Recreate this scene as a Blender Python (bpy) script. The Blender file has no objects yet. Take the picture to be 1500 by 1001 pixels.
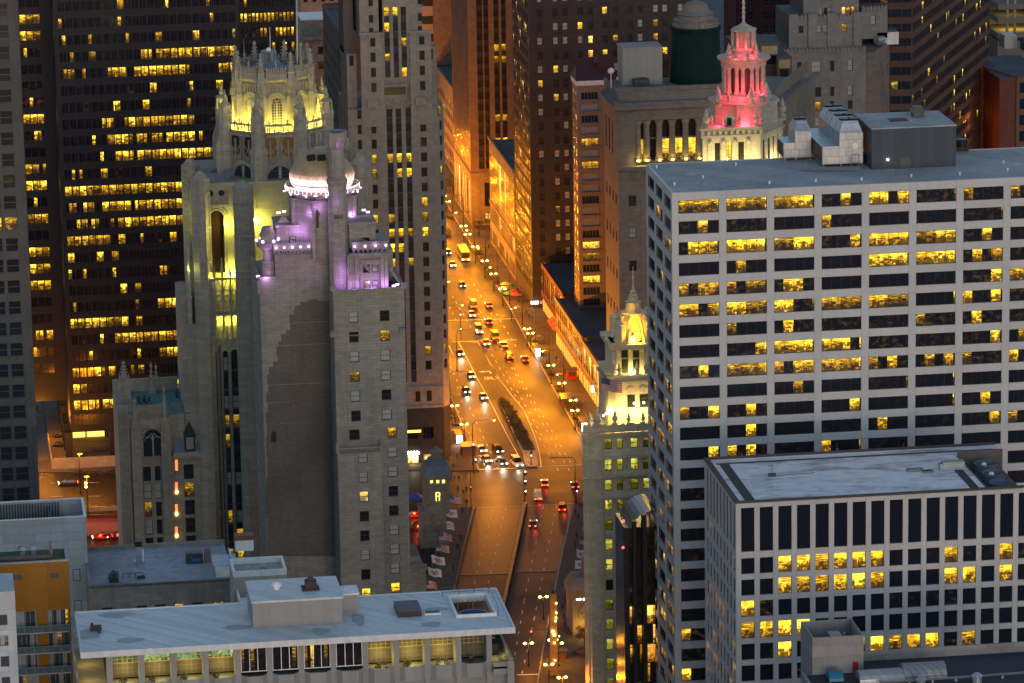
import bpy, math, random
from mathutils import Matrix, Vector
R = random.Random(7)
PI = math.pi
SC = bpy.context.scene
COL = SC.collection

# ---------------------------------------------------------------- camera
F, H, CX, CY, ROLL, YAW, PITCH = 6300.0, 290.0, 750.0, 500.5, 0.0165, math.atan(0.1385), math.atan(1545/6300)
CR, SR, CW, SW, CP, SP = math.cos(ROLL), math.sin(ROLL), math.cos(YAW), math.sin(YAW), math.cos(PITCH), math.sin(PITCH)
cd = bpy.data.cameras.new('camera')
cam = bpy.data.objects.new('camera', cd)
COL.objects.link(cam)
cam.location = (0, 0, H)
cam.rotation_euler = (Matrix.Rotation(-YAW, 3, 'Z') @ Matrix.Rotation(PI/2-PITCH, 3, 'X') @ Matrix.Rotation(-ROLL, 3, 'Z')).to_euler()
cd.sensor_width = 36.0
cd.lens = F/1500*36
cd.clip_start, cd.clip_end = 10, 12000
SC.camera = cam

# ---------------------------------------------------------------- dusk sky, low sun behind thin cloud, exposure
w = bpy.data.worlds.new('World'); SC.world = w; w.use_nodes = True
nt = w.node_tree
bg = nt.nodes['Background']
sky = nt.nodes.new('ShaderNodeTexSky'); sky.sky_type = 'NISHITA'; sky.sun_disc = False
sky.sun_elevation = math.radians(4.0); sky.sun_rotation = math.radians(176); sky.dust_density = 0.6; sky.ozone_density = 3.0; sky.air_density = 1.0
hs = nt.nodes.new('ShaderNodeHueSaturation'); hs.inputs['Saturation'].default_value = .68; nt.links.new(sky.outputs[0], hs.inputs['Color']); nt.links.new(hs.outputs[0], bg.inputs[0]); bg.inputs[1].default_value = 0.15
sl = bpy.data.lights.new('sun', 'SUN'); sl.energy = 0.06; sl.angle = math.radians(25); sl.color = (.95, .96, 1)
so = bpy.data.objects.new('sun', sl); COL.objects.link(so)
so.rotation_euler = (math.radians(86), 0, math.radians(4))
SC.view_settings.view_transform = 'Standard'; SC.view_settings.look = 'None'
SC.view_settings.exposure = 1.24; SC.view_settings.gamma = 1; SC.view_settings.use_curve_mapping = False
SC.render.engine = 'CYCLES'
SC.cycles.use_denoising = True
SC.cycles.max_bounces = 5; SC.cycles.diffuse_bounces = 3; SC.cycles.glossy_bounces = 3
SC.cycles.sample_clamp_indirect = 6; SC.cycles.sample_clamp_direct = 0
SC.cycles.caustics_reflective = False; SC.cycles.caustics_refractive = False

# ---------------------------------------------------------------- pixel <-> place
def ray(px, py):
    u, v = px-CX, py-CY
    a, b = u*CR - v*SR, u*SR + v*CR
    fh, up = F*CP - b*SP, -F*SP - b*CP            # towards the south, and up
    return Vector((a*CW + fh*SW, -a*SW + fh*CW, up))
def atZ(px, py, z=0.0):
    d = ray(px, py); t = (z-H)/d.z; return Vector((d.x*t, d.y*t, z))
def atY(px, py, Y):
    d = ray(px, py); t = Y/d.y; return Vector((d.x*t, Y, H+d.z*t))
def atX(px, py, X):
    d = ray(px, py); t = X/d.x; return Vector((X, d.y*t, H+d.z*t))
def atD(px, py, D):
    d = ray(px, py); t = D/(d.x*SW + d.y*CW); return Vector((d.x*t, d.y*t, H+d.z*t))

# ---------------------------------------------------------------- mesh builder
class MB:
    def __init__(s): s.v = []; s.f = []; s.m = []; s.uv = {}; s.wl = {}
    def quad(s, a, b, c, d, m=0, uv=None, wl=None):
        n = len(s.v); s.v += [tuple(a), tuple(b), tuple(c), tuple(d)]; s.f.append((n, n+1, n+2, n+3)); s.m.append(m)
        if uv: s.uv[len(s.f)-1] = uv
        if wl: s.wl[len(s.f)-1] = wl
    def face(s, pts, m=0):
        n = len(s.v); s.v += [tuple(p) for p in pts]; s.f.append(tuple(range(n, n+len(pts)))); s.m.append(m)
    def box(s, x0, x1, y0, y1, z0, z1, m=0, mt=None):
        n = len(s.v)
        s.v += [(x0,y0,z0),(x1,y0,z0),(x1,y1,z0),(x0,y1,z0),(x0,y0,z1),(x1,y0,z1),(x1,y1,z1),(x0,y1,z1)]
        for q in ((0,1,5,4),(1,2,6,5),(2,3,7,6),(3,0,4,7),(4,5,6,7),(3,2,1,0)): s.f.append(tuple(n+i for i in q)); s.m.append(m)
        if mt is not None: s.m[-2] = mt
        return s
    def prism(s, pts, z0, z1, m=0, mt=None, sc=1.0, cen=None):
        n = len(s.v); k = len(pts)
        if cen is None: cen = (sum(p[0] for p in pts)/k, sum(p[1] for p in pts)/k)
        s.v += [(p[0], p[1], z0) for p in pts] + [(cen[0]+(p[0]-cen[0])*sc, cen[1]+(p[1]-cen[1])*sc, z1) for p in pts]
        for i in range(k): s.f.append((n+i, n+(i+1)%k, n+k+(i+1)%k, n+k+i)); s.m.append(m)
        s.f.append(tuple(n+k+i for i in range(k))); s.m.append(m if mt is None else mt)
        s.f.append(tuple(n+i for i in range(k-1, -1, -1))); s.m.append(m)
        return s
    def lathe(s, cx, cy, prof, n=8, m=0, a0=0.0):
        b = len(s.v)
        for r, z in prof:
            for i in range(n):
                a = a0 + 2*PI*i/n; s.v.append((cx+r*math.cos(a), cy+r*math.sin(a), z))
        for j in range(len(prof)-1):
            for i in range(n):
                k = (i+1) % n
                s.f.append((b+j*n+i, b+j*n+k, b+(j+1)*n+k, b+(j+1)*n+i)); s.m.append(m)
        s.f.append(tuple(b+(len(prof)-1)*n+i for i in range(n))); s.m.append(m)
        s.f.append(tuple(b+i for i in range(n-1, -1, -1))); s.m.append(m)
        return s
    def tube(s, p, q, r, n=5, m=0, r2=None):
        p, q = Vector(p), Vector(q); d = (q-p).normalized(); r2 = r if r2 is None else r2
        u = d.orthogonal().normalized(); w_ = d.cross(u); b = len(s.v)
        for c, rr in ((p, r), (q, r2)):
            for i in range(n):
                a = 2*PI*i/n; s.v.append(tuple(c + u*(rr*math.cos(a)) + w_*(rr*math.sin(a))))
        for i in range(n):
            k = (i+1) % n; s.f.append((b+i, b+k, b+n+k, b+n+i)); s.m.append(m)
        s.f.append(tuple(b+n+i for i in range(n))); s.m.append(m)
        s.f.append(tuple(b+i for i in range(n-1, -1, -1))); s.m.append(m)
        return s
    def ball(s, c, r, m=0, n=8, k=5, sz=1.0):
        prof = [(max(.001, r*math.sin(PI*j/k)), c[2]-r*sz*math.cos(PI*j/k)) for j in range(k+1)]
        return s.lathe(c[0], c[1], prof, n, m)
    def arch(s, u0, u1, v0, v1, y, sill, m, gothic=False, n=8):
        """a flat arched panel facing -Y: rectangle v0..v1 with an arch on top rising (u1-u0)/2"""
        c, r = (u0+u1)/2, (u1-u0)/2
        pts = [(u0, y, v0), (u1, y, v0), (u1, y, v1)]
        for i in range(1, n):
            t = i/n
            if gothic:
                if t < .5: a = PI/3*(t*2); pts.append((u0+2*r*math.cos(a), y, v1+2*r*math.sin(a)*.9))
                else: a = PI/3*(2-t*2); pts.append((u1-2*r*math.cos(a), y, v1+2*r*math.sin(a)*.9))
            else:
                a = PI*t; pts.append((c+r*math.cos(a), y, v1+r*math.sin(a)))
        pts.append((u0, y, v1)); s.face(pts, m)
    def xform(s, M, i0=0):
        s.v = s.v[:i0] + [tuple(M @ Vector(p)) for p in s.v[i0:]]; return s
    def mesh(s, name, mats, smooth=False):
        me = bpy.data.meshes.new(name); me.from_pydata(s.v, [], s.f)
        for mm in (mats if isinstance(mats, (list, tuple)) else [mats]): me.materials.append(mm)
        me.polygons.foreach_set('material_index', s.m)
        if smooth: me.polygons.foreach_set('use_smooth', [True]*len(s.f))
        if s.uv:
            ul = me.uv_layers.new(name='UVMap')
            for fi, uv in s.uv.items():
                for li, t in zip(me.polygons[fi].loop_indices, uv): ul.data[li].uv = t
        if s.wl:
            at = me.color_attributes.new('wl', 'FLOAT_COLOR', 'CORNER')
            for fi, c in s.wl.items():
                for li in me.polygons[fi].loop_indices: at.data[li].color = (c[0], c[1], c[2] if len(c) > 2 else 0, 1)
        me.update(); return me
    def build(s, name, mats, parent=None, smooth=False, loc=None):
        if not s.v: return None
        me = s.mesh(name, mats, smooth); o = bpy.data.objects.new(name, me); COL.objects.link(o)
        if parent is not None:
            o.parent = parent
            if loc is None: o.location = -parent.location if parent.parent is None else (0, 0, 0)
        if loc is not None: o.location = loc
        return o

def thing(name, label, cat, loc=(0,0,0), group=None, rz=0.0):
    o = bpy.data.objects.new(name, None); COL.objects.link(o); o.location = loc; o.rotation_euler = (0,0,rz); o.empty_display_size = .5
    o['label'] = label; o['category'] = cat
    if group: o['group'] = group
    return o
def tag(o, label, cat, group=None):
    o['label'] = label; o['category'] = cat
    if group: o['group'] = group
    return o
def kind(o, k, label=None):
    o['kind'] = k
    if label: o['label'] = label
    return o
def inst(name, me, parent, loc, rz=0.0, **props):
    o = bpy.data.objects.new(name, me); COL.objects.link(o); o.parent = parent
    o.location = Vector(loc) - (parent.location if parent is not None and parent.parent is None else Vector((0,0,0))); o.rotation_euler = (0, 0, rz)
    for k, v in props.items(): o[k] = v
    return o
def dup(root, loc, rz=0.0, label=None, group=None):
    r = root.copy(); COL.objects.link(r); r.location = loc; r.rotation_euler = (0, 0, rz)
    if label: r['label'] = label
    if group: r['group'] = group
    for ch in list(root.children):
        c = ch.copy(); COL.objects.link(c); c.parent = r
        for g in ch.children:
            e = g.copy(); COL.objects.link(e); e.parent = c
    return r

# ---------------------------------------------------------------- materials
def newmat(name):
    m = bpy.data.materials.new(name); m.use_nodes = True
    return m, m.node_tree, m.node_tree.nodes['Principled BSDF']
def N(nt, typ, **kw):
    n = nt.nodes.new(typ)
    for k, v in kw.items():
        if k in ('operation', 'data_type', 'blend_type', 'noise_dimensions', 'feature', 'attribute_type', 'attribute_name', 'use_clamp'): setattr(n, k, v)
    return n
def math_n(nt, op, a, b=None, clamp=False):
    n = nt.nodes.new('ShaderNodeMath'); n.operation = op; n.use_clamp = clamp
    for i, x in enumerate((a, b)):
        if x is None: continue
        if isinstance(x, (int, float)): n.inputs[i].default_value = x
        else: nt.links.new(x, n.inputs[i])
    return n.outputs[0]
def mixc(nt, fac, a, b, blend='MIX'):
    n = nt.nodes.new('ShaderNodeMix'); n.data_type = 'RGBA'; n.blend_type = blend; n.clamp_factor = True
    for k, x in ((0, fac), (6, a), (7, b)):
        if isinstance(x, (int, float)): n.inputs[k].default_value = x
        elif isinstance(x, tuple): n.inputs[k].default_value = (*x[:3], 1)
        else: nt.links.new(x, n.inputs[k])
    return n.outputs[2]
def ramp(nt, x, lo, hi):
    n = nt.nodes.new('ShaderNodeMapRange'); n.clamp = True
    n.inputs[1].default_value = lo; n.inputs[2].default_value = hi
    nt.links.new(x, n.inputs[0]); return n.outputs[0]
def noise(nt, vec, scale, detail=3, rough=.55):
    n = nt.nodes.new('ShaderNodeTexNoise'); n.inputs['Scale'].default_value = scale; n.inputs['Detail'].default_value = detail; n.inputs['Roughness'].default_value = rough
    if vec is not None: nt.links.new(vec, n.inputs['Vector'])
    return n.outputs[0]
def wallvec(nt, sx=1, sy=1, sz=1, flat=False):
    g = nt.nodes.new('ShaderNodeNewGeometry')
    s = nt.nodes.new('ShaderNodeSeparateXYZ'); nt.links.new(g.outputs['Position'], s.inputs[0])
    c = nt.nodes.new('ShaderNodeCombineXYZ')
    if flat:
        nt.links.new(math_n(nt, 'ADD', s.outputs[0], s.outputs[1]), c.inputs[0]); nt.links.new(s.outputs[2], c.inputs[1])
    else:
        for i, k in enumerate((sx, sy, sz)): nt.links.new(math_n(nt, 'MULTIPLY', s.outputs[i], k), c.inputs[i])
    return c.outputs[0]
def stone(name, col, amt=.25, block=None, joint=.6, rough=.85, streak=.25, rnd=.06, metal=0.0, spec=.3, fine=True):
    m, nt, b = newmat(name)
    n1 = ramp(nt, noise(nt, wallvec(nt), .09, 5), .3, .7)
    c = mixc(nt, n1, tuple(x*(1-amt) for x in col), tuple(min(1, x*(1+amt*.7)) for x in col))
    st = ramp(nt, noise(nt, wallvec(nt, 1.1, 1.1, .06), .8, 4), .45, .75)
    c = mixc(nt, math_n(nt, 'MULTIPLY', st, streak), c, tuple(x*.45 for x in col))
    if fine:
        n2 = ramp(nt, noise(nt, wallvec(nt), 1.3, 4), .3, .7)
        c = mixc(nt, math_n(nt, 'MULTIPLY', n2, .18), c, tuple(x*.5 for x in col))
    if block:
        br = nt.nodes.new('ShaderNodeTexBrick'); nt.links.new(wallvec(nt, flat=True), br.inputs['Vector'])
        br.inputs['Scale'].default_value = 1; br.inputs['Brick Width'].default_value = block[0]; br.inputs['Row Height'].default_value = block[1]
        br.inputs['Mortar Size'].default_value = block[2] if len(block) > 2 else .03
        br.inputs['Color1'].default_value = (.86, .86, .86, 1); br.inputs['Color2'].default_value = (1.1, 1.1, 1.1, 1); br.inputs['Mortar'].default_value = (joint, joint, joint, 1)
        c = mixc(nt, 1.0, c, br.outputs[0], 'MULTIPLY')
        bp = nt.nodes.new('ShaderNodeBump'); bp.inputs['Strength'].default_value = .4; bp.inputs['Distance'].default_value = .05
        nt.links.new(math_n(nt, 'SUBTRACT', 1.0, br.outputs[1]), bp.inputs['Height']); nt.links.new(bp.outputs[0], b.inputs['Normal'])
    if rnd:
        oi = nt.nodes.new('ShaderNodeObjectInfo')
        v = math_n(nt, 'ADD', math_n(nt, 'MULTIPLY', oi.outputs['Random'], 2*rnd), 1-rnd)
        h = nt.nodes.new('ShaderNodeHueSaturation'); nt.links.new(v, h.inputs['Value']); nt.links.new(c, h.inputs['Color']); c = h.outputs[0]
    nt.links.new(c, b.inputs['Base Color'])
    b.inputs['Roughness'].default_value = rough; b.inputs['Metallic'].default_value = metal; b.inputs['Specular IOR Level'].default_value = spec
    return m
def plain(name, col, rough=.6, metal=0.0, emit=None, strength=1.0, spec=.4):
    m, nt, b = newmat(name)
    n1 = ramp(nt, noise(nt, wallvec(nt), .9, 4), .3, .7)
    nt.links.new(mixc(nt, n1, tuple(x*.85 for x in col), tuple(min(1, x*1.1) for x in col)), b.inputs['Base Color'])
    b.inputs['Roughness'].default_value = rough; b.inputs['Metallic'].default_value = metal; b.inputs['Specular IOR Level'].default_value = spec
    if emit: b.inputs['Emission Color'].default_value = (*emit, 1); b.inputs['Emission Strength'].default_value = strength
    return m
def window_mat(name, warm=(1.0, .48, .008), hot=(1.0, .70, .045), dark=(.010, .013, .024), gain=1.0, cell=1.5, furn=1.0, rough=.12, dim=(1.0, .48, .03), blue=0.0):
    """a glazed office window: what burns behind it (lit: how much of the room is on), desks and people as dark shapes, ceiling lamps"""
    m, nt, b = newmat(name); L = nt.links.new
    ga = N(nt, 'ShaderNodeAttribute', attribute_type='GEOMETRY', attribute_name='wl')
    oa = N(nt, 'ShaderNodeAttribute', attribute_type='OBJECT', attribute_name='lit')
    oi = nt.nodes.new('ShaderNodeObjectInfo')
    sg = nt.nodes.new('ShaderNodeSeparateColor'); L(ga.outputs['Color'], sg.inputs[0])
    lit = math_n(nt, 'ADD', sg.outputs[0], oa.outputs['Fac'])
    seed = math_n(nt, 'ADD', math_n(nt, 'MULTIPLY', sg.outputs[1], 91.7), math_n(nt, 'MULTIPLY', oi.outputs['Random'], 517.3))
    uv = nt.nodes.new('ShaderNodeUVMap'); uv.uv_map = 'UVMap'
    su = nt.nodes.new('ShaderNodeSeparateXYZ'); L(uv.outputs[0], su.inputs[0]); u, v = su.outputs[0], su.outputs[1]
    def cvec(x, y, z=None):
        c = nt.nodes.new('ShaderNodeCombineXYZ')
        for i, q in enumerate((x, y, z)):
            if q is None: continue
            if isinstance(q, (int, float)): c.inputs[i].default_value = q
            else: L(q, c.inputs[i])
        return c.outputs[0]
    # bays of the room: on, half on, off
    wn = N(nt, 'ShaderNodeTexWhiteNoise', noise_dimensions='2D')
    L(cvec(math_n(nt, 'FLOOR', math_n(nt, 'DIVIDE', u, cell)), math_n(nt, 'FLOOR', seed)), wn.inputs['Vector'])
    on = math_n(nt, 'LESS_THAN', wn.outputs['Value'], math_n(nt, 'MULTIPLY', lit, 1.02))
    def wn2_(cv):
        w3 = N(nt, 'ShaderNodeTexWhiteNoise', noise_dimensions='2D'); L(cv(math_n(nt, 'FLOOR', math_n(nt, 'DIVIDE', u, cell*2)), math_n(nt, 'ADD', math_n(nt, 'FLOOR', seed), 7.0)), w3.inputs['Vector']); return w3.outputs['Value']
    lev = math_n(nt, 'ADD', math_n(nt, 'MULTIPLY', math_n(nt, 'POWER', wn2_(cvec), 1.4), 1.25), .16)
    def wn2(x, y, k):
        w2 = N(nt, 'ShaderNodeTexWhiteNoise', noise_dimensions='3D')
        L(cvec(math_n(nt, 'FLOOR', x), math_n(nt, 'FLOOR', y), math_n(nt, 'ADD', math_n(nt, 'FLOOR', seed), k)), w2.inputs['Vector']); return w2.outputs['Value']
    su_ = math_n(nt, 'ADD', u, math_n(nt, 'MULTIPLY', seed, 3.1))
    # wall panels, doors and partitions at the back of the room
    wallv = wn2(math_n(nt, 'DIVIDE', su_, .85), math_n(nt, 'DIVIDE', v, 1.9), .3)
    fal = math_n(nt, 'ADD', math_n(nt, 'MULTIPLY', v, .16), .62)                   # rooms are brighter towards the ceiling lamps
    e = math_n(nt, 'MULTIPLY', math_n(nt, 'MULTIPLY', math_n(nt, 'ADD', math_n(nt, 'MULTIPLY', wallv, .75), .45), fal), lev)
    # desks, screens, shelves and people in front: dark blocks, denser near the floor
    dens = math_n(nt, 'SUBTRACT', .82*furn, math_n(nt, 'MULTIPLY', v, .36))
    f1 = math_n(nt, 'LESS_THAN', wn2(math_n(nt, 'DIVIDE', su_, .74), math_n(nt, 'DIVIDE', v, .52), 11.0), dens)
    f2 = math_n(nt, 'LESS_THAN', wn2(math_n(nt, 'DIVIDE', su_, .31), math_n(nt, 'DIVIDE', v, .27), 23.0), math_n(nt, 'MULTIPLY', dens, .55))
    nf = math_n(nt, 'GREATER_THAN', noise(nt, cvec(su_, v, seed), 2.6, 3), .56)
    fur = math_n(nt, 'MAXIMUM', f1, math_n(nt, 'MAXIMUM', f2, math_n(nt, 'MULTIPLY', nf, math_n(nt, 'LESS_THAN', v, 1.5))))
    e = math_n(nt, 'MULTIPLY', e, math_n(nt, 'SUBTRACT', 1.0, math_n(nt, 'MULTIPLY', fur, .84)))
    # ceiling lamps
    la = math_n(nt, 'GREATER_THAN', noise(nt, cvec(math_n(nt, 'MULTIPLY', su_, .8), math_n(nt, 'MULTIPLY', v, 9), seed), 1.0, 0), .62)
    la = math_n(nt, 'MULTIPLY', la, ramp(nt, v, 1.3, 1.8))
    e = math_n(nt, 'ADD', e, math_n(nt, 'MULTIPLY', la, .7))
    e = math_n(nt, 'MULTIPLY', e, on)
    # rooms that are off still get a little from the corridor
    weak = math_n(nt, 'MULTIPLY', math_n(nt, 'MULTIPLY', ramp(nt, noise(nt, cvec(su_, math_n(nt, 'MULTIPLY', v, 1.3), seed), .9, 4), .52, .8), ramp(nt, lit, .02, .35)), .22)
    col = mixc(nt, ramp(nt, e, .35, 1.15), warm, hot)
    emc = nt.nodes.new('ShaderNodeVectorMath'); emc.operation = 'SCALE'; L(col, emc.inputs[0]); L(math_n(nt, 'MULTIPLY', e, .68*gain), emc.inputs['Scale'])
    dmc = nt.nodes.new('ShaderNodeVectorMath'); dmc.operation = 'SCALE'; dmc.inputs[0].default_value = dim; L(math_n(nt, 'MULTIPLY', weak, .22*gain), dmc.inputs['Scale'])
    ad = nt.nodes.new('ShaderNodeVectorMath'); ad.operation = 'ADD'; L(emc.outputs[0], ad.inputs[0]); L(dmc.outputs[0], ad.inputs[1])
    L(ad.outputs[0], b.inputs['Emission Color']); b.inputs['Emission Strength'].default_value = 1.0
    # blinds drawn on some of the unlit ones
    bl = math_n(nt, 'MULTIPLY', math_n(nt, 'GREATER_THAN', wn.outputs['Value'], 1-blue), 1.0)
    L(mixc(nt, bl, dark, (.36, .38, .38)), b.inputs['Base Color'])
    b.inputs['Roughness'].default_value = rough; b.inputs['Specular IOR Level'].default_value = .5
    m.cycles.emission_sampling = 'NONE'
    return m
def lampmat(name, col, s):
    m, nt, b = newmat(name); b.inputs['Base Color'].default_value = (.5, .5, .5, 1)
    b.inputs['Emission Color'].default_value = (*col, 1); b.inputs['Emission Strength'].default_value = s*.48
    m.cycles.emission_sampling = 'NONE'; return m
def light(name, loc, energy, col, parent=None, typ='POINT', r=.3, target=None, spot=1.2, blend=.6):
    l = bpy.data.lights.new(name, typ); l.energy = energy; l.color = col; l.shadow_soft_size = r
    if typ == 'SPOT': l.spot_size = spot; l.spot_blend = blend
    o = bpy.data.objects.new(name, l); COL.objects.link(o); o.location = loc
    if target is not None: o.rotation_euler = (Vector(target)-Vector(loc)).to_track_quat('-Z', 'Y').to_euler()
    if parent is not None:
        o.parent = parent; o.location = Vector(loc) - parent.location
    return o

# ---------------------------------------------------------------- facades
_wm = {}
def window_mesh(w, h, rec, nv, nh, fr, mats, glassless=False):
    """one window unit facing -Y, origin at its lower left corner on the wall plane: frame, mullions and panes set back by rec"""
    k = (round(w, 3), round(h, 3), rec, nv, nh, fr, mats[0].name, mats[1].name)
    if k in _wm: return _wm[k]
    m = MB(); y = rec; d = .10
    m.box(0, w, y, y+d, 0, fr, 0); m.box(0, w, y, y+d, h-fr, h, 0); m.box(0, fr, y, y+d, fr, h-fr, 0); m.box(w-fr, w, y, y+d, fr, h-fr, 0)
    us = [fr+(w-2*fr)*i/(nv+1) for i in range(nv+2)]; vs = [fr+(h-2*fr)*i/(nh+1) for i in range(nh+2)]
    for i in range(1, nv+1): m.box(us[i]-fr*.45, us[i]+fr*.45, y+.01, y+d-.01, fr, h-fr, 0)
    for j in range(1, nh+1): m.box(fr, w-fr, y+.02, y+d-.02, vs[j]-fr*.4, vs[j]+fr*.4, 0)
    for i in range(nv+1):
        for j in range(nh+1):
            t = ((i*7+j*3) % 5 - 2)*.002
            a, b_, c, e = us[i], us[i+1], vs[j], vs[j+1]
            m.quad((a, y+.06+t, c), (b_, y+.06, c), (b_, y+.06-t, e), (a, y+.06, e), 1, [(a, c), (b_, c), (b_, e), (a, e)])
    me = m.mesh('window', mats); _wm[k] = me; return me

def facade(bld, org, rz, cols, rows, W, Z, wall, wmats, lit=lambda c, r: 0.0, rec=.25, dep=.5, nv=0, nh=0, fr=.09, part=True, wname='window', panels=False, z0=0.0, hide=None, wall_name='wall', maxp=300):
    """a wall of thickness dep with real openings; org = lower left corner on the wall plane, rz = 0 faces -Y, -90 deg faces -X"""
    org = Vector(org)
    if abs(rz+PI/2) < 1e-6: org.x -= .01; W -= .01            # flank walls stand a hair proud, so no faces coincide at the corner
    M = Matrix.Translation(org) @ Matrix.Rotation(rz, 4, 'Z')
    cols = sorted(cols); rows = sorted(rows)
    m = MB(); pm = {}; npan = [0]
    def put(u0, u1, v0, v1, y0=0.0, nm='cladding_panel'):
        if u1-u0 < .02 or v1-v0 < .02: return
        if panels and npan[0] < 580:
            k = (round(u1-u0, 2), round(v1-v0, 2), y0)
            if k not in pm:
                q = MB(); q.box(.012, u1-u0-.012, y0, dep, .012, v1-v0-.012); pm[k] = q.mesh(nm, wall)
            p = M @ Vector((u0, 0, v0)); inst(nm, pm[k], bld, p, rz); npan[0] += 1
        else: m.box(u0, u1, y0, dep, v0, v1)
    edges = [0.0] + [x for c in cols for x in c] + [W]
    vb = [z0] + [x for r in rows for x in r] + [Z]
    for i in range(0, len(edges), 2):                       # piers
        if panels:
            for j in range(0, len(vb)-1, 2):
                put(edges[i], edges[i+1], vb[j], vb[j+2] if j+2 < len(vb) else vb[j+1])
        else: put(edges[i], edges[i+1], z0, Z)
    for c in cols:                                          # spandrels
        for j in range(0, len(vb), 2): put(c[0], c[1], vb[j], vb[j+1], .012 if not panels else 0.0)
    if m.v: m.xform(M); m.build(wall_name, wall, bld)
    cnt = 0; j_ = MB()
    for ci, c in enumerate(cols):
        for ri, r in enumerate(rows[::-1]):
            if hide and hide(ci, ri): continue
            l = lit(ci, ri)
            if part and cnt < maxp:
                me = window_mesh(c[1]-c[0], r[1]-r[0], rec, nv, nh, fr, wmats)
                inst(wname, me, bld, M @ Vector((c[0], 0, r[0])), rz, lit=float(l)); cnt += 1
            else:
                n0 = len(j_.v); a, b_ = c; e, g = r; s = R.random()
                j_.box(a, b_, rec, rec+.05, e, e+fr, 0); j_.box(a, b_, rec, rec+.05, g-fr, g, 0)
                for i in range(nv+2):
                    x = a+(b_-a-fr)*i/(nv+1); j_.box(x, x+fr, rec+.003, rec+.053, e+fr, g-fr, 0)
                j_.quad((a, rec+.06, e), (b_, rec+.06, e), (b_, rec+.06, g), (a, rec+.06, g), 1, [(0, 0), (b_-a, 0), (b_-a, g-e), (0, g-e)], (l, s))
                j_.xform(M, n0)
    if j_.v: kind(j_.build(wname+'_row', list(wmats), bld), 'stuff')
def parts(name, boxes, mat, parent):
    """alike box pieces, one object each, sharing mesh data where their sizes agree"""
    pm = {}
    for x0, x1, y0, y1, z0, z1 in boxes:
        k = (round(x1-x0, 2), round(y1-y0, 3), round(z1-z0, 2))
        if k not in pm: pm[k] = MB().box(0, x1-x0, 0, y1-y0, 0, z1-z0).mesh(name, mat)
        inst(name, pm[k], parent, (x0, y0, z0))
def even(n, u0, pitch, w): return [(u0+i*pitch, u0+i*pitch+w) for i in range(n)]
# ================================================================ materials used all over
M_ASPH, nt_, b_ = newmat('asphalt')
_n = ramp(nt_, noise(nt_, wallvec(nt_), .05, 5), .3, .7)
_c = mixc(nt_, _n, (.021, .0205, .020), (.040, .0385, .036))
_t = ramp(nt_, noise(nt_, wallvec(nt_, 1.0, .03, 1), .55, 3), .42, .7)
_c = mixc(nt_, math_n(nt_, 'MULTIPLY', _t, .5), _c, (.014, .0135, .013))
_d = ramp(nt_, noise(nt_, wallvec(nt_), 2.5, 5), .35, .7)
_c = mixc(nt_, math_n(nt_, 'MULTIPLY', _d, .25), _c, (.015, .015, .015))
_v = nt_.nodes.new('ShaderNodeTexVoronoi'); _v.inputs['Scale'].default_value = 1; nt_.links.new(wallvec(nt_, .16, .07, 1), _v.inputs['Vector']); _s = nt_.nodes.new('ShaderNodeSeparateColor'); nt_.links.new(_v.outputs['Color'], _s.inputs[0])
_c = mixc(nt_, math_n(nt_, 'MULTIPLY', _s.outputs[0], .34), _c, (.012, .0115, .011))      # resurfaced patches
nt_.links.new(_c, b_.inputs['Base Color'])
nt_.links.new(math_n(nt_, 'ADD', math_n(nt_, 'MULTIPLY', _n, .2), .44), b_.inputs['Roughness']); b_.inputs['Specular IOR Level'].default_value = .16
M_PAVE = stone('sidewalk concrete', (.085, .076, .066), .2, (1.5, 1.5, .04), .6)
M_GROUND = stone('ground paving', (.10, .10, .10), .3)
M_DECK = stone('bridge deck grating', (.042, .037, .032), .25, (.9, .25, .05), .7, rough=.5, metal=.1, spec=.2)
M_KERB = stone('granite kerb', (.34, .32, .29), .2, (2, 5, .03))
M_PAINT = plain('road paint', (.72, .70, .64), .6)
M_YPAINT = plain('yellow road paint', (.62, .40, .06), .6)
M_BLACK = plain('black steel', (.02, .02, .022), .45, .3)
M_DGREY = plain('dark grey metal', (.07, .075, .08), .5, .4)
M_GREY = plain('grey metal', (.25, .27, .29), .45, .6)
M_WHITE = plain('white painted metal', (.78, .78, .76), .5)
M_SOIL = plain('planter soil', (.03, .022, .016), .95)
M_LEAF, nt_, b_ = newmat('foliage')
_oi = nt_.nodes.new('ShaderNodeObjectInfo')
_c = mixc(nt_, ramp(nt_, noise(nt_, wallvec(nt_), 1.4, 3), .35, .65), (.025, .042, .016), (.085, .115, .035))
nt_.links.new(mixc(nt_, _oi.outputs['Random'], _c, (.10, .06, .05)), b_.inputs['Base Color']); b_.inputs['Roughness'].default_value = .8
_mx = nt_.nodes['Principled BSDF']
M_BARK = plain('bark', (.05, .035, .025), .9)
SOD = (1.0, .30, .007)
M_LAMP = lampmat('sodium lamp glass', (1.0, .56, .10), 14)
M_LAMPW = lampmat('white lamp glass', (1.0, .93, .80), 9)
M_PANEL = lampmat('backlit advertisement panel', (1.0, .97, .88), 4.5)
M_REDL = lampmat('red lens', (1.0, .04, .02), 5)
M_GREENL = lampmat('green lens', (.35, 1.0, .65), 6)
M_HEAD = lampmat('headlamp glass', (1.0, .93, .70), 12)
M_TAIL = lampmat('tail lamp lens', (1.0, .05, .02), 8)

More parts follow.
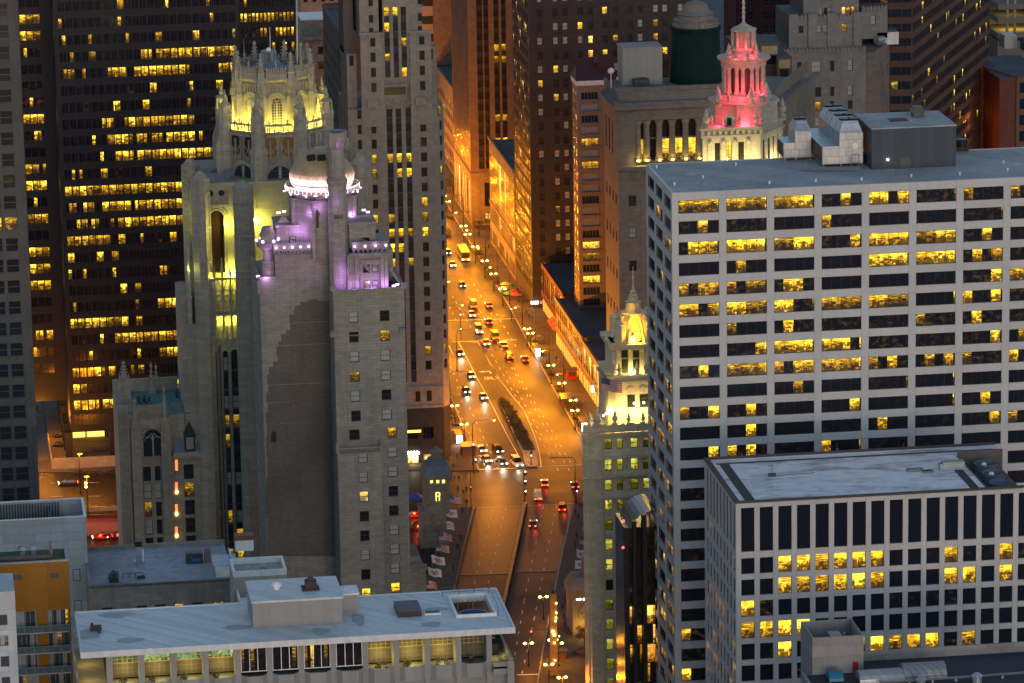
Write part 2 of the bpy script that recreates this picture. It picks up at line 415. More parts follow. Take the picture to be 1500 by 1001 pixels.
# ================================================================ ground, roads, pavements
def sheet(name, pts, z, mat, label, thick=0.0, zpix=None):
    """a level sheet (or a slab with a top at z) over the ground outline pts; pts are (px, py) sighted on level zpix"""
    zp = z if zpix is None else zpix
    P = [atZ(a, b, zp) for a, b in pts]
    m = MB()
    ar = sum(P[i].x*P[(i+1) % len(P)].y - P[(i+1) % len(P)].x*P[i].y for i in range(len(P)))
    if ar < 0: P = P[::-1]
    if thick: m.prism([(p.x, p.y) for p in P], z-thick, z)
    else: m.face([(p.x, p.y, z) for p in P])
    return kind(m.build(name, mat), 'structure', label)
g = MB(); g.face([(-4000, -500, -.06), (4000, -500, -.06), (4000, 7000, -.06), (-4000, 7000, -.06)])
kind(g.build('ground', M_GROUND), 'structure', 'dark paved city ground under everything')
sheet('road', [(560, 1030), (868, 1030), (905, 600), (760, 200), (600, 200), (600, 560), (560, 560)], 0.0, M_ASPH, 'wide asphalt avenue under orange lamps')
RK = [(612, 232), (640, 275), (668, 323), (681, 344), (716, 400), (750, 457), (776, 507), (812, 572), (840, 622), (858, 653), (868, 682)]
sheet('pavement', RK + [(960, 684), (900, 560), (800, 330), (740, 232)], .15, M_PAVE, 'right hand pavement along the lit shops', .2, 0)
sheet('pavement', [(702, 690), (690, 660), (679, 628), (664, 590), (648, 552), (630, 510), (540, 510), (540, 690)], .15, M_PAVE, 'pavement beside the stone tower at the corner', .2, 0)
LB = [(693, 744), (684, 785), (667, 858), (650, 930), (632, 1010)]
RB = [(840, 738), (826, 800), (806, 896), (796, 950), (786, 1010)]
sheet('pavement', LB + [(590, 1010), (622, 860), (655, 745)], .15, M_PAVE, 'left footway of the bridge', .2, 0)
sheet('pavement', RB + [(905, 1010), (905, 738)], .15, M_PAVE, 'right footway of the bridge full of people', .2, 0)
sheet('bridge_deck', [(698, 746), (765, 743), (745, 840), (676, 842)], .02, M_DECK, 'steel deck of the southbound carriageway')
sheet('bridge_deck', [(777, 742), (837, 739), (816, 836), (757, 838)], .02, M_DECK, 'steel deck of the northbound carriageway')

def strip(mb, p, q, wd, z=.03, m=0):
    p, q = Vector(p[:2]), Vector(q[:2]); d = (q-p).normalized(); n = Vector((-d.y, d.x))*(wd/2)
    mb.quad((p.x-n.x, p.y-n.y, z), (p.x+n.x, p.y+n.y, z), (q.x+n.x, q.y+n.y, z), (q.x-n.x, q.y-n.y, z), m)
def line_px(mb, pts, wd, m=0, z=.03):
    for a, b in zip(pts, pts[1:]): strip(mb, atZ(*a), atZ(*b), wd, z, m)
def dashes(mb, a, b, wd=.16, ln=2.4, gap=5.2, z=.03):
    A, B = atZ(*a), atZ(*b); L = (B-A).length; d = (B-A)/L; t = 0
    while t < L: strip(mb, A+d*t, A+d*min(L, t+ln), wd, z); t += ln+gap
mk = MB()
for a, b in (((677, 590), (668, 560)), ((730, 688), (652, 520)), ((710, 682), (658, 575)), ((843, 690), (734, 508)), ((818, 690), (716, 512)), ((800, 650), (742, 545)),
             ((834, 690), (700, 450)), ((796, 742), (768, 880)), ((815, 740), (783, 905)), ((722, 745), (694, 860)), ((741, 744), (714, 860)), ((768, 880), (750, 985)), ((783, 905), (764, 990)),
             ((726, 470), (690, 410)), ((712, 480), (672, 410)), ((690, 480), (660, 430)), ((668, 470), (654, 440)), ((756, 508), (724, 455))):
    dashes(mk, a, b)
line_px(mk, [(655, 502), (664, 520), (700, 584), (716, 560)][:2], .18)
line_px(mk, [(671, 500), (702, 560), (716, 584), (744, 640), (762, 672), (764, 685)], .2)
line_px(mk, [(684, 501), (701, 502)], .3); line_px(mk, [(663, 501), (757, 498)], .45)
line_px(mk, [(683, 500), (700, 501), (716, 530), (735, 560), (750, 580), (768, 602), (783, 638), (790, 662), (793, 685)], .2)
line_px(mk, [(700, 502), (735, 561)], .22)
line_px(mk, [(699, 688.5), (764, 685.5)], .5); line_px(mk, [(772, 684.5), (858, 681)], .35)
line_px(mk, [(757, 989), (792, 988)], .6)
line_px(mk, [(652, 470), (757, 467)], .35)
def decal(mb, P, ux, uy, polys, z=.035):
    for poly in polys: mb.face([(P.x+ux.x*a+uy.x*b, P.y+ux.y*a+uy.y*b, z) for a, b in poly])
d_ = (atZ(700, 560)-atZ(676, 510)).normalized(); uy_ = Vector((-d_.x, -d_.y, 0)); ux_ = Vector((-uy_.y, uy_.x, 0))*-1
if ux_.x < 0: ux_ = -ux_
def rect(a, b, c, e): return [(a, b), (c, b), (c, e), (a, e)]
LET = {'O': [rect(0,0,.2,3), rect(.7,0,.9,3), rect(.2,0,.7,.4), rect(.2,2.6,.7,3)], 'N': [rect(0,0,.2,3), rect(.7,0,.9,3), [(.2,3),(.2,2.2),(.7,0),(.7,.8)]],
       'L': [rect(0,0,.2,3), rect(.2,0,.9,.4)], 'Y': [rect(.36,0,.56,1.5), [(0,3),(.36,1.5),(.46,1.7),(.2,3)], [(.9,3),(.56,1.5),(.46,1.7),(.7,3)]]}
P = atZ(713.5, 556.5)
for i, ch in enumerate('ONLY'): decal(mk, P, ux_, uy_, [[(a+i*1.0-.5, b) for a, b in p] for p in LET[ch]])
P = atZ(719, 547.5)
decal(mk, P, ux_, uy_, [rect(-.2, 0, .2, 2.2), rect(-1.6, 2.2, .2, 2.7), [(-1.6, 1.5), (-1.6, 3.4), (-3.0, 2.45)]])
kind(mk.build('road_markings', M_PAINT), 'structure', 'white lane lines, stop lines, turn arrow and ONLY painted on the avenue')
kb = MB()
def kerb(pts, wd=.3, z=.17):
    for a, b in zip(pts, pts[1:]): strip(kb, atZ(*a), atZ(*b), wd, z)
kerb(RK); kerb([(702, 690), (690, 660), (679, 628), (664, 590), (648, 552)]); kerb(LB); kerb(RB)
kind(kb.build('kerb', M_KERB), 'structure', 'granite kerbs edging the pavements')
# expansion joints of the bridge
j = MB(); line_px(j, [(690, 744.5), (766, 742)], 1.0, 0, .05); line_px(j, [(773, 741.5), (841, 738)], 1.0, 0, .05); line_px(j, [(672, 842.5), (745, 840)], .8, 0, .05); line_px(j, [(757, 838), (818, 836)], .8, 0, .05)
kind(j.build('road_joint', M_DGREY), 'structure', 'steel expansion joints across the bridge')

# planted median
md = [(729, 583), (737, 583), (750, 594), (762, 611), (772, 632), (780, 650), (786, 664), (788, 684), (769, 685), (766, 666), (756, 645), (743, 615), (734, 596)]
sheet('median_island', md, .2, M_KERB, 'kerbed traffic island in the middle of the avenue', .25, 0)
inner = [(731, 585), (737, 585), (748, 595), (760, 612), (770, 633), (778, 651), (782, 661), (768, 661), (757, 643), (744, 614), (735, 596)]
sheet('soil', inner, .24, M_SOIL, 'dark soil bed on the traffic island', .03, 0)
def leaf_clump(mb, c, r, n, s=.22, flat=1.0):
    for _ in range(n):
        th, ph, q = R.random()*2*PI, math.acos(R.uniform(-.5, 1)), r*R.random()**.4
        p = Vector(c)+Vector((q*math.sin(ph)*math.cos(th), q*math.sin(ph)*math.sin(th), q*math.cos(ph)*flat))
        d = Vector((R.uniform(-1, 1), R.uniform(-1, 1), R.uniform(-.3, 1))).normalized(); u = d.orthogonal().normalized()*s*R.uniform(.6, 1.4); v_ = d.cross(u)
        mb.quad(p-u, p+v_*.6, p+u, p-v_*.6)
pl = MB()
Pin = [atZ(*p) for p in inner]
def inside(x, y, P):
    c = False
    for i in range(len(P)):
        a, b = P[i], P[i-1]
        if (a.y > y) != (b.y > y) and x < (b.x-a.x)*(y-a.y)/(b.y-a.y)+a.x: c = not c
    return c
xs, ys = [p.x for p in Pin], [p.y for p in Pin]
k = 0
while k < 330:
    x, y = R.uniform(min(xs), max(xs)), R.uniform(min(ys), max(ys))
    if inside(x, y, Pin): leaf_clump(pl, (x, y, .3), R.uniform(.35, .9), 16, .2, .9); k += 1
kind(pl.build('median_planting', M_LEAF), 'stuff', 'low dark shrubs and flowers filling the traffic island bed')

# bridge centre divider, two parapets
def rail_run(name, label, pts, h, mats, z=.0, step=3.0, wd=.25, cat='railing'):
    t = thing(name, label, cat, tuple(atZ(*pts[0])))
    b = MB(); q = MB()
    for a, c in zip(pts, pts[1:]):
        A, B = atZ(*a), atZ(*c); A.z = B.z = z; L = (B-A).length; d = (B-A)/L; n = int(L/step)
        b.tube(A+Vector((0,0,h)), B+Vector((0,0,h)), wd*.5, 4); b.tube(A+Vector((0,0,.15)), B+Vector((0,0,.15)), wd*.5, 4)
        for i in range(n+1):
            p = A+d*(L*i/max(1, n)); q.box(p.x-wd*.5, p.x+wd*.5, p.y-wd*.5, p.y+wd*.5, z, z+h)
        for i in range(n*5+1):
            p = A+d*(L*i/max(1, n*5)); b.tube(p+Vector((0,0,.15)), p+Vector((0,0,h)), .035, 3)
    b.build('rail', mats, t); kind(q.build('post_row', mats, t), 'stuff')
rail_run('centre_divider', 'dark low divider along the middle of the bridge', [(769, 742), (757, 800), (744, 862), (722, 960)], .8, M_BLACK, wd=1.1)
rail_run('bridge_railing', 'dark iron railing beside the left bridge footway and its flags', [(659, 748), (640, 810), (622, 868)], 1.2, M_DGREY, .15)
rail_run('bridge_railing', 'dark iron railing beside the right bridge footway and its crowd', [(866, 738), (857, 800), (845, 872)], 1.2, M_DGREY, .15)
rail_run('centre_divider', 'kerb rail between the left footway and the southbound lanes', [(696, 745), (679, 806), (668, 858)], .7, M_DGREY, .0)

# upper street level on the far left, in front of the black tower
ZU = 6.0
sheet('upper_street', [(-40, 758), (300, 752), (300, 540), (-40, 540)], ZU, M_ASPH, 'upper level street and plaza lit orange before the black tower', .8)
u = MB()
for py in (703, 722, 738): line_px(u, [(30, py+3), (260, py-1)], .25, 0, ZU+.05)
um = MB()
for py in (706, 726, 741):
    A, B = atZ(20, py+3, ZU), atZ(300, py-1, ZU); L = (B-A).length; t = 0
    while t < L: strip(um, A+(B-A)*(t/L), A+(B-A)*(min(L, t+3)/L), .18, ZU+.05); t += 9
kind(um.build('road_markings', M_PAINT), 'structure', 'white lane dashes on the upper street')
sheet('pavement', [(-40, 694), (300, 688), (300, 670), (-40, 676)], ZU+.15, M_PAVE, 'pale pavement between the upper street and the plaza wall', .2)
t = thing('parapet_wall', 'grey parapet at the edge of the upper street over the red lower road', 'wall', tuple(atZ(150, 757, ZU)))
A, B = atZ(-40, 758.5, ZU), atZ(300, 753, ZU)
m = MB(); m.box(A.x, B.x, A.y-.5, A.y-.15, -.05, ZU+1.1); m.build('wall', stone('parapet concrete', (.22, .2, .18), .2, (4, 2)), t)
q = MB()
for i in range(30): x = A.x+(B.x-A.x)*i/29; q.box(x-.06, x+.06, A.y-.38, A.y-.26, ZU+1.1, ZU+1.9)
q.box(A.x, B.x, A.y-.36, A.y-.28, ZU+1.9, ZU+2.0); q.build('rail', M_BLACK, t)
sheet('lower_road', [(60, 812), (300, 806), (300, 766), (60, 772)], .02, M_ASPH, 'lower level road glowing red')
# ================================================================ the two white grid office blocks on the right
M_CLAD = stone('pale aluminium cladding', (.47, .48, .49), .07, None, rough=.45, streak=.10, rnd=.05, fine=False)
M_CLAD2 = stone('pale precast cladding', (.50, .487, .483), .07, None, rough=.6, streak=.14, rnd=.05, fine=False)
M_FRAME = plain('dark bronze window frame', (.018, .016, .016), .4, .4)
M_OFFICE = window_mat('office window glass', gain=1.05, cell=1.86)
M_OFFICE2 = window_mat('office window glass, single rooms', gain=1.2, cell=9.0, furn=.95)
M_SIDEGL = window_mat('office window glass, side rooms', gain=.5, cell=2.2, warm=(1.0, .42, .04), hot=(1.0, .6, .12), rough=.06)
M_LOUV = plain('blue black louvre glass', (.010, .012, .022), .25, 0, spec=.5)
M_CORE = plain('dark interior', (.012, .012, .014), .9)
M_ROOFG = stone('grey roof membrane', (.40, .41, .40), .22, (6, 3.5, .05), .75, streak=.45)
M_ROOFB = stone('pale blue metal roof', (.58, .62, .62), .08, (1.2, 60, .05), .82, rough=.5, streak=.2)
M_ROOFW, nt_, b_ = newmat('white roof membrane with dirt')
_n = ramp(nt_, noise(nt_, wallvec(nt_, .35, 1.0, 1), .22, 6, .65), .52, .70)
_m = ramp(nt_, noise(nt_, wallvec(nt_), .5, 5), .3, .7)
nt_.links.new(mixc(nt_, math_n(nt_, 'MULTIPLY', _n, .85), mixc(nt_, _m, (.70, .74, .77), (.90, .92, .94)), (.10, .085, .07)), b_.inputs['Base Color']); b_.inputs['Roughness'].default_value = .7
M_PENT = stone('dark slate metal siding', (.048, .064, .092), .08, (1.3, 80, .04), .82, rough=.55, streak=.1)
M_GALV = stone('galvanised steel', (.42, .46, .50), .12, (1.4, 1.6, .05), .7, rough=.4, metal=.55)

def boxpx(mb, xl, xr, by, ty, dep, zb, m=0, dy=0.0):
    P = atZ(xl, by, zb); Y = P.y+dy; x1 = atY(xr, by, Y).x; z1 = atY(xl, ty, Y).z
    mb.box(P.x, x1, Y, Y+dep, zb, z1, m); return P.x, x1, Y, Y+dep, zb, z1

PT = atD(984, 283, 790); X0, Y0, ZT = PT.x, PT.y, PT.z
bA = thing('office_building', 'tall pale grid office tower with ribbon windows and a flat grey roof', 'office building', (X0, Y0, 0))
WA, DA, nb = 82.2, 28.4, 9
colsA = even(nb, 1.26, 9.15, 7.72); rowsA = [(ZT-1.55-4.01*i-2.5, ZT-1.55-4.01*i) for i in range(25)]
LA = [[.95,.8,.6,.6,.7,.45,.12,.2,.3],[.3,.4,.08,.2,.05,.08,.3,.1,.1],[.8,.95,.9,.4,1,1,.4,.1,.1],[.04,.08,.03,.08,1,1,.45,.2,.1],[.7,.6,.3,.03,.05,.08,.45,.5,.4],
      [.8,1,.8,.9,1,.03,.25,.35,.3],[.03,.03,.3,.3,.25,.3,.35,.4,.3],[.08,.2,1,.75,.35,.2,.2,.1,.2],[.4,.9,.95,.85,.3,.35,.3,.9,.5],[.03,.03,.03,.03,.12,.05,.06,.06,.1],
      [.4,.25,.06,.08,.06,.06,.06,.06,.1],[.04,.05,.05,.1,.1,.1,.15,.1,.1],[.05,.2,.08,.05,.08,.05,.05,.05,.05],[.05,.1,.12,.2,.1,.1,.05,.05,.05]]
facade(bA, (X0, Y0, 0), 0, colsA, rowsA, WA, ZT, M_CLAD, (M_FRAME, M_OFFICE), lambda c, r: LA[r][c] if r < 14 else R.choice([.03, .05, .1, .3, .6]), rec=.22, dep=.5, nv=3, nh=0, fr=.09,
       panels=True, z0=15, hide=lambda c, r: c > 1 and r > 14)
facade(bA, (X0, Y0+DA, 0), -PI/2, [(1.3, 9.0), (10.3, 18.1), (19.4, 27.1)], rowsA, DA, ZT, M_CLAD, (M_FRAME, M_SIDEGL), lambda c, r: R.choice([.0, .05, .1, .15, .25, .5]) if r < 9 else R.choice([.1, .2, .4, .6]), rec=.2, dep=.5, nv=1, nh=0, fr=.09, z0=15)  # amber reflections in the flank windows are put in as pane glow
m = MB(); m.box(X0+.62, X0+WA, Y0+.62, Y0+DA, 0, ZT-.6, 0); m.build('core', M_CORE, bA)
m = MB(); m.box(X0+.5, X0+WA, Y0+.5, Y0+DA-.4, ZT-.55, ZT-.12); m.build('roof', M_ROOFG, bA)
m = MB(); m.box(X0+.0, X0+WA, Y0+DA-.4, Y0+DA, 15, ZT); m.build('rear_wall', M_CLAD, bA)
ZR = ZT-.12
# things on that roof
def roof_thing(name, label, cat, build, mats, group=None):
    m = MB(); ex = build(m)
    o = m.build(name, mats); tag(o, label, cat, group); return o
t = thing('rooftop_plant_house', 'dark blue grey windowless plant house on the tower roof', 'rooftop structure', tuple(atZ(1277, 249, ZR)))
m = MB(); bx = boxpx(m, 1277, 1400, 249, 190, 15, ZR); m.build('wall', M_PENT, t)
m = MB(); m.box(bx[0]-.1, bx[1]+.1, bx[2]-.1, bx[3]+.1, bx[5], bx[5]+.25); m.build('roof', M_ROOFG, t)
zz = bx[5]+.25
m = MB(); m.box(bx[0]+5, bx[0]+8.5, bx[2]+5.5, bx[2]+8.5, zz, zz+.12); m.build('roof_hatch', plain('rust brown steel', (.05, .022, .02), .7), t)
m = MB(); m.box(bx[0]+10.2, bx[0]+12.4, bx[2]+9, bx[2]+11, zz, zz+.9); m.prism([(bx[0]+10, bx[2]+8.8), (bx[0]+12.6, bx[2]+8.8), (bx[0]+12.6, bx[2]+11.2), (bx[0]+10, bx[2]+11.2)], zz+.9, zz+2.0, sc=.65); m.build('vent_hood', M_DGREY, t)
m = MB(); m.box(bx[0]+5.5, bx[0]+7.6, bx[2]-.06, bx[2]-.01, ZR, ZR+2.2); m.build('door', M_DGREY, t)
m = MB(); m.ball((bx[0]+3.1, bx[2]-.2, ZR+1.9), .22); m.build('lamp', M_LAMPW, t)
def cooling(name, label, xl, xr, by, ty, length, fans):
    P = atZ(xl, by, ZR); x1 = atY(xr, by, P.y).x; zt = atY(xl, ty, P.y).z; W_ = x1-P.x
    t = thing(name, label, 'cooling tower', tuple(P), 'cooling towers on the tower roof')
    m = MB(); zc = ZR+(zt-ZR)*.72
    m.box(P.x+W_*.42, x1, P.y, P.y+length, ZR+.6, zc)
    m.build('casing', M_GALV, t)
    m = MB(); m.box(P.x, P.x+W_*.42-.02, P.y+.1, P.y+length, ZR+.6, ZR+(zc-ZR)*.62); m.build('intake_box', M_GALV, t)
    s = MB()
    for i in range(int(length/1.1)): s.box(P.x-.12, P.x-.01, P.y+.3+i*1.1, P.y+.9+i*1.1, ZR+.9, ZR+(zc-ZR)*.58)
    if s.v: kind(s.build('louvre_row', M_DGREY, t), 'stuff')
    L = length/fans
    for i in range(fans):
        y0 = P.y+i*L; q = MB(); a, b = P.x+W_*.42, x1
        q.prism([(a, y0+.05), (b, y0+.05), (b, y0+L-.05), (a, y0+L-.05)], zc, zt-.3, sc=.62); q.build('fan_hood', M_GALV, t)
        q = MB(); cx_, cy_ = (a+b)/2, y0+L/2
        for k in (-.5, .5): q.lathe(cx_+k*W_*.22, cy_, [(W_*.13, zt-.3), (W_*.14, zt)], 10)
        q.build('fan', M_BLACK, t)
    q = MB()
    for yy in (P.y+.2, P.y+length-.2):
        for xx in (P.x+.2, P.x+W_*.45, x1-.2): q.box(xx-.12, xx+.12, yy-.12, yy+.12, ZR, ZR+.6)
    q.build('steel_leg', M_GREY, t)
    return t, P, x1, zt
cooling('cooling_tower', 'smaller galvanised cooling tower with one fan hood, left of the long one', 1148, 1188, 236, 178, 6.5, 1)
t, P, x1, zt = cooling('cooling_tower', 'long galvanised cooling tower with a row of four fan hoods', 1205, 1264, 246, 178, 19, 4)
m = MB(); m.lathe(0, 0, [(.01, 0), (.55, .02), (.6, .1)], 12); m.xform(Matrix.Translation((P.x+(x1-P.x)*.8, P.y-.12, ZR+(zt-ZR)*.45)) @ Matrix.Rotation(PI/2, 4, 'X')); m.build('satellite_dish', M_WHITE, t)
m = MB(); a = atZ(1180, 252, ZR); b = atZ(1262, 252, ZR)
for k in (0, 1.6): m.tube((a.x, a.y+k, ZR+.5), (b.x, b.y+k, ZR+.5), .16)
for i in range(6):
    x = a.x+(b.x-a.x)*i/5; m.tube((x, a.y, ZR+.5), (x, a.y+1.6, ZR+.5), .12); m.tube((x, a.y, ZR), (x, a.y, ZR+.5), .1)
m.tube((a.x, a.y, ZR+.5), (a.x, a.y, ZR+2.3), .1); m.tube((b.x-1.5, a.y, ZR), (b.x-1.5, a.y, ZR+3), .1); m.tube((b.x, a.y, ZR), (b.x, a.y, ZR+3), .1); m.tube((b.x-1.5, a.y, ZR+1.4), (b.x, a.y, ZR+1.4), .1); m.tube((b.x-1.5, a.y, ZR+3), (b.x, a.y, ZR+3), .1)
tag(m.build('pipe_rack', M_GREY), 'low steel pipe frame in front of the cooling towers', 'pipe rack')
roof_thing('exhaust_fan', 'black round exhaust fan right of the plant house', 'fan', lambda m: (m.box(*(lambda p: (p.x-1.2, p.x+1.2, p.y, p.y+2.2, ZR, ZR+.8))(atZ(1410, 222, ZR))), m.lathe(atZ(1410, 222, ZR).x, atZ(1410, 222, ZR).y+1.1, [(1.2, ZR+.8), (1.3, ZR+2.2), (.9, ZR+2.3)], 10)), M_BLACK)
for i, (px, py) in enumerate([(988, 272), (1030, 262), (962, 247), (1078, 243), (1127, 270), (1195, 267), (1262, 265), (1335, 260), (1406, 257), (1470, 240), (1476, 251)]):
    p = atZ(px, py, ZR); m = MB(); m.lathe(p.x, p.y, [(.16, ZR), (.14, ZR+.4), (.22, ZR+.45), (.2, ZR+.62)], 7)
    tag(m.build('vent_pipe', M_WHITE), 'short white vent pipe on the grey tower roof, '+['near the left front corner', 'second along the front edge', 'by the left end', 'beside the floodlit tower', 'third along the front edge', 'before the smaller cooling tower', 'before the plant house corner', 'before the plant house', 'right of the plant house', 'at the right frame edge, rear one', 'at the right frame edge, front one'][i], 'vent pipe', 'vent pipes on the tower roof')
for (px, py, wd, dp) in ((1002, 258, 2.2, 1.5),):
    p = atZ(px, py, ZR); m = MB(); m.box(p.x, p.x+wd, p.y, p.y+dp, ZR, ZR+.15); m.box(p.x+.3, p.x+wd-.3, p.y+.3, p.y+dp-.3, ZR+.15, ZR+.3); tag(m.build('roof_hatch', M_GREY), 'small pale hatch near the left end of the grey tower roof', 'roof hatch')

# --- lower white block in front
PT = atD(1078, 738, 736); X0, Y0, ZT = PT.x, PT.y, PT.z
bB = thing('office_building', 'lower white grid office block with small square windows and a dirty white roof', 'office building', (X0, Y0, 0))
WB, DB = atZ(1455, 648, ZT).x-X0, 30.0; sB = (atY(1470, 716, Y0).x-X0)/392.0
px0 = 1078
colsB = even(int(WB/(27.15*sB)+.3), (1085.5-px0)*sB, 27.15*sB, 19.3*sB)
rowsB = [(ZT-2.2-66*sB, ZT-1.0)] if False else []
def zB(crop_y): return atY(1085, 620+crop_y/2.628, Y0).z
r0 = (zB(497), zB(328)); rowsB = [r0] + [(zB(583+82.6*i), zB(522+82.6*i)) for i in range(8)]
LB_ = [[0]*18, [0,0,.9,1,1,1,1,1,0,0,.1,1,.3,.1,1,.4,0,0], [0,.1,1,1,1,1,1,1,.05,0,0,1,1,0,.1,0,0,0], [1,.5,0,0,0,0,0,0,.1,.1,.15,.25,0,0,0,0,0,0], [1,1,.9,.9,0,0,0,0,0,0,0,0,0,.05,0,0,0,0],
      [0,.12,.25,0,0,.1,.9,.9,.1,.9,.6,.4,.1,0,0,0,0,0]]
facade(bB, (X0, Y0, 0), 0, colsB, rowsB, WB, ZT, M_CLAD2, (M_FRAME, M_OFFICE2), lambda c, r: (lambda v: 1.0 if v >= .8 else v)(LB_[r][c] if r < 6 else R.choice([0, 0, .05, .3])), rec=.3, dep=.7, nv=0, nh=0, fr=.07, panels=True, z0=10)
colsS = even(9, .95, 3.2, 2.25)
facade(bB, (X0, Y0+DB, 0), -PI/2, colsS, rowsB, DB, ZT, M_CLAD2, (M_FRAME, M_SIDEGL), lambda c, r: 0 if r == 0 else R.choice([.1, .3, .8, 1, .9]) if r > 3 else R.choice([0, .05, .1, .3]), rec=.3, dep=.7, fr=.07, z0=10)
m = MB(); m.box(X0+.75, X0+WB, Y0+.75, Y0+DB, 0, ZT-4.4); m.build('core', M_CORE, bB)
zr = ZT-.35
# roof: dark gutter band, white membrane, sunken cooling well at the right
def rect_px(a, b, c, d_, z): return [atZ(*p, z) for p in (a, b, c, d_)]
wellx = atZ(1449, 718, zr).x
m = MB(); m.box(X0+.7, wellx-.26, Y0+.7, Y0+DB, zr-4.02, zr); m.box(wellx-.26, X0+WB, Y0+DB-5.2, Y0+DB, zr-4.02, zr); m.build('roof', M_ROOFW, bB)
m = MB(); w_ = 1.0
for (a, b, c, e) in ((X0+1.7, wellx-.2, Y0+1.7, Y0+2.5), (X0+1.7, X0+WB-1, Y0+DB-2.6, Y0+DB-1.8), (X0+2.2, X0+4.0, Y0+2.6, Y0+DB-2.7), (wellx-3, wellx-1.4, Y0+2.6, Y0+DB-12)):
    m.box(a, b, c, e, zr, zr+.06)
m.build('roof_walkway', plain('dark roofing felt', (.06, .065, .07), .8), bB)
m = MB()
m.box(X0-.15, X0+WB, Y0-.15, Y0+.75, ZT, ZT+.3); m.box(X0-.15, X0+.75, Y0+.75, Y0+DB, ZT, ZT+.3); m.box(X0-.15, X0+WB, Y0+DB, Y0+DB+.5, ZT-.1, ZT+.3)
m.build('coping', plain('dark coping metal', (.05, .055, .065), .5, .3), bB)
m = MB(); m.box(X0+0, X0+WB, Y0+DB+.02, Y0+DB+.5, 10, ZT-.12); m.build('rear_wall', M_CLAD2, bB)
m = MB(); m.box(wellx, X0+WB, Y0+.75, Y0+DB-5.5, zr-3.2, zr-3.0); m.build('well_floor', M_DGREY, bB)
m = MB(); m.box(wellx-.25, wellx, Y0+.75, Y0+DB-5.5, zr-3.0, zr+.1); m.box(wellx, X0+WB, Y0+DB-5.5, Y0+DB-5.2, zr-3, zr+.9); m.build('well_wall', stone('brown block wall', (.16, .14, .13), .2, (.8, .4)), bB)
for i in range(3):
    p = atZ(1436+i*11, 683+i*14, zr-1); m = MB(); m.lathe(p.x+1.0, p.y, [(2.2, zr-3.0), (2.0, zr-1.2), (2.2, zr-.4), (2.0, zr-.4), (1.8, zr-1.3), (.1, zr-1.35)], 18)
    tag(m.build('cooling_fan', stone('blue grey fan stack', (.14, .18, .22), .15)), ('far', 'middle', 'near')[i]+' round blue grey fan stack in the sunken roof well', 'fan', 'fan stacks in the roof well')
    if i < 2:
        m = MB(); m.ball((p.x+.6, p.y-.3, zr-.75), .55, 0, 10, 6); tag(m.build('vent_ball', M_WHITE), 'white spinning ball vent on the '+('far', 'middle')[i]+' fan stack', 'vent', 'ball vents in the roof well')
p = atZ(1382, 690, zr)
m = MB(); m.box(p.x, p.x+4.0, p.y, p.y+1.8, zr, zr+1.5); m.box(p.x-.6, p.x, p.y+.2, p.y+1.6, zr, zr+1.2); tag(m.build('air_handler', M_GALV), 'boxy metal air handler beside the sunken roof well', 'air handler')
for (px, py, a, b, lab) in ((1354, 694, 1.8, 1.4, 'small open black hatch beside the air handler'), (1330, 692, 3, 1.6, 'flat grey skylight left of the black hatch')):
    p = atZ(px, py, zr); m = MB(); m.box(p.x, p.x+a, p.y, p.y+b, zr, zr+.35); m.box(p.x+.25, p.x+a-.25, p.y+.25, p.y+b-.25, zr+.35, zr+.42, 1); tag(m.build('roof_hatch', [M_GREY, M_BLACK if a < 2 else M_GREY]), lab, 'roof hatch')
p = atZ(1131, 698, zr); m = MB(); m.box(p.x-.7, p.x+.7, p.y-.3, p.y+.5, zr, zr+.5); m.tube((p.x, p.y, zr+.5), (p.x, p.y, zr+2.0), .06); m.tube((p.x-.8, p.y, zr+2.0), (p.x+.3, p.y, zr+2.05), .06); m.tube((p.x+.7, p.y, zr+.1), (p.x+8, p.y+.5, zr+.1), .05)
tag(m.build('roof_antenna', M_DGREY), 'small antenna mast on the white roof', 'antenna')
for px, q_ in ((1226, 'left'), (1323, 'right')):
    p = atZ(px, 659, ZT+.3); m = MB(); m.box(p.x-.25, p.x+.25, p.y-.3, p.y, ZT+.3, ZT+.6); m.tube((p.x, p.y-.1, ZT+.5), (p.x, p.y-.1, ZT+1.6), .08); tag(m.build('lightning_rod', M_DGREY), 'short rod on the rear edge of the white roof, '+q_+' one of two', 'lightning rod', 'rods on the rear edge of the white roof')
# things in front at the bottom right
p = atD(1190, 985, 690); q = atY(1265, 985, p.y)
t = thing('stair_tower', 'small grey concrete stair tower with an open top before the white block', 'rooftop structure', (p.x, p.y, 0))
zt_ = atY(1190, 935, p.y).z
M_CONC = stone('grey concrete wall', (.30, .29, .28), .1, (5, 2.1, .04), .75)
m = MB(); D_ = 9.5
m.box(p.x, q.x, p.y, p.y+.3, 20, zt_); m.box(p.x, p.x+.3, p.y+.3, p.y+D_, 20, zt_); m.box(q.x-.3, q.x, p.y+.3, p.y+D_, 20, zt_); m.box(p.x+.3, q.x-.3, p.y+D_-.3, p.y+D_, 20, zt_); m.build('wall', M_CONC, t)
m = MB(); m.box(p.x+.3, q.x-.3, p.y+.3, p.y+D_-.3, zt_-3.2, zt_-3); m.build('floor', M_DGREY, t)
m = MB(); m.box(p.x+4, p.x+6, p.y+4, p.y+7, zt_-3, zt_-1.2); m.tube((p.x+6.6, p.y+5, zt_-3), (p.x+6.6, p.y+5, zt_-1), .3); m.build('machine', M_GALV, t)
m = MB(); m.box(q.x-1.9, q.x-.9, p.y-.06, p.y-.005, zt_-6.3, zt_-4.6); m.build('door', plain('red door paint', (.25, .012, .015), .5), t)
zb = zt_-6.4
t = thing('low_building', 'dark flat roofed building with machines at the bottom right edge', 'building', (p.x, p.y, 0))
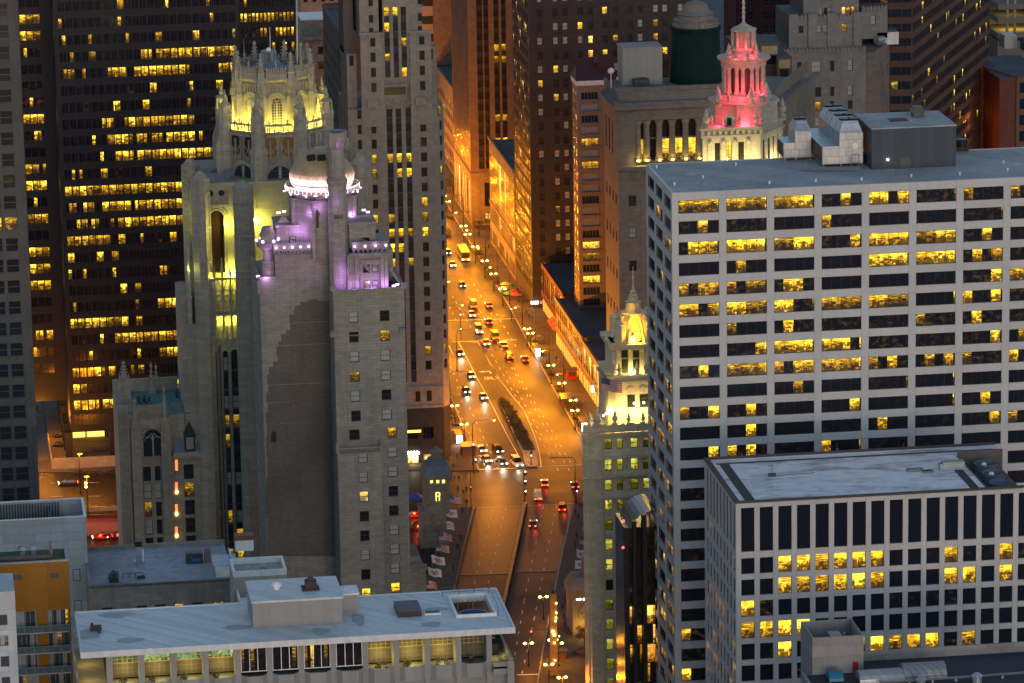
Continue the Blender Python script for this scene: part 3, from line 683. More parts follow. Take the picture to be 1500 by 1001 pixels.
m = MB(); m.box(p.x-2, p.x+45, p.y-14, p.y-.1, 10, zb-.3); m.box(q.x+.1, p.x+45, p.y-.1, p.y+6, 10, zb-.3); m.build('wall', M_CONC, t)
m = MB(); m.box(p.x-2, p.x+45, p.y-14, p.y-.1, zb-.3, zb-.1); m.box(q.x+.1, p.x+45, p.y-.1, p.y+6, zb-.3, zb-.1); m.build('roof', plain('black roof membrane', (.03, .035, .045), .7), t)
m = MB(); m.box(p.x-2, p.x-1.6, p.y-14, p.y-.1, zb-.1, zb+.7); m.box(q.x+.1, p.x+45, p.y+5.6, p.y+6, zb-.1, zb+1.6); m.build('parapet', M_CONC, t)
def duct(name, label, xs, ys, r, mat, n=9):
    m = MB(); x0_, x1_ = xs; pts = []
    for i in range(n+1):
        a = PI*i/n; pts.append((ys + r*math.cos(a), zb+r*math.sin(a)*.9))
    for i in range(n): m.quad((x0_, pts[i][0], pts[i][1]), (x1_, pts[i][0], pts[i][1]), (x1_, pts[i+1][0], pts[i+1][1]), (x0_, pts[i+1][0], pts[i+1][1]))
    m.face([(x0_, a, b) for a, b in pts][::-1]); m.face([(x1_, a, b) for a, b in pts])
    return tag(m.build(name, mat), label, 'duct')
M_DUCT = stone('corrugated duct metal', (.34, .36, .38), .1, (1.25, 90, .1), .55, rough=.45, metal=.4)
duct('roof_duct', 'smooth rounded metal duct in the bottom right corner, left of the ribbed one', (q.x-2.0, q.x+5.5), p.y-4.5, 1.9, M_GALV)
duct('roof_duct', 'large ribbed metal housing on the dark roof at the bottom right', (q.x+5.6, q.x+13), p.y-3.6, 2.4, M_DUCT)
duct('tarp_cover', 'bright blue tarpaulin over a machine below the red door', (p.x+2.0, p.x+4.4), p.y-3.0, 1.6, plain('blue tarpaulin', (.02, .17, .28), .4))
m = MB(); m.tube((q.x+1, p.y-8, zb+.5), (p.x+44, p.y-7, zb+.5), .22, 6)
for i in range(9): x = q.x+2+i*4; m.box(x-.2, x+.2, p.y-8.1+.02*i, p.y-7.5, zb-.1, zb+.4)
tag(m.build('roof_pipe', M_GREY), 'long thin grey pipe across the dark roof at the bottom right', 'pipe')
for i, px in enumerate((1352, 1437)):
    c = atD(px, 990, 682); m = MB(); m.lathe(c.x, p.y-9, [(.8, zb-.1), (.8, zb+.9), (1.0, zb+1.0), (.5, zb+1.5)], 10); tag(m.build('roof_vent', M_GALV), ('round roof vent left on the dark roof, beside the ribbed housing', 'round roof vent on the long pipe, rightmost on the dark roof')[i], 'vent')
# ================================================================ long low terrace block at the bottom
M_PRECAST = stone('pale grey precast concrete', (.31, .31, .31), .12, None, streak=.3)
M_GRIDBR = plain('brown window grid', (.20, .16, .08), .6)
M_TERR = stone('terrace tiles', (.34, .30, .20), .15, (.6, .6, .03), .7)
M_GREENRM = window_mat('green lit room glass', warm=(.28, .80, .30), hot=(.75, 1.0, .55), gain=.62, furn=.5, cell=20, rough=.5)
M_BROWNRM = window_mat('curtained terrace glass', warm=(.8, .6, .2), gain=.3, furn=.2, dark=(.10, .085, .06), cell=20, rough=.6)
M_DARKRM = window_mat('dark bar window glass', gain=.45, warm=(1, .40, .05), dark=(.012, .012, .018), cell=.5, furn=1)
P = atD(118, 958, 600); XL, YF, ZB = P.x, P.y, P.z
XR = atY(755, 921, YF).x; YB = YF+20.4; ZS = ZB; TH = .75
t1 = thing('terrace_building', 'long low building at the bottom with a flat pale blue overhanging roof and terraces', 'building', (XL, YF, 0))
hx0, hx1 = atZ(662, 900, ZS).x, atZ(744-22, 900, ZS).x
hy0, hy1 = atZ(672, 905, ZS).y, atZ(668, 876, ZS).y
hx0 = atZ(671, 905, ZS).x; hx1 = atZ(724, 902, ZS).x
m = MB()
m.box(XL+.3, hx0, YF+.3, YB-.3, ZS-TH, ZS); m.box(hx1, XR-.3, YF+.3, YB-.3, ZS-TH, ZS); m.box(hx0, hx1, YF+.3, hy0, ZS-TH, ZS); m.box(hx0, hx1, hy1, YB-.3, ZS-TH, ZS)
m.build('roof', M_ROOFB, t1)
m = MB(); e = .3
m.box(XL, XR, YF, YF+e, ZS-TH, ZS+.18); m.box(XL, XR, YB-e, YB, ZS-TH, ZS+.18); m.box(XL, XL+e, YF+e, YB-e, ZS-TH, ZS+.18); m.box(XR-e, XR, YF+e, YB-e, ZS-TH, ZS+.18)
m.build('roof_edge', plain('pale roof edge', (.62, .64, .66), .5), t1)
m = MB(); k = .35
m.box(hx0-k, hx1+k, hy0-k, hy0, ZS+.01, ZS+.5); m.box(hx0-k, hx1+k, hy1, hy1+k, ZS+.01, ZS+.5); m.box(hx0-k, hx0, hy0, hy1, ZS+.01, ZS+.5); m.box(hx1, hx1+k, hy0, hy1, ZS+.01, ZS+.5)
m.build('opening_curb', M_WHITE, t1)
m = MB(); m.box(hx0, hx1, hy0, hy1, ZS-3.6, ZS-3.4, 0); m.box(hx0-.2, hx0, hy0, hy1, ZS-3.4, ZS-TH); m.box(hx0, hx1, hy1, hy1+.2, ZS-3.4, ZS-TH); m.build('well_wall', stone('rusty well wall', (.16, .11, .08), .3), t1)
cx, cy = (hx0+hx1)/2, hy0+3.1
m = MB(); m.lathe(cx, cy, [(2.1, ZS-3.4), (2.1, ZS-.9), (2.3, ZS-.8), (2.3, ZS-.45), (2.0, ZS-.45), (1.9, ZS-1.2), (.1, ZS-1.25)], 20); tag(m.build('cooling_fan', plain('blue fan casing', (.06, .13, .22), .4)), 'round blue fan sunk in the square opening of the pale blue roof', 'fan')
m = MB()
for i in range(7):
    x = hx0+.4+(hx1-hx0-.8)*i/6; m.tube((x, hy1-.4, ZS-3.4), (x, hy1-.4, ZS-.4), .09, 4, i % 3)
m.box(hx0+.3, hx0+1.4, hy0+4, hy0+5, ZS-3.4, ZS-1, 1); m.box(hx1-1.3, hx1-.5, hy0+1, hy0+2, ZS-3.4, ZS-1.2, 2)
tag(m.build('pipework', [plain('rust pipe', (.25, .09, .04), .6), plain('yellow pipe', (.45, .30, .05), .6), plain('copper pipe', (.25, .10, .05), .5, .6)]), 'rusty and yellow pipes around the sunken blue fan', 'pipes')
m = MB()
for x in (hx0-1.0, hx0+1.6, hx1-1.6, hx1+.6): m.tube((x, hy1+1.0, ZS), (x, hy1+1.0, ZS+1.4), .05)
for z in (.7, 1.4): m.tube((hx0-1, hy1+1, ZS+z), (hx1+.6, hy1+1, ZS+z), .04)
m.tube((hx1+.6, hy1+1, ZS+1.4), (hx1+.6, hy0, ZS+1.4), .04); m.tube((hx1+.6, hy0, ZS), (hx1+.6, hy0, ZS+1.4), .05)
tag(m.build('guard_rail', M_DGREY), 'thin guard rail around the square opening in the pale blue roof', 'railing')
# columns and bays
cpx = [160, 207, 254, 301, 348, 394.5, 441, 488, 535, 580.5, 626, 671.5, 716.5]
zg = ZS-TH; zpar = atY(560, 980, YF).z; zfl = zpar-.6; YG = YF+4.0
cxs = [atY(c, 955, YF+1.1).x for c in cpx]; cw = .82
for x in cxs:
    m = MB(); m.box(x-cw/2, x+cw/2, YF+.9, YG+.6, 40, zg); m.build('column', M_PRECAST, t1)
m = MB(); m.box(cxs[0]+.5, cxs[-1]-.5, YG+.65, YB-1.5, 40, ZS-4.0); m.box(cxs[-1], cxs[-1]+2.0, YG+1.2, YB-1.5, 40, ZS-4.0); m.build('core', M_CORE, t1)
m = MB(); m.box(XL-.6, cxs[0]-cw/2, YF-.2, YB, zfl-.3, zfl); m.box(cxs[-1]+cw/2, XR-.5, YF-.5, YB-1, zfl-.3, zfl)
for a, b in zip(cxs, cxs[1:]): m.box(a+cw/2, b-cw/2, YF+.9, YG+.6, zfl-.3, zfl)
m.build('terrace_floor', M_TERR, t1)
M_YG = plain('yellow lit brass grid', (.45, .36, .06), .5)
for i, (a, b) in enumerate(zip(cxs, cxs[1:])):
    x0, x1 = a+cw/2, b-cw/2
    if 4 <= i <= 7:
        h = zg-(zpar+.35); me = window_mesh(round(x1-x0, 2), round(h, 2), .02, 2, 0, .12, (M_WHITE, M_DARKRM))
        inst('window', me, t1, (x0, YF+1.1, zpar+.35), 0, lit=.18)
    else:
        h = zg-zfl-.35; green = i in (0, 1, 2, 3)
        me = window_mesh(round(x1-x0, 2), round(h*.52, 2), .02, 4, 3 if green else 3, .10, (M_YG, M_GREENRM if green else M_BROWNRM))
        inst('window', me, t1, (x0, YG, zfl+.35+h*.48), 0, lit=1.0 if green else (.4 if i < 11 else .0))
        me = window_mesh(round(x1-x0, 2), round(h*.48, 2), .02, 4, 2, .10, (M_GRIDBR, M_BROWNRM))
        inst('window', me, t1, (x0, YG, zfl+.35), 0, lit=.0)
    # bowed parapet
    yb0 = YF+.9; pts = [(x0, yb0+.3), (x0, yb0-.1), (x0+.75, yb0-.95), (x1-.75, yb0-.95), (x1, yb0-.1), (x1, yb0+.3), (x1-.3, yb0+.05), (x1-.9, yb0-.7), (x0+.9, yb0-.7), (x0+.3, yb0+.05)]
    m = MB(); n = 5
    o_ = [(x0, yb0), (x0+.75, yb0-.95), (x1-.75, yb0-.95), (x1, yb0)]; i_ = [(x0, yb0+.28), (x0+.86, yb0-.7), (x1-.86, yb0-.7), (x1, yb0+.28)]
    for q in range(3): m.prism([o_[q], o_[q+1], i_[q+1], i_[q]], zpar-2.15, zpar)
    m.prism([(x0, yb0+.28), (x0+.86, yb0-.7), (x1-.86, yb0-.7), (x1, yb0+.28), (x1, YG), (x0, YG)], zfl-1.0, zfl+.02)
    m.build('parapet', M_PRECAST, t1)
    me = window_mesh(round(x1-x0, 2), 2.6, .02, 2, 0, .14, (M_FRAME, M_DARKRM)); inst('window', me, t1, (x0, YF+1.3, zpar-5.0), 0, lit=.15)
m = MB(); m.box(XR-.9, XR-.5, YF-.5, YB-1, zfl, zfl+1.3); m.box(cxs[-1]+cw/2, XR-.9, YF-.5, YF-.1, zfl-1.2, zpar+.1); m.box(XR-1.4, XR-.4, YF-.9, YF-.51, 40, zpar+.3); m.box(XL-.7, XL-.35, YF-.2, YB, zfl, zfl+1.2); m.build('end_parapet', M_PRECAST, t1)
m = MB(); m.box(XL-.5, XR-1.0, YF+1.3, YB-1.6, 0, zfl-.4); m.build('lower_storeys', M_PRECAST, t1)
# terrace lamps (cross shaped glowing fittings under the eaves), furniture
for i in (8, 9, 10, 0, 1, 2, 3):
    x = (cxs[i]+cxs[i+1])/2
    if i > 7:
        m = MB(); m.box(x-.9, x+.9, YG-.09, YG-.02, zg-.75, zg-.62); m.box(x-.08, x+.08, YG-.09, YG-.02, zg-1.2, zg-.76); m.box(x-.08, x+.08, YG-.09, YG-.02, zg-.61, zg-.2); m.build('wall_lamp', lampmat('terrace lamp', (1, .75, .2), 2.5), t1)
    light('terrace_lamp', (x, YF+2.4, zfl+1.6), 85 if i > 7 else 70, (1, .76, .18), t1, r=.5)
light('terrace_lamp', (XR-2.6, YF+3, zfl+1.6), 60, (1, .8, .3), t1, r=.5)
for y in (4, 12): light('terrace_lamp', (XL+1.2, YF+y, zfl+1.8), 60, (1, .7, .16), t1, r=.4)
def chair(x, y, z, rz, label):
    m = MB(); m.box(-.28, .28, -.25, .25, .4, .46); m.xform(Matrix.Identity(4)); t = thing('terrace_chair', label, 'chair', (x, y, z), 'chairs on the terraces', rz)
    m.build('seat', M_DGREY, t, loc=(0, 0, 0)); m = MB(); m.box(-.28, .28, .22, .28, .47, 1.0); m.build('backrest', M_DGREY, t, loc=(0, 0, 0))
    for sx in (-.25, .25):
        for sy in (-.22, .22): m = MB(); m.box(sx-.03, sx+.03, sy-.03, sy+.03, 0, .4); m.build('leg', M_DGREY, t, loc=(0, 0, 0))
for i, dx, lab in ((10, -.6, 'dark terrace chair, left of the pair under the third lit grid'), (10, .6, 'dark terrace chair, right of the pair under the third lit grid'), (11, -.2, 'single dark chair on the terrace before the dark upper panes'), (8, .7, 'dark chair beside the shrub on the leftmost lit terrace bay')):
    chair((cxs[i]+cxs[i+1])/2+dx, YF+2.3, zfl+.02, R.uniform(-.3, .3), lab)
for i, dx, lab in ((8, -.3, 'round green shrub on the terrace beside a dark chair'), (9, -.7, 'wide low shrub on the terrace next to an empty corner'), (3, -.9, 'small shrub on the terrace left of the dark bar windows'), (2, -.8, 'small shrub below the second green window from the dark bar windows'), (1, -.8, 'small shrub below a green window, third from the dark bar windows'), (0, -.4, 'small shrub at the left end of the terraces')):
    x = (cxs[i]+cxs[i+1])/2+dx; t = thing('potted_shrub', lab, 'plant', (x, YF+1.9, zfl+.02), 'shrubs on the terraces')
    m = MB(); m.lathe(x, YF+1.9, [(.3, zfl+.02), (.42, zfl+.5)], 9); m.build('pot', M_PRECAST, t)
    m = MB(); leaf_clump(m, (x, YF+1.9, zfl+.55), .7, 90, .14, .8); m.build('foliage', M_LEAF, t)
for k, (x, y) in enumerate(((XR-2.2, YF+2.2), (XR-2.4, YF+6.0))):
    t = thing('lounge_chair', ('reclining dark lounge chair at the near end of the corner terrace', 'reclining dark lounge chair at the far end of the corner terrace')[k], 'lounge chair', (x, y, zfl), None, -1.2)
    m = MB(); m.box(-.35, .35, -.9, .4, .35, .42); m.build('seat', M_DGREY, t, loc=(0,0,0)); m = MB(); m.quad((-.35, .4, .4), (.35, .4, .4), (.35, 1.0, 1.0), (-.35, 1.0, 1.0)); m.box(-.35, .35, 1.0, 1.05, .95, 1.02); m.build('backrest', M_DGREY, t, loc=(0,0,0))
    m = MB()
    for sx in (-.3, .3):
        for sy in (-.8, .35): m.box(sx-.03, sx+.03, sy-.03, sy+.03, 0, .35)
    m.build('leg', M_DGREY, t, loc=(0,0,0))
# roof things
t = thing('penthouse', 'pale concrete lift house standing on the pale blue roof', 'rooftop structure', tuple(atZ(373, 920, ZS)))
m = MB(); bx = boxpx(m, 371, 502, 921, 884, 10.5, ZS+.01); m.build('wall', M_PRECAST, t)
m = MB(); m.box(bx[0]-.2, bx[1]+.2, bx[2]-.2, bx[3]+.2, bx[5], bx[5]+.3); m.build('roof', M_ROOFB, t)
zp = bx[5]+.3
m = MB(); m.lathe(bx[0]+4.1, bx[2]+5.5, [(.5, zp), (.5, zp+.5), (.8, zp+.55), (.8, zp+.8), (.3, zp+1.15)], 12); m.build('vent', M_WHITE, t)
m = MB(); m.box(bx[0]+8.3, bx[0]+10, bx[2]+4, bx[2]+5.6, zp, zp+1.3); m.box(bx[0]+7.8, bx[0]+10.4, bx[2]+3.5, bx[2]+6, zp, zp+.25); m.box(bx[0]+8.7, bx[0]+9.6, bx[2]+4.3, bx[2]+5.3, zp+1.3, zp+1.7); m.build('chimney', plain('dark brown brick', (.06, .04, .035), .8), t)
m = MB()
for x, z in ((2.1, 2.9), (2.1, 2.2), (6.2, 2.9)): m.box(bx[0]+x, bx[0]+x+.5, bx[2]-.05, bx[2]-.005, ZS+z-.3, ZS+z)
m.build('vent_grille', M_GREY, t)
m = MB(); m.box(bx[1]+.02, bx[1]+3.0, bx[2]+5.8, bx[2]+9.6, ZS, ZS+2.6, 0); m.box(bx[1]+.02, bx[1]+3.2, bx[2]+5.6, bx[2]+9.8, ZS+2.6, ZS+2.85, 1); m.build('annex', [M_PRECAST, M_WHITE], t)
p = atZ(422, 914, ZS); m = MB(); m.box(p.x-.7, p.x+.8, p.y-.4, p.y+.4, ZS+.3, ZS+1.2)
for dx in (-1.5, -.9, 1.1, 1.7): m.tube((p.x+dx, p.y, ZS), (p.x+dx*.9, p.y, ZS+1.5), .05)
m.tube((p.x-1.5, p.y, ZS+1.2), (p.x+1.7, p.y, ZS+1.2), .05); tag(m.build('condenser_unit', M_BLACK), 'small black condenser in a wire frame before the lift house', 'air conditioner')
p = atZ(583, 905, ZS); m = MB(); m.box(p.x, p.x+3.6, p.y, p.y+5.5, ZS, ZS+.9); tag(m.build('skylight_box', plain('dark maroon metal', (.045, .026, .03), .5)), 'low dark maroon box on the pale blue roof', 'skylight')
p = atZ(622, 902, ZS); m = MB(); m.box(p.x, p.x+2.5, p.y, p.y+1.3, ZS, ZS+.3, 0); m.box(p.x+.15, p.x+2.35, p.y+.12, p.y+1.18, ZS+.3, ZS+.34, 1); tag(m.build('roof_hatch', [M_WHITE, plain('dark maroon hatch', (.045, .026, .03), .5)]), 'small flat hatch with white rim right of the maroon box', 'roof hatch')
p = atZ(140, 925, ZS); m = MB(); m.box(p.x-.8, p.x+.9, p.y, p.y+1, ZS, ZS+.7); m.tube((p.x+.5, p.y-1.2, ZS), (p.x+.5, p.y-1.2, ZS+1.3), .18); m.tube((p.x-.4, p.y+2.6, ZS), (p.x-.4, p.y+2.6, ZS+.5), .2); tag(m.build('roof_vent', plain('dark sooty metal', (.05, .04, .04), .7)), 'sooty dark vent box and flue near the left end of the pale blue roof', 'vent')
M_SOOT = plain('soot stain', (.36, .40, .415), .8)
st = MB()
for (px, py, a, b) in ((170, 901, 2.6, .7), (192, 938, 2.2, .6), (470, 925, 1.5, .8), (525, 907, 1.0, 1.6), (632, 915, 1.5, .7), (640, 893, 1.8, .5), (350, 919, 2.4, .6), (130, 930, 2.0, 1.2)):
    p = atZ(px, py, ZS)
    st.face([(p.x+a*(1+.25*math.sin(3*q+px))*math.cos(2*PI*q/14), p.y+b*(1+.25*math.sin(5*q+py))*math.sin(2*PI*q/14)*2, ZS+.02) for q in range(14)])
st.build('roof_stain', M_SOOT, t1)

# ================================================================ bottom left cluster
M_WPANEL = stone('white facade panels', (.45, .49, .50), .08, (5.5, 1.55, .05), .72, rough=.6, rnd=.02)
M_DBLUE = stone('dark teal roof deck', (.075, .095, .11), .3)
P = atD(126, 757, 715); xr, yf, zt = P.x, P.y, P.z
t = thing('panel_building', 'white panelled building at the left edge with an open roof well', 'building', (xr, yf, 0))
xl = xr-34; D_ = atZ(119, 730, zt).y-yf
m = MB(); m.box(xl, xr, yf, yf+.35, 10, zt); m.box(xr-.35, xr, yf+.35, yf+D_, 10, zt); m.box(xl, xr-.35, yf+D_-.35, yf+D_, 10, zt); m.build('wall', M_WPANEL, t)
m = MB(); m.box(xl, xr-.35, yf+.35, yf+D_-.35, zt-4.3, zt-4); m.build('roof', M_DBLUE, t)
m = MB(); m.box(xl, xr+.1, yf-.1, yf+.4, zt, zt+.12); m.box(xr-.4, xr+.1, yf+.4, yf+D_, zt, zt+.12); m.box(xl, xr-.4, yf+D_-.4, yf+D_+.1, zt, zt+.12); m.build('coping', M_WHITE, t)
s = MB()
for i in range(60): x = xl+i*.5; s.box(x, x+.22, yf+D_-.62, yf+D_-.45, zt-3.9, zt-.3)
kind(s.build('screen_slat_row', M_DGREY, t), 'stuff')
m = MB(); m.box(xr-6.3, xr-6.0, yf+.4, yf+D_-.7, zt-4, zt-1.0); m.tube((xr-4, yf+4, zt-4), (xr-4, yf+4, zt-.6), .3); m.box(xr-4.6, xr-3.2, yf+3.4, yf+4.4, zt-1.2, zt-1); m.build('partition', M_DBLUE, t)
for i in range(5):
    x = xr-28+i*4.4; m = MB(); m.box(x, x+3, yf+3, yf+5.4, zt-4, zt-2.1); m.lathe(x+1.5, yf+4.2, [(.8, zt-2.1), (.8, zt-1.9)], 10); tag(m.build('air_conditioner', M_GALV), ['leftmost', 'second', 'middle', 'fourth', 'rightmost'][i]+' grey air conditioner in the open roof well of the white panelled building', 'air conditioner', 'air conditioners in the open roof well')
fr_mats = (M_FRAME, window_mat('flat window glass', gain=.5, dark=(.03, .045, .05)))
for z_ in (zt-11.5, zt-17.2): inst('window', window_mesh(1.3, 2.2, -.04, 0, 0, .1, fr_mats), t, (xr-2.7, yf, z_), 0, lit=.0)
m = MB(); m.box(xr-11.8, xr-11.2, yf-.9, yf-.3, zt-8.6, zt-4.6); m.build('vent_pipe', M_GREY, t)
# yellow flats
P = atD(100, 822, 640); xr2, yf2, zt2 = P.x, P.y, P.z
t = thing('apartment_building', 'ochre yellow apartment block with glass balconies and a green roof', 'apartment block', (xr2, yf2, 0))
M_OCH = stone('ochre facade panels', (.30, .125, .009), .06, (3.2, 60, .03), .8, rough=.6, streak=.05)
xl2 = atY(4, 827, yf2).x-6
zy = atY(100, 892, yf2).z
m = MB(); m.box(xl2, xr2, yf2, yf2+.4, zy, zt2); m.box(xr2-.4, xr2, yf2+.4, yf2+9, 10, zt2); m.box(atY(53, 900, yf2).x, atY(69.5, 900, yf2).x, yf2+.05, yf2+1, 10, zy); m.build('wall', M_OCH, t)
m = MB(); m.box(xl2, xr2-.4, yf2+.4, yf2+9, zt2-.9, zt2-.6); m.build('roof', stone('sedum roof', (.05, .09, .03), .3), t)
m = MB(); m.box(xl2, xr2+.1, yf2-.1, yf2+.4, zt2, zt2+.25); m.box(xr2-.4, xr2+.1, yf2+.4, yf2+9, zt2, zt2+.25); m.build('coping', M_GREY, t)
for a in (16.5, 71): 
    x = atY(a+3, 845, yf2).x; m = MB(); m.box(x, x+1.3, yf2-.03, yf2, zt2-2.6, zt2-1.8); m.build('vent_grille', M_DGREY, t)
m = MB(); m.box(xl2, xr2-2.4, yf2+1.5, yf2+1.8, zt2-.6, zt2+.7); m.build('roof_screen', M_DGREY, t)
for i, a in enumerate((33, 49)):
    p = atY(a, 803, yf2+5); m = MB(); m.lathe(p.x, p.y, [(.4, zt2-.6), (.4, zt2+.5), (.6, zt2+.7), (.3, zt2+1.1)], 9); tag(m.build('roof_vent', M_GALV), ('round metal vent on the green roof, left one of two', 'round metal vent on the green roof, right one of two')[i], 'vent', 'round vents on the green roof')
p = atY(75, 815, yf2+3); m = MB(); m.tube((p.x, p.y, zt2-.6), (p.x, p.y, zt2+2.6), .28); tag(m.build('flue_pipe', M_GREY), 'upright grey flue pipe on the green roof', 'pipe')
M_BALGL = plain('balcony glass', (.10, .15, .17), .15, 0, spec=.6); M_CURT = window_mat('curtained flat glass', gain=.35, dark=(.05, .075, .085), blue=.3, cell=.7)
for f in range(5):
    zf = zy-3.35*(f+1)
    for a, b in ((23, 52.5), (70, 101)):
        x0, x1 = atY(a, 910, yf2).x, atY(b, 910, yf2).x
        inst('window', window_mesh(round(x1-x0, 2), 3.0, .0, 3, 0, .1, (M_GREY, M_CURT)), t, (x0, yf2+.9, zf+.1), 0, lit=.05)
    x0, x1 = atY(22, 910, yf2).x, atY(101, 910, yf2).x
    m = MB(); m.box(x0, x1, yf2-.9, yf2+.8, zf-.15, zf+.05); m.build('balcony_slab', M_WPANEL, t)
    m = MB(); m.box(x0, x1, yf2-.88, yf2-.82, zf+.05, zf+1.05); m.build('balcony_glass', M_BALGL, t)
    m = MB(); m.box(x0, x1, yf2-.92, yf2-.78, zf+1.05, zf+1.12)
    for i in range(7): x = x0+(x1-x0)*i/6; m.box(x-.04, x+.04, yf2-.95, yf2-.89, zf-.1, zf+1.05)
    m.build('railing', M_GREY, t)
# white slab at the very left
P = atD(21.5, 866, 605); t = thing('white_building', 'white rendered building in the bottom left corner with small dark windows', 'building', (P.x, P.y, 0))
facade(t, (P.x-14, P.y, 0), 0, even(4, 1.9, 3.2, 1.25), [(P.z-3.55-3.2*i-1.6, P.z-3.55-3.2*i) for i in range(4)], 14, P.z, stone('white render', (.52, .56, .60), .06, (6, 3.2, .03), .8), (M_DGREY, M_CURT), lambda c, r: .03, rec=.15, dep=.4, nv=0, nh=0, fr=.1, z0=10)
m = MB(); m.box(P.x-14, P.x-.02, P.y+.45, P.y+10, 10, P.z-.2); m.build('core', M_WPANEL, t)

# ================================================================ low roof behind the terrace block
M_LIME = stone('weathered limestone', (.30, .27, .23), .22, (1.6, .75, .03), .75, streak=.4)
M_SNOWROOF = stone('pale blotched roof felt', (.34, .37, .40), .35, None, streak=.6)
P = atD(131, 862, 700); xa, ya, za = P.x, P.y, P.z
xb = atY(345, 848, ya).x; yb = atZ(140, 806, za-1).y
t = thing('low_stone_building', 'low weathered stone building with a blotchy pale roof behind the terrace block', 'building', (xa, ya, 0))
colsL = [(atY(p-8, 880, ya).x-xa, atY(p+7, 880, ya).x-xa) for p in (157, 208, 235, 263, 290, 321)]
facade(t, (xa, ya, 0), 0, [c for c in colsL], [(za-7.2, za-3.6)], xb-xa, za, M_LIME, (M_BLACK, window_mat('lamp lit room glass', gain=.6, dark=(.05, .055, .06), warm=(1, .40, .10), cell=9)), lambda c, r: 1.0 if c in (3, 5) else .05, rec=.2, dep=.5, nv=0, nh=1, fr=.14, z0=20)
m = MB(); m.box(xa, xa+.5, ya+.52, yb, 20, za); m.box(xa+.5, xb, yb-.4, yb, 20, za-.3); m.build('side_wall', M_LIME, t)
m = MB(); m.box(xa+.5, xb, ya+.55, yb-.4, 20, za-1.0); m.build('roof', M_SNOWROOF, t)
m = MB(); m.box(xa-.15, xb, ya-.2, ya+.55, za, za+.25); m.build('coping', stone('dark coping stone', (.14, .13, .12), .3, (1.4, .6, .05)), t)
zl = za-1.0
p = atZ(204, 826, zl); t = thing('chimney_stack', 'steel chimney with a black cap on the blotchy pale roof', 'chimney', tuple(p))
m = MB(); m.box(p.x-.9, p.x+.9, p.y-.4, p.y+1, zl, zl+.5); m.box(p.x-.5, p.x+.5, p.y, p.y+.8, zl+.5, zl+3.1); m.build('casing', M_GALV, t)
m = MB(); m.box(p.x-.6, p.x+.6, p.y-.1, p.y+.9, zl+3.1, zl+4.0); m.build('cap', M_BLACK, t)
m = MB(); m.tube((p.x+.7, p.y-.2, zl), (p.x+.7, p.y-.2, zl+2.7), .16, 6); m.build('pipe', M_WHITE, t)
p = atZ(167, 853, zl); t = thing('potted_bush', 'dark green bush in a box on the blotchy pale roof', 'plant', tuple(p))
m = MB(); m.box(p.x-.8, p.x+.8, p.y-.3, p.y+.8, zl, zl+.8); m.build('planter_box', M_DGREY, t)
m = MB(); leaf_clump(m, (p.x, p.y+.2, zl+1.0), 1.05, 220, .16, 1.0); m.build('foliage', M_LEAF, t)
p = atZ(290, 826, zl); t = thing('rooftop_unit', 'dark metal unit with a blue panel on the blotchy pale roof', 'air conditioner', tuple(p))
m = MB(); m.box(p.x-2, p.x+.9, p.y, p.y+2, zl, zl+1.9); m.build('casing', M_DGREY, t)
m = MB(); m.box(p.x-1.1, p.x+.4, p.y-.05, p.y-.005, zl+.4, zl+1.0); m.build('panel', plain('blue panel', (.05, .16, .26), .5), t)
m = MB(); m.box(p.x+1.2, p.x+2.3, p.y+.2, p.y+1.4, zl, zl+2.3); m.build('flue', stone('rusty flue', (.22, .14, .12), .3), t)
p = atZ(323, 846, zl); m = MB(); q = atZ(322, 845, zl)
t = thing('roof_hut', 'small white stair hut with a sloping skylight at the end of the blotchy roof', 'rooftop structure', tuple(p))
m = MB(); m.box(p.x-.7, p.x+2.6, p.y, p.y+3.5, zl, zl+2.2); m.build('wall', M_WHITE, t)
m = MB(); m.face([(p.x-1.2, p.y-.3, zl+2.22), (p.x+2.9, p.y-.3, zl+2.22), (p.x+2.9, p.y+4.0, zl+2.9), (p.x-1.2, p.y+4.0, zl+2.9)]); m.box(p.x+1.9, p.x+2.2, p.y+1, p.y+6.5, zl+2.9, zl+3.2); m.build('roof', M_GALV, t)
p = atZ(180, 848, zl); m = MB()
for dx in (0, 1.1, 2.2, 3.4): m.tube((p.x+dx, p.y, zl), (p.x+dx, p.y, zl+.9), .06)
m.tube((p.x, p.y, zl+.9), (p.x+3.4, p.y, zl+.9), .06); m.box(p.x+2.4, p.x+3.8, p.y-.8, p.y-.2, zl, zl+.5)
tag(m.build('roof_bench', M_DGREY), 'low dark frame and bench right of the bush on the blotchy roof', 'bench')
p = atZ(345, 802, zl-.2)
t = thing('rooftop_unit', 'red brown rooftop unit against the stone tower foot', 'air conditioner', (p.x, p.y, zl-1))
m = MB(); m.box(p.x, p.x+3.2, p.y, p.y+2, zl-1, zl+1.0); m.build('casing', M_WHITE, t)
m = MB(); m.box(p.x-.1, p.x+3.3, p.y-.1, p.y+2.1, zl+1.0, zl+1.8); m.build('hood', plain('red brown hood', (.17, .07, .05), .6), t)
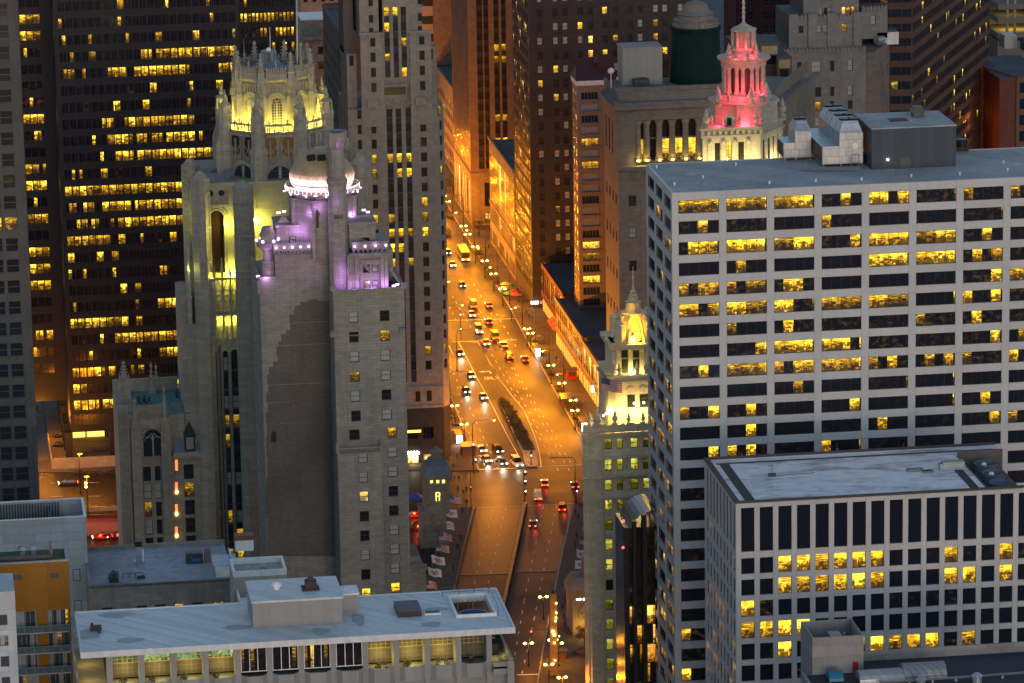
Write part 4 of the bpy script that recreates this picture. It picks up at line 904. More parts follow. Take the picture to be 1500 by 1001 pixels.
# stepped parapets right of it
P = atD(342, 851, 690); xs0, ys0 = P.x, P.y
t = thing('stepped_roof_block', 'pale stepped roof block with white copings behind the lift house', 'building', (xs0, ys0, 0))
x1_ = atY(420, 838, ys0).x; zc = P.z+0
za1 = atY(342, 838, ys0).z; m = MB(); m.box(xs0, x1_, ys0, ys0+9, 30, za1-1.0); m.build('wall', stone('cream wall', (.38, .37, .32), .1), t)
m = MB(); e = .35
for (a, b, c, d_, z) in ((xs0, x1_, ys0, ys0+8, za1),):
    m.box(a, b, c, c+e, z-1, z); m.box(a, b, d_-e, d_, z-1, z); m.box(a, a+e, c+e, d_-e, z-1, z); m.box(b-e, b, c+e, d_-e, z-1, z)
m.build('parapet', M_WHITE, t)
m = MB(); a, b, c, d_ = xs0+.4, x1_-.3, ys0-5, ys0-.02; z = za1-3.2
m.box(a, b, c, d_, 30, z-.7); m.build('lower_wall', stone('cream lower wall', (.38, .37, .32), .1), t)
m = MB(); m.box(a, b, c, c+e, z-.7, z); m.box(a, a+e, c+e, d_, z-.7, z); m.box(b-e, b, c+e, d_, z-.7, z); m.build('lower_parapet', M_WHITE, t)
for i, (fx_, fy_, zz, r_) in enumerate(((.3, 3, za1-1, .5), (.6, 4, za1-1, .6), (.25, -3, z-.7, .5), (.55, -2.6, z-.7, .6), (.8, -2.8, z-.7, .55))):
    x = xs0+(x1_-xs0)*fx_; m = MB(); m.lathe(x, ys0+fy_, [(r_*.7, zz), (r_*.7, zz+.4), (r_, zz+.5), (r_*.4, zz+.9)], 9); tag(m.build('roof_vent', M_GALV), 'small round vent inside the white stepped parapets, '+['upper left', 'upper right', 'lower left', 'lower middle', 'lower right'][i]+' one', 'vent', 'vents inside the stepped parapets')
# ================================================================ stone hotel tower with the lit dome
M_HST = stone('hotel limestone', (.30, .28, .24), .16, (1.5, .62, .03), .72, streak=.35)
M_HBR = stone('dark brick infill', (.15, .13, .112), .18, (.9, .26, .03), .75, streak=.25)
M_DOME, nt_, b_ = newmat('dome copper cladding')
_n = ramp(nt_, noise(nt_, wallvec(nt_), .4, 4), .3, .7)
nt_.links.new(mixc(nt_, _n, (.30, .235, .13), (.42, .33, .19)), b_.inputs['Base Color']); b_.inputs['Roughness'].default_value = .5
M_HGL = window_mat('hotel window glass', gain=.9, dark=(.012, .014, .02), blue=.45, cell=9, furn=.6)
M_PURP = lampmat('violet floodlamp', (.86, .55, 1.0), 4)
VIO = (.66, .29, 1.0)
P = atD(488, 428, 830); xh, yh, zh = P.x, P.y, P.z
xr = atY(592, 421, yh).x
hD = 10.0; yb = yh+hD
hz = lambda px, py: atY(px, py, yh).z
bz = lambda px, py: atY(px, py, yb).z
bxx = lambda px, py: atY(px, py, yb).x
t2 = thing('hotel_tower', 'grey stone hotel tower with a violet lit dome, chimney minaret and dark brick patch', 'tower', (xh, yh, 0))
W_ = xr-xh; ox = lambda px, py=600: atY(px, py, yh).x-xh
fp = (hz(520, 473)-hz(520, 646.4))/6; zc6 = hz(520, 473); rows = [(zc6-fp*i, zc6+2.2-fp*i) for i in range(6)]
lits = {(1, 1): .9, (0, 1): .15}
facade(t2, (xh, yh, 0), 0, [(ox(510.7, 465), ox(524.8, 465)), (ox(556.3, 462), ox(570.7, 462))], rows, W_, zh, M_HST, (M_BLACK, M_HGL), lambda c, r: lits.get((c, r), .04), rec=.28, dep=.6, nv=0, nh=1, fr=.13, z0=rows[-1][0]-1.7)
# lower part: right window line shifts, left half steps forward below a balustrade
zl_ = rows[-1][0]-1.7; zr0 = hz(575, 642)
facade(t2, (xh, yh, 0), 0, [(ox(511.8, 640), ox(527, 640)), (ox(567.5, 640), ox(581.5, 640))], [(zr0-fp*i, zr0+2.2-fp*i) for i in range(9)], W_, zl_-.01, M_HST, (M_BLACK, M_HGL), lambda c, r: .05, rec=.28, dep=.6, nv=0, nh=1, fr=.13, z0=30, hide=lambda c, r: c == 0 and r > 0, wall_name='lower_wall')
zbay = hz(530, 662); yby = yh-1.6; bz_ = lambda px, py: atY(px, py, yby).z
x0, x1 = xh-.1, atY(560, 700, yby).x
zr1 = atY(530, 679, yby).z
facade(t2, (x0, yby, 0), 0, [(atY(525, 675, yby).x-x0, atY(538.7, 675, yby).x-x0)], [(zr1-fp*i, zr1+2.2-fp*i) for i in range(8)], x1-x0, zbay, M_HST, (M_BLACK, M_HGL), lambda c, r: 1.0 if r == 2 else (.3 if r == 0 else .05), rec=.28, dep=.6, nv=0, nh=1, fr=.13, z0=30, wall_name='bay_wall')
m = MB(); m.box(x0, x0+.5, yby+.6, yh-.01, 30, zbay); m.box(x1-.4, x1, yby+.6, yh-.01, 30, zbay); m.box(x0, x1, yby-.15, yh-.02, zbay, zbay+.3); m.build('bay_side', M_HST, t2)
m = MB()
for i in range(18): x = x0+(x1-x0)*(i+.5)/18; m.box(x-.12, x+.12, yby+.0, yby+.24, zbay+.3, zbay+1.15)
m.box(x0-.2, x1+.2, yby-.1, yby+.35, zbay+1.15, zbay+1.4)
for x in (x0, x1): m.box(x-.35, x+.35, yby-.2, yby+.5, zbay+.3, zbay+1.9); m.ball((x, yby+.1, zbay+2.2), .4)
m.build('balustrade', M_HST, t2)
m = MB(); m.box(xh+.5, xr-.3, yh+.62, yh+26, 20, zh-1.0); m.box(xh, xh+.5, yh+.6, yb, 20, zh); m.box(xr-.29, xr, yh+.6, yh+26, 20, zh); m.build('core', M_HST, t2)
m = MB(); m.box(xh+.5, xr-.3, yh+.6, yh+26, zh-1.0, zh-.8); m.build('roof', M_DGREY, t2)
m = MB(); m.box(xh-.25, xr+.25, yh-.25, yh+.5, zh, zh+.35); m.box(xr-.4, xr+.25, yh+.5, yh+18, zh, zh+.35)
for px in (487, 592): x = atY(px, 425, yh).x; m.box(x-.5, x+.5, yh-.5, yh+.5, zh+.35, zh+1.2)
for z in (zh-1.6, zh-9.1, zh-16.6, zh-24.1): m.box(xh-.04, xr+.04, yh-.05, yh, z, z+.16)
m.build('cornice', M_HST, t2)
m = MB(); n0 = len(m.v)
for (px, py) in ((589, 482), (487, 487)):
    p = atY(px, py, yh); m.box(p.x-.5, p.x+.5, yh-.9, yh-.01, p.z-.8, p.z+.4); m.box(p.x-.35, p.x+.35, yh-1.5, yh-.9, p.z, p.z+.5)
m.build('gargoyle', M_HST, t2)
# rear block with the dark brick patch
xa = bxx(380, 410); za = bz(390, 408); xB = bxx(403, 380)
m = MB(); m.box(xa, xh, yb, yb+.8, 25, za); m.box(xB, xr-1, yb+.01, yb+16, za-1, bz(430, 372)); m.build('rear_wall', M_HST, t2)
DS = 21.0
facade(t2, (xa, yb+DS, 0), -PI/2, even(4, 3, 4.6, 1.3), [(za-6-3.75*i-2.1, za-6-3.75*i) for i in range(15)], DS, za, M_HST, (M_BLACK, M_HGL), lambda c, r: .05, rec=.2, dep=.4, nh=1, fr=.1, z0=25, wall_name='side_wall')
m = MB(); m.box(xa+.45, xr-1, yb+.85, yb+DS, 20, za-.9); m.build('rear_core', M_HST, t2)
m = MB(); m.box(xa-.3, xB, yb-.3, yb+.3, za, za+.4); m.box(xa-.3, xa+.2, yb+.3, yb+8, za, za+.4); m.box(xa-.5, xa+.3, yb-.5, yb-.31, za-3, za-.3); m.build('rear_coping', M_HST, t2)
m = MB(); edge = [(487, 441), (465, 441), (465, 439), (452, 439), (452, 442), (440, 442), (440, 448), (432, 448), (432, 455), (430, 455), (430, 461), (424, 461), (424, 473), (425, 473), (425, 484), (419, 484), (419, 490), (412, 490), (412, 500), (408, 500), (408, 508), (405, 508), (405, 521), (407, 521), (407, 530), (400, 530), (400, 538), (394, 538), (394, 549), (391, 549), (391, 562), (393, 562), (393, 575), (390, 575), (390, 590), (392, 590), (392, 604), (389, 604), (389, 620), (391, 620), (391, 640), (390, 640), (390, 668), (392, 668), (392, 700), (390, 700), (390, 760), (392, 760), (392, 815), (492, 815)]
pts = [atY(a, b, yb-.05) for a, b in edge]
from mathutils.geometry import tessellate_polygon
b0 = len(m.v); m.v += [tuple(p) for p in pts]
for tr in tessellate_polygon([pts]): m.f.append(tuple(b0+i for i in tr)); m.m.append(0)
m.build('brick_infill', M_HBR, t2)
m = MB()
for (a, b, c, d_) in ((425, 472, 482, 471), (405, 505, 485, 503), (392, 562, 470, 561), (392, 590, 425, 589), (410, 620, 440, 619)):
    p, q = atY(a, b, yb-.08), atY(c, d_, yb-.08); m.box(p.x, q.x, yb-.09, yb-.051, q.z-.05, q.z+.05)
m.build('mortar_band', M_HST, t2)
p = atY(401, 641, yb-.1); m = MB(); m.arch(p.x-.55, p.x+.55, p.z-1.0, p.z+.5, yb-.1, 0, 0, True); m.build('window', M_BLACK, t2)
# galleries with violet lamps, pavilions
def gallery(px0, px1, py, Y, n, nm='gallery'):
    a, b = atY(px0, py, Y), atY(px1, py, Y); z = a.z
    m = MB(); m.box(a.x, b.x, Y-1.0, Y+.3, z-.5, z-.1); m.box(a.x, b.x, Y-1.0, Y-.75, z-.1, z+.9); m.box(a.x-.1, b.x+.1, Y-1.1, Y-.65, z+.9, z+1.15)
    for i in range(n*2): x = a.x+.3+(b.x-a.x-.6)*i/(2*n-1); m.box(x-.15, x+.15, Y-.9, Y, z-1.0, z-.5)
    m.build(nm, M_HST, t2)
    m = MB()
    for i in range(n):
        x = a.x+.5+(b.x-a.x-1)*i/(n-1); m.ball((x, Y-1.25, z+.3), .24)
        if i % 2 == 0: light('violet_lamp', (x, Y-1.7, z+.5), 20, VIO, t2, r=.15)
    m.build('violet_lamp_glass', M_PURP, t2)
gallery(400, 455, 364, yb, 5); gallery(515, 568, 362, yh+4, 4)
def pav(px0, px1, py0, py1, Y, dep, win=None, mat=M_HST, nm='pavilion'):
    a, b = atY(px0, py1, Y), atY(px1, py0, Y); m = MB(); m.box(a.x, b.x, Y, Y+dep, a.z, b.z); m.box(a.x-.2, b.x+.2, Y-.2, Y+dep, b.z, b.z+.45); m.build(nm, mat, t2)
    for w_ in win or []:
        p, q = atY(w_[0], w_[3], Y), atY(w_[2], w_[1], Y); inst('window', window_mesh(round(q.x-p.x, 2), round(q.z-p.z, 2), -.06, 0, 1, .12, (M_BLACK, M_HGL)), t2, (p.x, Y, p.z), 0, lit=w_[4])
    return a, b
pav(406, 446, 332, 364, yb+2, 9, [(424, 346, 433, 356, .05)])
pav(512, 550, 328, 364, yh+6, 9, [(529, 348, 541, 360, .05)])
pav(514, 568, 377, 426, yh+3, 14, [(532, 382, 541, 400, .05), (545, 381, 554, 399, .05), (533, 411, 542, 425, 1.0), (545, 411, 554, 425, .5)], nm='attic_storey')
m = MB()
for px in (512, 523, 560, 566): p = atY(px, 400, yh+2.7); q = atY(px, 376, yh+2.7); r_ = atY(px, 426, yh+2.7); m.box(p.x-.35, p.x+.35, yh+2.5, yh+2.99, r_.z, q.z+.3)
a, b = atY(512, 376, yh+2.6), atY(571, 374, yh+2.6); m.box(a.x, b.x, yh+2.2, yh+2.98, a.z-.2, a.z+.5)
a, b = atY(528, 380, yh+2.8), atY(557, 379, yh+2.8); m.box(a.x, b.x, yh+2.7, yh+2.98, a.z-1.1, a.z-.25)
m.build('pilaster', M_HST, t2)
m = MB(); a = atY(555, 430, yh); m.tube((atY(570, 390, yh+5).x, yh+5, atY(570, 390, yh+5).z), (atY(585, 418, yh+5).x, yh+5, zh), .35, 4); m.build('flying_buttress', M_HST, t2)
# corner turret on the left, scrolled top
m = MB(); a = atY(393, 395, yb+1.5); z0_, z1_ = za-1, atY(393, 332, yb+1.5).z
m.lathe(a.x, yb+1.5, [(1.4, z0_), (1.4, z0_+4), (.9, z0_+4.4), (.9, z0_+6.4), (2.2, z0_+7.4), (2.4, z0_+8.2), (1.3, z0_+8.5), (1.6, z0_+9.6), (1.0, z1_)], 10); m.build('corner_turret', M_HST, t2)
m = MB()
for i in range(6): an = i*PI/3; m.ball((a.x+2.2*math.cos(an), yb+1.5+2.2*math.sin(an), z0_+8.6), .3)
m.build('violet_lamp_glass', M_PURP, t2)
for z in (z0_+1, z0_+6): light('violet_lamp', (a.x-.6, yb-.8, z), 70, VIO, t2, r=.2)
# drum, dome, ring balcony
yd = yb+5.5; cxp = atY(472.5, 290, yd); zring = atY(473, 287, yd-7).z
m = MB(); zd0 = bz(450, 372)-1; m.lathe(cxp.x, yd, [(6.6, zd0), (6.6, zring-1.2), (6.2, zring-1.0), (6.2, zring-.3)], 8, 0, PI/8); m.build('drum', M_HST, t2)
m = MB()
for i in range(8):
    an = PI/8+i*PI/4; x, y = cxp.x+6.6*math.cos(an), yd+6.6*math.sin(an); m.lathe(x, y, [(.55, zd0), (.55, zring-1.6), (.9, zring-1.0)], 6)
m.build('drum_pilaster', M_HST, t2)
pl_ = atY(465, 320, yd-6.2); m = MB(); m.arch(pl_.x-.28, pl_.x+.28, pl_.z-2.0, pl_.z+1.3, yd-6.6*math.cos(PI/8)-.06, 0, 0, True); m.face([(pl_.x-.6, yd-6.6*.924-.07, pl_.z+.6), (pl_.x+.6, yd-6.6*.924-.07, pl_.z+.6), (pl_.x, yd-6.6*.924-.07, pl_.z+2.0)]); m.build('slit_window', M_BLACK, t2)
m = MB(); m.lathe(cxp.x, yd, [(6.3, zring-.9), (7.3, zring-.3), (7.6, zring), (7.6, zring+.15), (6.0, zring+.15)], 32); ring = m.build('ring_balcony', M_HST, t2)
m = MB()
for i in range(48):
    a0, a1 = 2*PI*i/48, 2*PI*(i+1)/48; p0 = (cxp.x+7.45*math.cos(a0), yd+7.45*math.sin(a0), zring+1.1); p1 = (cxp.x+7.45*math.cos(a1), yd+7.45*math.sin(a1), zring+1.1); m.tube(p0, p1, .09, 4)
    m.tube((p0[0], p0[1], zring+.15), p0, .05, 3)
    if i % 4 == 0: m.ball((cxp.x+7.75*math.cos(a0), yd+7.75*math.sin(a0), zring-.15), .17, 1, 6, 4)
m.build('ring_rail', [M_WHITE, M_PURP], ring)
zd = zring+.2; m = MB(); hD_ = atY(473, 216, yd-1).z-zd
prof = [(r_*1.07, q_) for r_, q_ in [(5.0, 0), (5.75, .12), (6.05, .24), (6.1, .34), (5.95, .42), (5.5, .54), (4.75, .66), (3.75, .78), (2.6, .89), (1.3, .97), (.1, 1.0)]]
m.lathe(cxp.x, yd, [(r, zd+hD_*q) for r, q in prof], 40)
dome = m.build('dome', M_DOME, t2)
m = MB()
for i in range(40):
    an = 2*PI*(i+.5)/40
    for (r0_, q0), (r1_, q1) in zip(prof[:-2], prof[1:-1]): m.tube((cxp.x+(r0_)*math.cos(an), yd+(r0_)*math.sin(an), zd+hD_*q0), (cxp.x+(r1_)*math.cos(an), yd+(r1_)*math.sin(an), zd+hD_*q1), .05, 3)
kind(m.build('dome_rib_row', M_DOME, dome), 'stuff')
m = MB()
for px in (456, 471): 
    p = atY(px, 231, yd-4.2); m.xform(Matrix.Identity(4)); q0 = len(m.v); m.box(-.8, .8, -.25, .5, -.55, .55); m.xform(Matrix.Translation((p.x, yd-4.25, p.z)) @ Matrix.Rotation((cxp.x-p.x)*.12, 4, 'Z') @ Matrix.Rotation(-.6, 4, 'X'), q0)
m.build('dome_opening', M_BLACK, dome)
for an in [PI*(.96+1.08*i/12) for i in range(13)]:
    light('violet_lamp', (cxp.x+9.4*math.cos(an), yd+9.4*math.sin(an), zring+.4), 800, (.95, .66, 1.0), t2, 'SPOT', .1, (cxp.x+6*math.cos(an), yd+6*math.sin(an), zring+1.5), 1.15, .25)
# chimney minaret
ym = yh+7.5; cm = atY(494.5, 300, ym)
def mz(py): return atY(494, py, ym-2).z
m = MB(); m.lathe(cm.x, ym, [(2.05, zh-1), (2.05, mz(312)), (1.95, mz(310)), (1.95, mz(272)), (2.15, mz(270)), (2.15, mz(266)), (1.7, mz(262)), (1.62, mz(222)), (1.75, mz(219)), (2.25, mz(208)), (2.35, mz(200)), (2.35, mz(195)), (1.9, mz(195)), (1.7, mz(197))], 10, 0, .3); mnr = m.build('minaret', M_HST, t2)
m = MB(); m.lathe(cm.x, ym, [(1.0, mz(195)), (1.0, mz(194.4))], 12); m.build('flue_opening', M_BLACK, mnr)
m = MB()
for i in range(10):
    an = .3+2*PI*i/10
    for py in (213, 207): r_ = 2.05 if py == 213 else 2.35; m.box(*(lambda x, y, z: (x-.16, x+.16, y-.16, y+.16, z-.5, z+.3))(cm.x+r_*math.cos(an), ym+r_*math.sin(an), mz(py)))
m.build('minaret_bracket', M_HST, mnr)
m = MB(); p = atY(496, 318, ym-2.1); m.box(p.x-.9, p.x+.9, ym-2.2, ym-2.06, p.z-.4, p.z+.4); m.build('carved_panel', M_HBR, mnr)
for (x, y, z, e) in ((atY(500, 418, yh+4).x, yh+3.2, zh+.6, 170), (atY(506, 400, yh+4).x, yh+3.6, zh+3, 90), (atY(545, 424, yh).x, yh+1.0, zh+.6, 120), (atY(520, 424, yh).x, yh+1.2, zh+.6, 90), (atY(566, 424, yh).x, yh+1.4, zh+.6, 100), (atY(436, 336, yb+1).x, yb+.5, bz(436, 340), 130),
                   (atY(450, 345, yb+1).x, yb-.6, bz(450, 312), 60), (atY(466, 306, yb).x, yb-1.6, bz(466, 303), 55), (atY(402, 340, yb+6).x, yb+1, bz(405, 330), 80), (atY(516, 322, yb).x, yb+2, bz(516, 318), 130), (atY(541, 322, yb).x, yb+3, bz(541, 322), 60), (cm.x+.4, ym-3.0, mz(214), 18), (cm.x-.6, ym-3.2, mz(296), 35)):
    light('violet_lamp', (x, y, z), e*1.1, VIO, t2, r=.25)
m = MB()
for (px, py, Y) in ((408, 312, yb+1), (416, 310, yb+1), (533, 308, yb+2), (539, 311, yb+2), (582, 417, yh+.6), (577, 419, yh+.8), (378, 405, yb+.6), (391, 410, yb+.6)):
    p = atY(px, py, Y); m.box(p.x-.35, p.x+.35, Y-.1, Y+.2, p.z-.15, p.z+.15)
m.build('violet_lamp_glass', M_PURP, t2)
for (px0, px1) in ((402, 430), (510, 542)):
    a, b = atY(px0, 335, yb+4), atY(px1, 315, yb+4); m = MB(); m.face([(a.x, yb+4, a.z), (b.x, yb+4, a.z), ((a.x+b.x)/2, yb+5, b.z)]); m.face([(a.x, yb+6, a.z), ((a.x+b.x)/2, yb+5, b.z), (a.x, yb+4, a.z)]); m.face([(b.x, yb+4, a.z), ((a.x+b.x)/2, yb+5, b.z), (b.x, yb+6, a.z)]); m.box(a.x, b.x, yb+4.1, yb+6, a.z-3, a.z-.05); m.build('gabled_dormer', M_HST, t2)

# stepped stone corner right of the hotel foot
P = atD(600, 830, 846); t = thing('stone_annex', 'low stepped stone annex at the foot of the hotel beside the bridge house', 'building', (P.x, P.y, 0))
x1 = atY(624, 840, P.y).x; m = MB(); m.box(P.x, x1, P.y, P.y+12, 20, atY(610, 836, P.y).z); m.box(P.x-1, atY(618, 810, P.y).x, P.y+3, P.y+12, 20, atY(610, 815, P.y+3).z); m.build('wall', M_HST, t)
m = MB(); z = atY(610, 836, P.y).z; m.box(P.x-.2, x1+.2, P.y-.2, P.y+2.9, z, z+.4); 
for i in range(8): x = P.x+(x1-P.x)*i/7; m.box(x-.15, x+.15, P.y-.1, P.y+.2, z+.4, z+1.3)
m.build('balustrade', M_HST, t)
P = atD(395, 805, 850); t = thing('rear_roofs', 'small brown and grey roofs at the foot of the dark brick wall', 'building', (P.x, P.y, 0))
m = MB(); x1 = atY(440, 800, P.y).x; m.box(P.x, x1, P.y-7, P.y-.5, 20, P.z-3); m.box(P.x+.5, P.x+4.5, P.y-5, P.y-2, P.z-3, P.z-.5, 1); m.box(P.x+6, x1+6, P.y-8, P.y-7.2, 20, P.z-1.0, 2); m.build('roof', [M_DGREY, plain('rust brown roof', (.14, .07, .05), .8), M_LIME], t)
# ================================================================ gothic tower with the floodlit crown
M_GOTH = stone('gothic limestone', (.33, .305, .25), .15, (1.5, .75, .03), .78, streak=.3)
M_GGL = window_mat('leaded window glass', gain=.5, dark=(.02, .03, .04), cell=2.2, blue=.2)
M_SPAN = plain('dark green bronze spandrel', (.02, .028, .034), .5, .3)
M_SLATE = stone('blue grey lead roof', (.15, .21, .26), .12, (.7, 60, .06), .6, rough=.5)
M_TERRACE = stone('green painted terrace', (.10, .22, .21), .15)
YEL = (1.0, .82, .12); PALE = (1.0, .90, .42)
A = atD(402, 180, 912); gx, gy = A.x, A.y
PX = (atY(452, 180, gy).x-atY(352, 180, gy).x)/100
t3 = thing('gothic_tower', 'pale gothic stone tower with flying buttresses and a yellow floodlit octagonal crown', 'tower', (gx, gy, 0))
Ro, Ri = 80*PX, 56*PX
def oz(py): return atY(402, py, gy-Ro*.924).z
def iz(py): return atY(402, py, gy-Ri*.924).z
def octa(r, z0, z1, mat=None, name='wall', a0=PI/8, prof=None):
    m = MB(); m.lathe(gx, gy, prof or [(r, z0), (r, z1)], 8, 0, a0); return m.build(name, mat or M_GOTH, t3)
def face_frame(k, r):      # centre point, tangent, outward normal of octagon face k (0 = towards the camera)
    an = -PI/2+k*PI/4; n = Vector((math.cos(an), math.sin(an), 0)); return Vector((gx, gy, 0))+n*(r*math.cos(PI/8)), Vector((-n.y, n.x, 0)), n
def put_on_face(mb, n0, k, r, out=0.0):
    c, t_, n = face_frame(k, r); M = Matrix(((t_.x, -n.x, 0, c.x+n.x*out), (t_.y, -n.y, 0, c.y+n.y*out), (0, 0, 1, 0), (0, 0, 0, 1))); mb.xform(M, n0)
zring_, zin_top = oz(182), iz(117)
octa(Ri*.97, zring_-3, zin_top, name='crown_drum')
octa(0, 0, 0, name='crown_cornice', prof=[(Ri*.98, iz(123)), (Ri*1.08, iz(118)), (Ri*1.08, iz(115)), (Ri*.9, iz(115))])
octa(Ro*.97, oz(345), zring_-2.0, name='octagon_wall')
octa(0, 0, 0, M_DGREY, 'crown_roof', prof=[(Ri*.88, iz(112)), (Ri*.86, iz(108)), (.1, iz(106))])
# pointed pinnacles
def pinnacle(mb, x, y, z0, z1, r, n=4, crockets=True, m=0):
    h = z1-z0
    mb.lathe(x, y, [(r, z0), (r, z0+h*.30), (r*1.25, z0+h*.32), (r*.85, z0+h*.36), (r*.28, z0+h*.84), (r*.5, z0+h*.87), (r*.55, z0+h*.91), (r*.15, z0+h*.95), (.03, z1)], n, m, PI/4)
    if crockets:
        for i in range(4):
            for k in range(4):
                an = k*PI/2; zz = z0+h*(.42+.11*i); rr = r*(.80-.15*i)+.08; mb.ball((x+rr*math.cos(an), y+rr*math.sin(an), zz), r*.20, m, 5, 3)
for k in range(8):
    an = -PI/2+PI/8+k*PI/4; x, y = gx+Ri*1.02*math.cos(an), gy+Ri*1.02*math.sin(an)
    m = MB(); m.lathe(x, y, [(1.15, zring_-2), (1.15, iz(140)), (.95, iz(139)), (.95, iz(118))], 8, 0, PI/8); pinnacle(m, x, y, iz(120), iz(76), 1.0)
    for s in (-1, 1): pinnacle(m, x+s*1.25*math.sin(an), y-s*1.25*math.cos(an), iz(124), iz(97), .38, 4, False)
    pinnacle(m, x+1.0*math.cos(an), y+1.0*math.sin(an), iz(150), iz(129), .62, 4, False)
    m.build('crown_pinnacle', M_GOTH, t3)
    # parapet between the pinnacles: little pointed battlements and a pierced band
    m = MB(); L = 2*Ri*math.sin(PI/8)
    n0 = len(m.v); hh = iz(100)-iz(116)
    m.box(-L/2+1, L/2-1, -.2, .15, iz(116), iz(116)+hh*.5)
    for i in range(9):
        u = -L/2+1.2+(L-2.4)*i/8; big = i == 4
        m.box(u-.16, u+.16, -.15, .12, iz(116)+hh*.5, iz(116)+hh*(.85 if not big else 1.3)); m.prism([(u-.2, -.2), (u+.2, -.2), (u+.2, .18), (u-.2, .18)], iz(116)+hh*(.85 if not big else 1.3), iz(116)+hh*(1.15 if not big else 1.8), sc=.1)
    m.box(-L/2+1, L/2-1, -.12, .1, iz(116)+hh*.62, iz(116)+hh*.72)
    put_on_face(m, n0, k, Ri*1.04); m.build('crown_parapet', M_GOTH, t3)
    # gothic window: deep arched surround, tracery, leaded glass
    if k in (0, 1, 7, 2, 6):
        m = MB(); n0 = 0; z0_, zs = zring_-1.5, iz(152); hw = 1.25
        for dr, yo in ((.9, .0), (.62, .06), (.34, .12)):
            for sgn in (-1, 1): m.box(sgn*(hw+dr)-.15, sgn*(hw+dr)+.15, -.42+yo, 0, z0_, zs)
            for i in range(10):
                a0_, a1_ = PI*i/10, PI*(i+1)/10; r_ = hw+dr
                m.tube((r_*math.cos(a0_), -.2+yo, zs+r_*math.sin(a0_)*1.05), (r_*math.cos(a1_), -.2+yo, zs+r_*math.sin(a1_)*1.05), .2, 5)
        put_on_face(m, n0, k, Ri*.97); m.build('window_surround', M_GOTH, t3)
        m = MB(); m.arch(-hw+.15, hw-.15, z0_, zs, -.03, 0, 0, False, 12); put_on_face(m, 0, k, Ri*.97); o = m.build('window', M_GGL, t3)
        m = MB()
        for u in (0,): m.box(u-.16, u+.16, -.2, -.04, z0_, zs+.2)
        for u in (-.55, .55): m.box(u-.05, u+.05, -.14, -.04, z0_, zs)
        for i in range(9): z = z0_+.5+(zs-z0_)*i/9; m.box(-hw+.1, hw-.1, -.1, -.045, z-.04, z+.04)
        for u in (-.55, .55):
            for i in range(8): a0_, a1_ = PI*i/8, PI*(i+1)/8; m.tube((u+.5*math.cos(a0_), -.12, zs+.5*math.sin(a0_)), (u+.5*math.cos(a1_), -.12, zs+.5*math.sin(a1_)), .08, 4)
        for i in range(10): a0_, a1_ = 2*PI*i/10, 2*PI*(i+1)/10; m.tube((.42*math.cos(a0_), -.12, zs+.95+.42*math.sin(a0_)), (.42*math.cos(a1_), -.12, zs+.95+.42*math.sin(a1_)), .08, 4)
        put_on_face(m, 0, k, Ri*.97); m.build('tracery', M_GOTH, t3)
        # carved frieze with little corbels above the arch
        m = MB()
        for i in range(7):
            u = -2.4+.8*i; m.box(u-.12, u+.12, -.35, .02, iz(136), iz(124)); m.tube((u, -.25, iz(124)), (u+.4, -.3, iz(127)), .13, 4); m.tube((u+.4, -.3, iz(127)), (u+.8, -.25, iz(124)), .13, 4)
        m.box(-2.9, 2.9, -.42, 0, iz(121), iz(118.5)); put_on_face(m, 0, k, Ri*.97); m.build('carved_frieze', M_GOTH, t3)
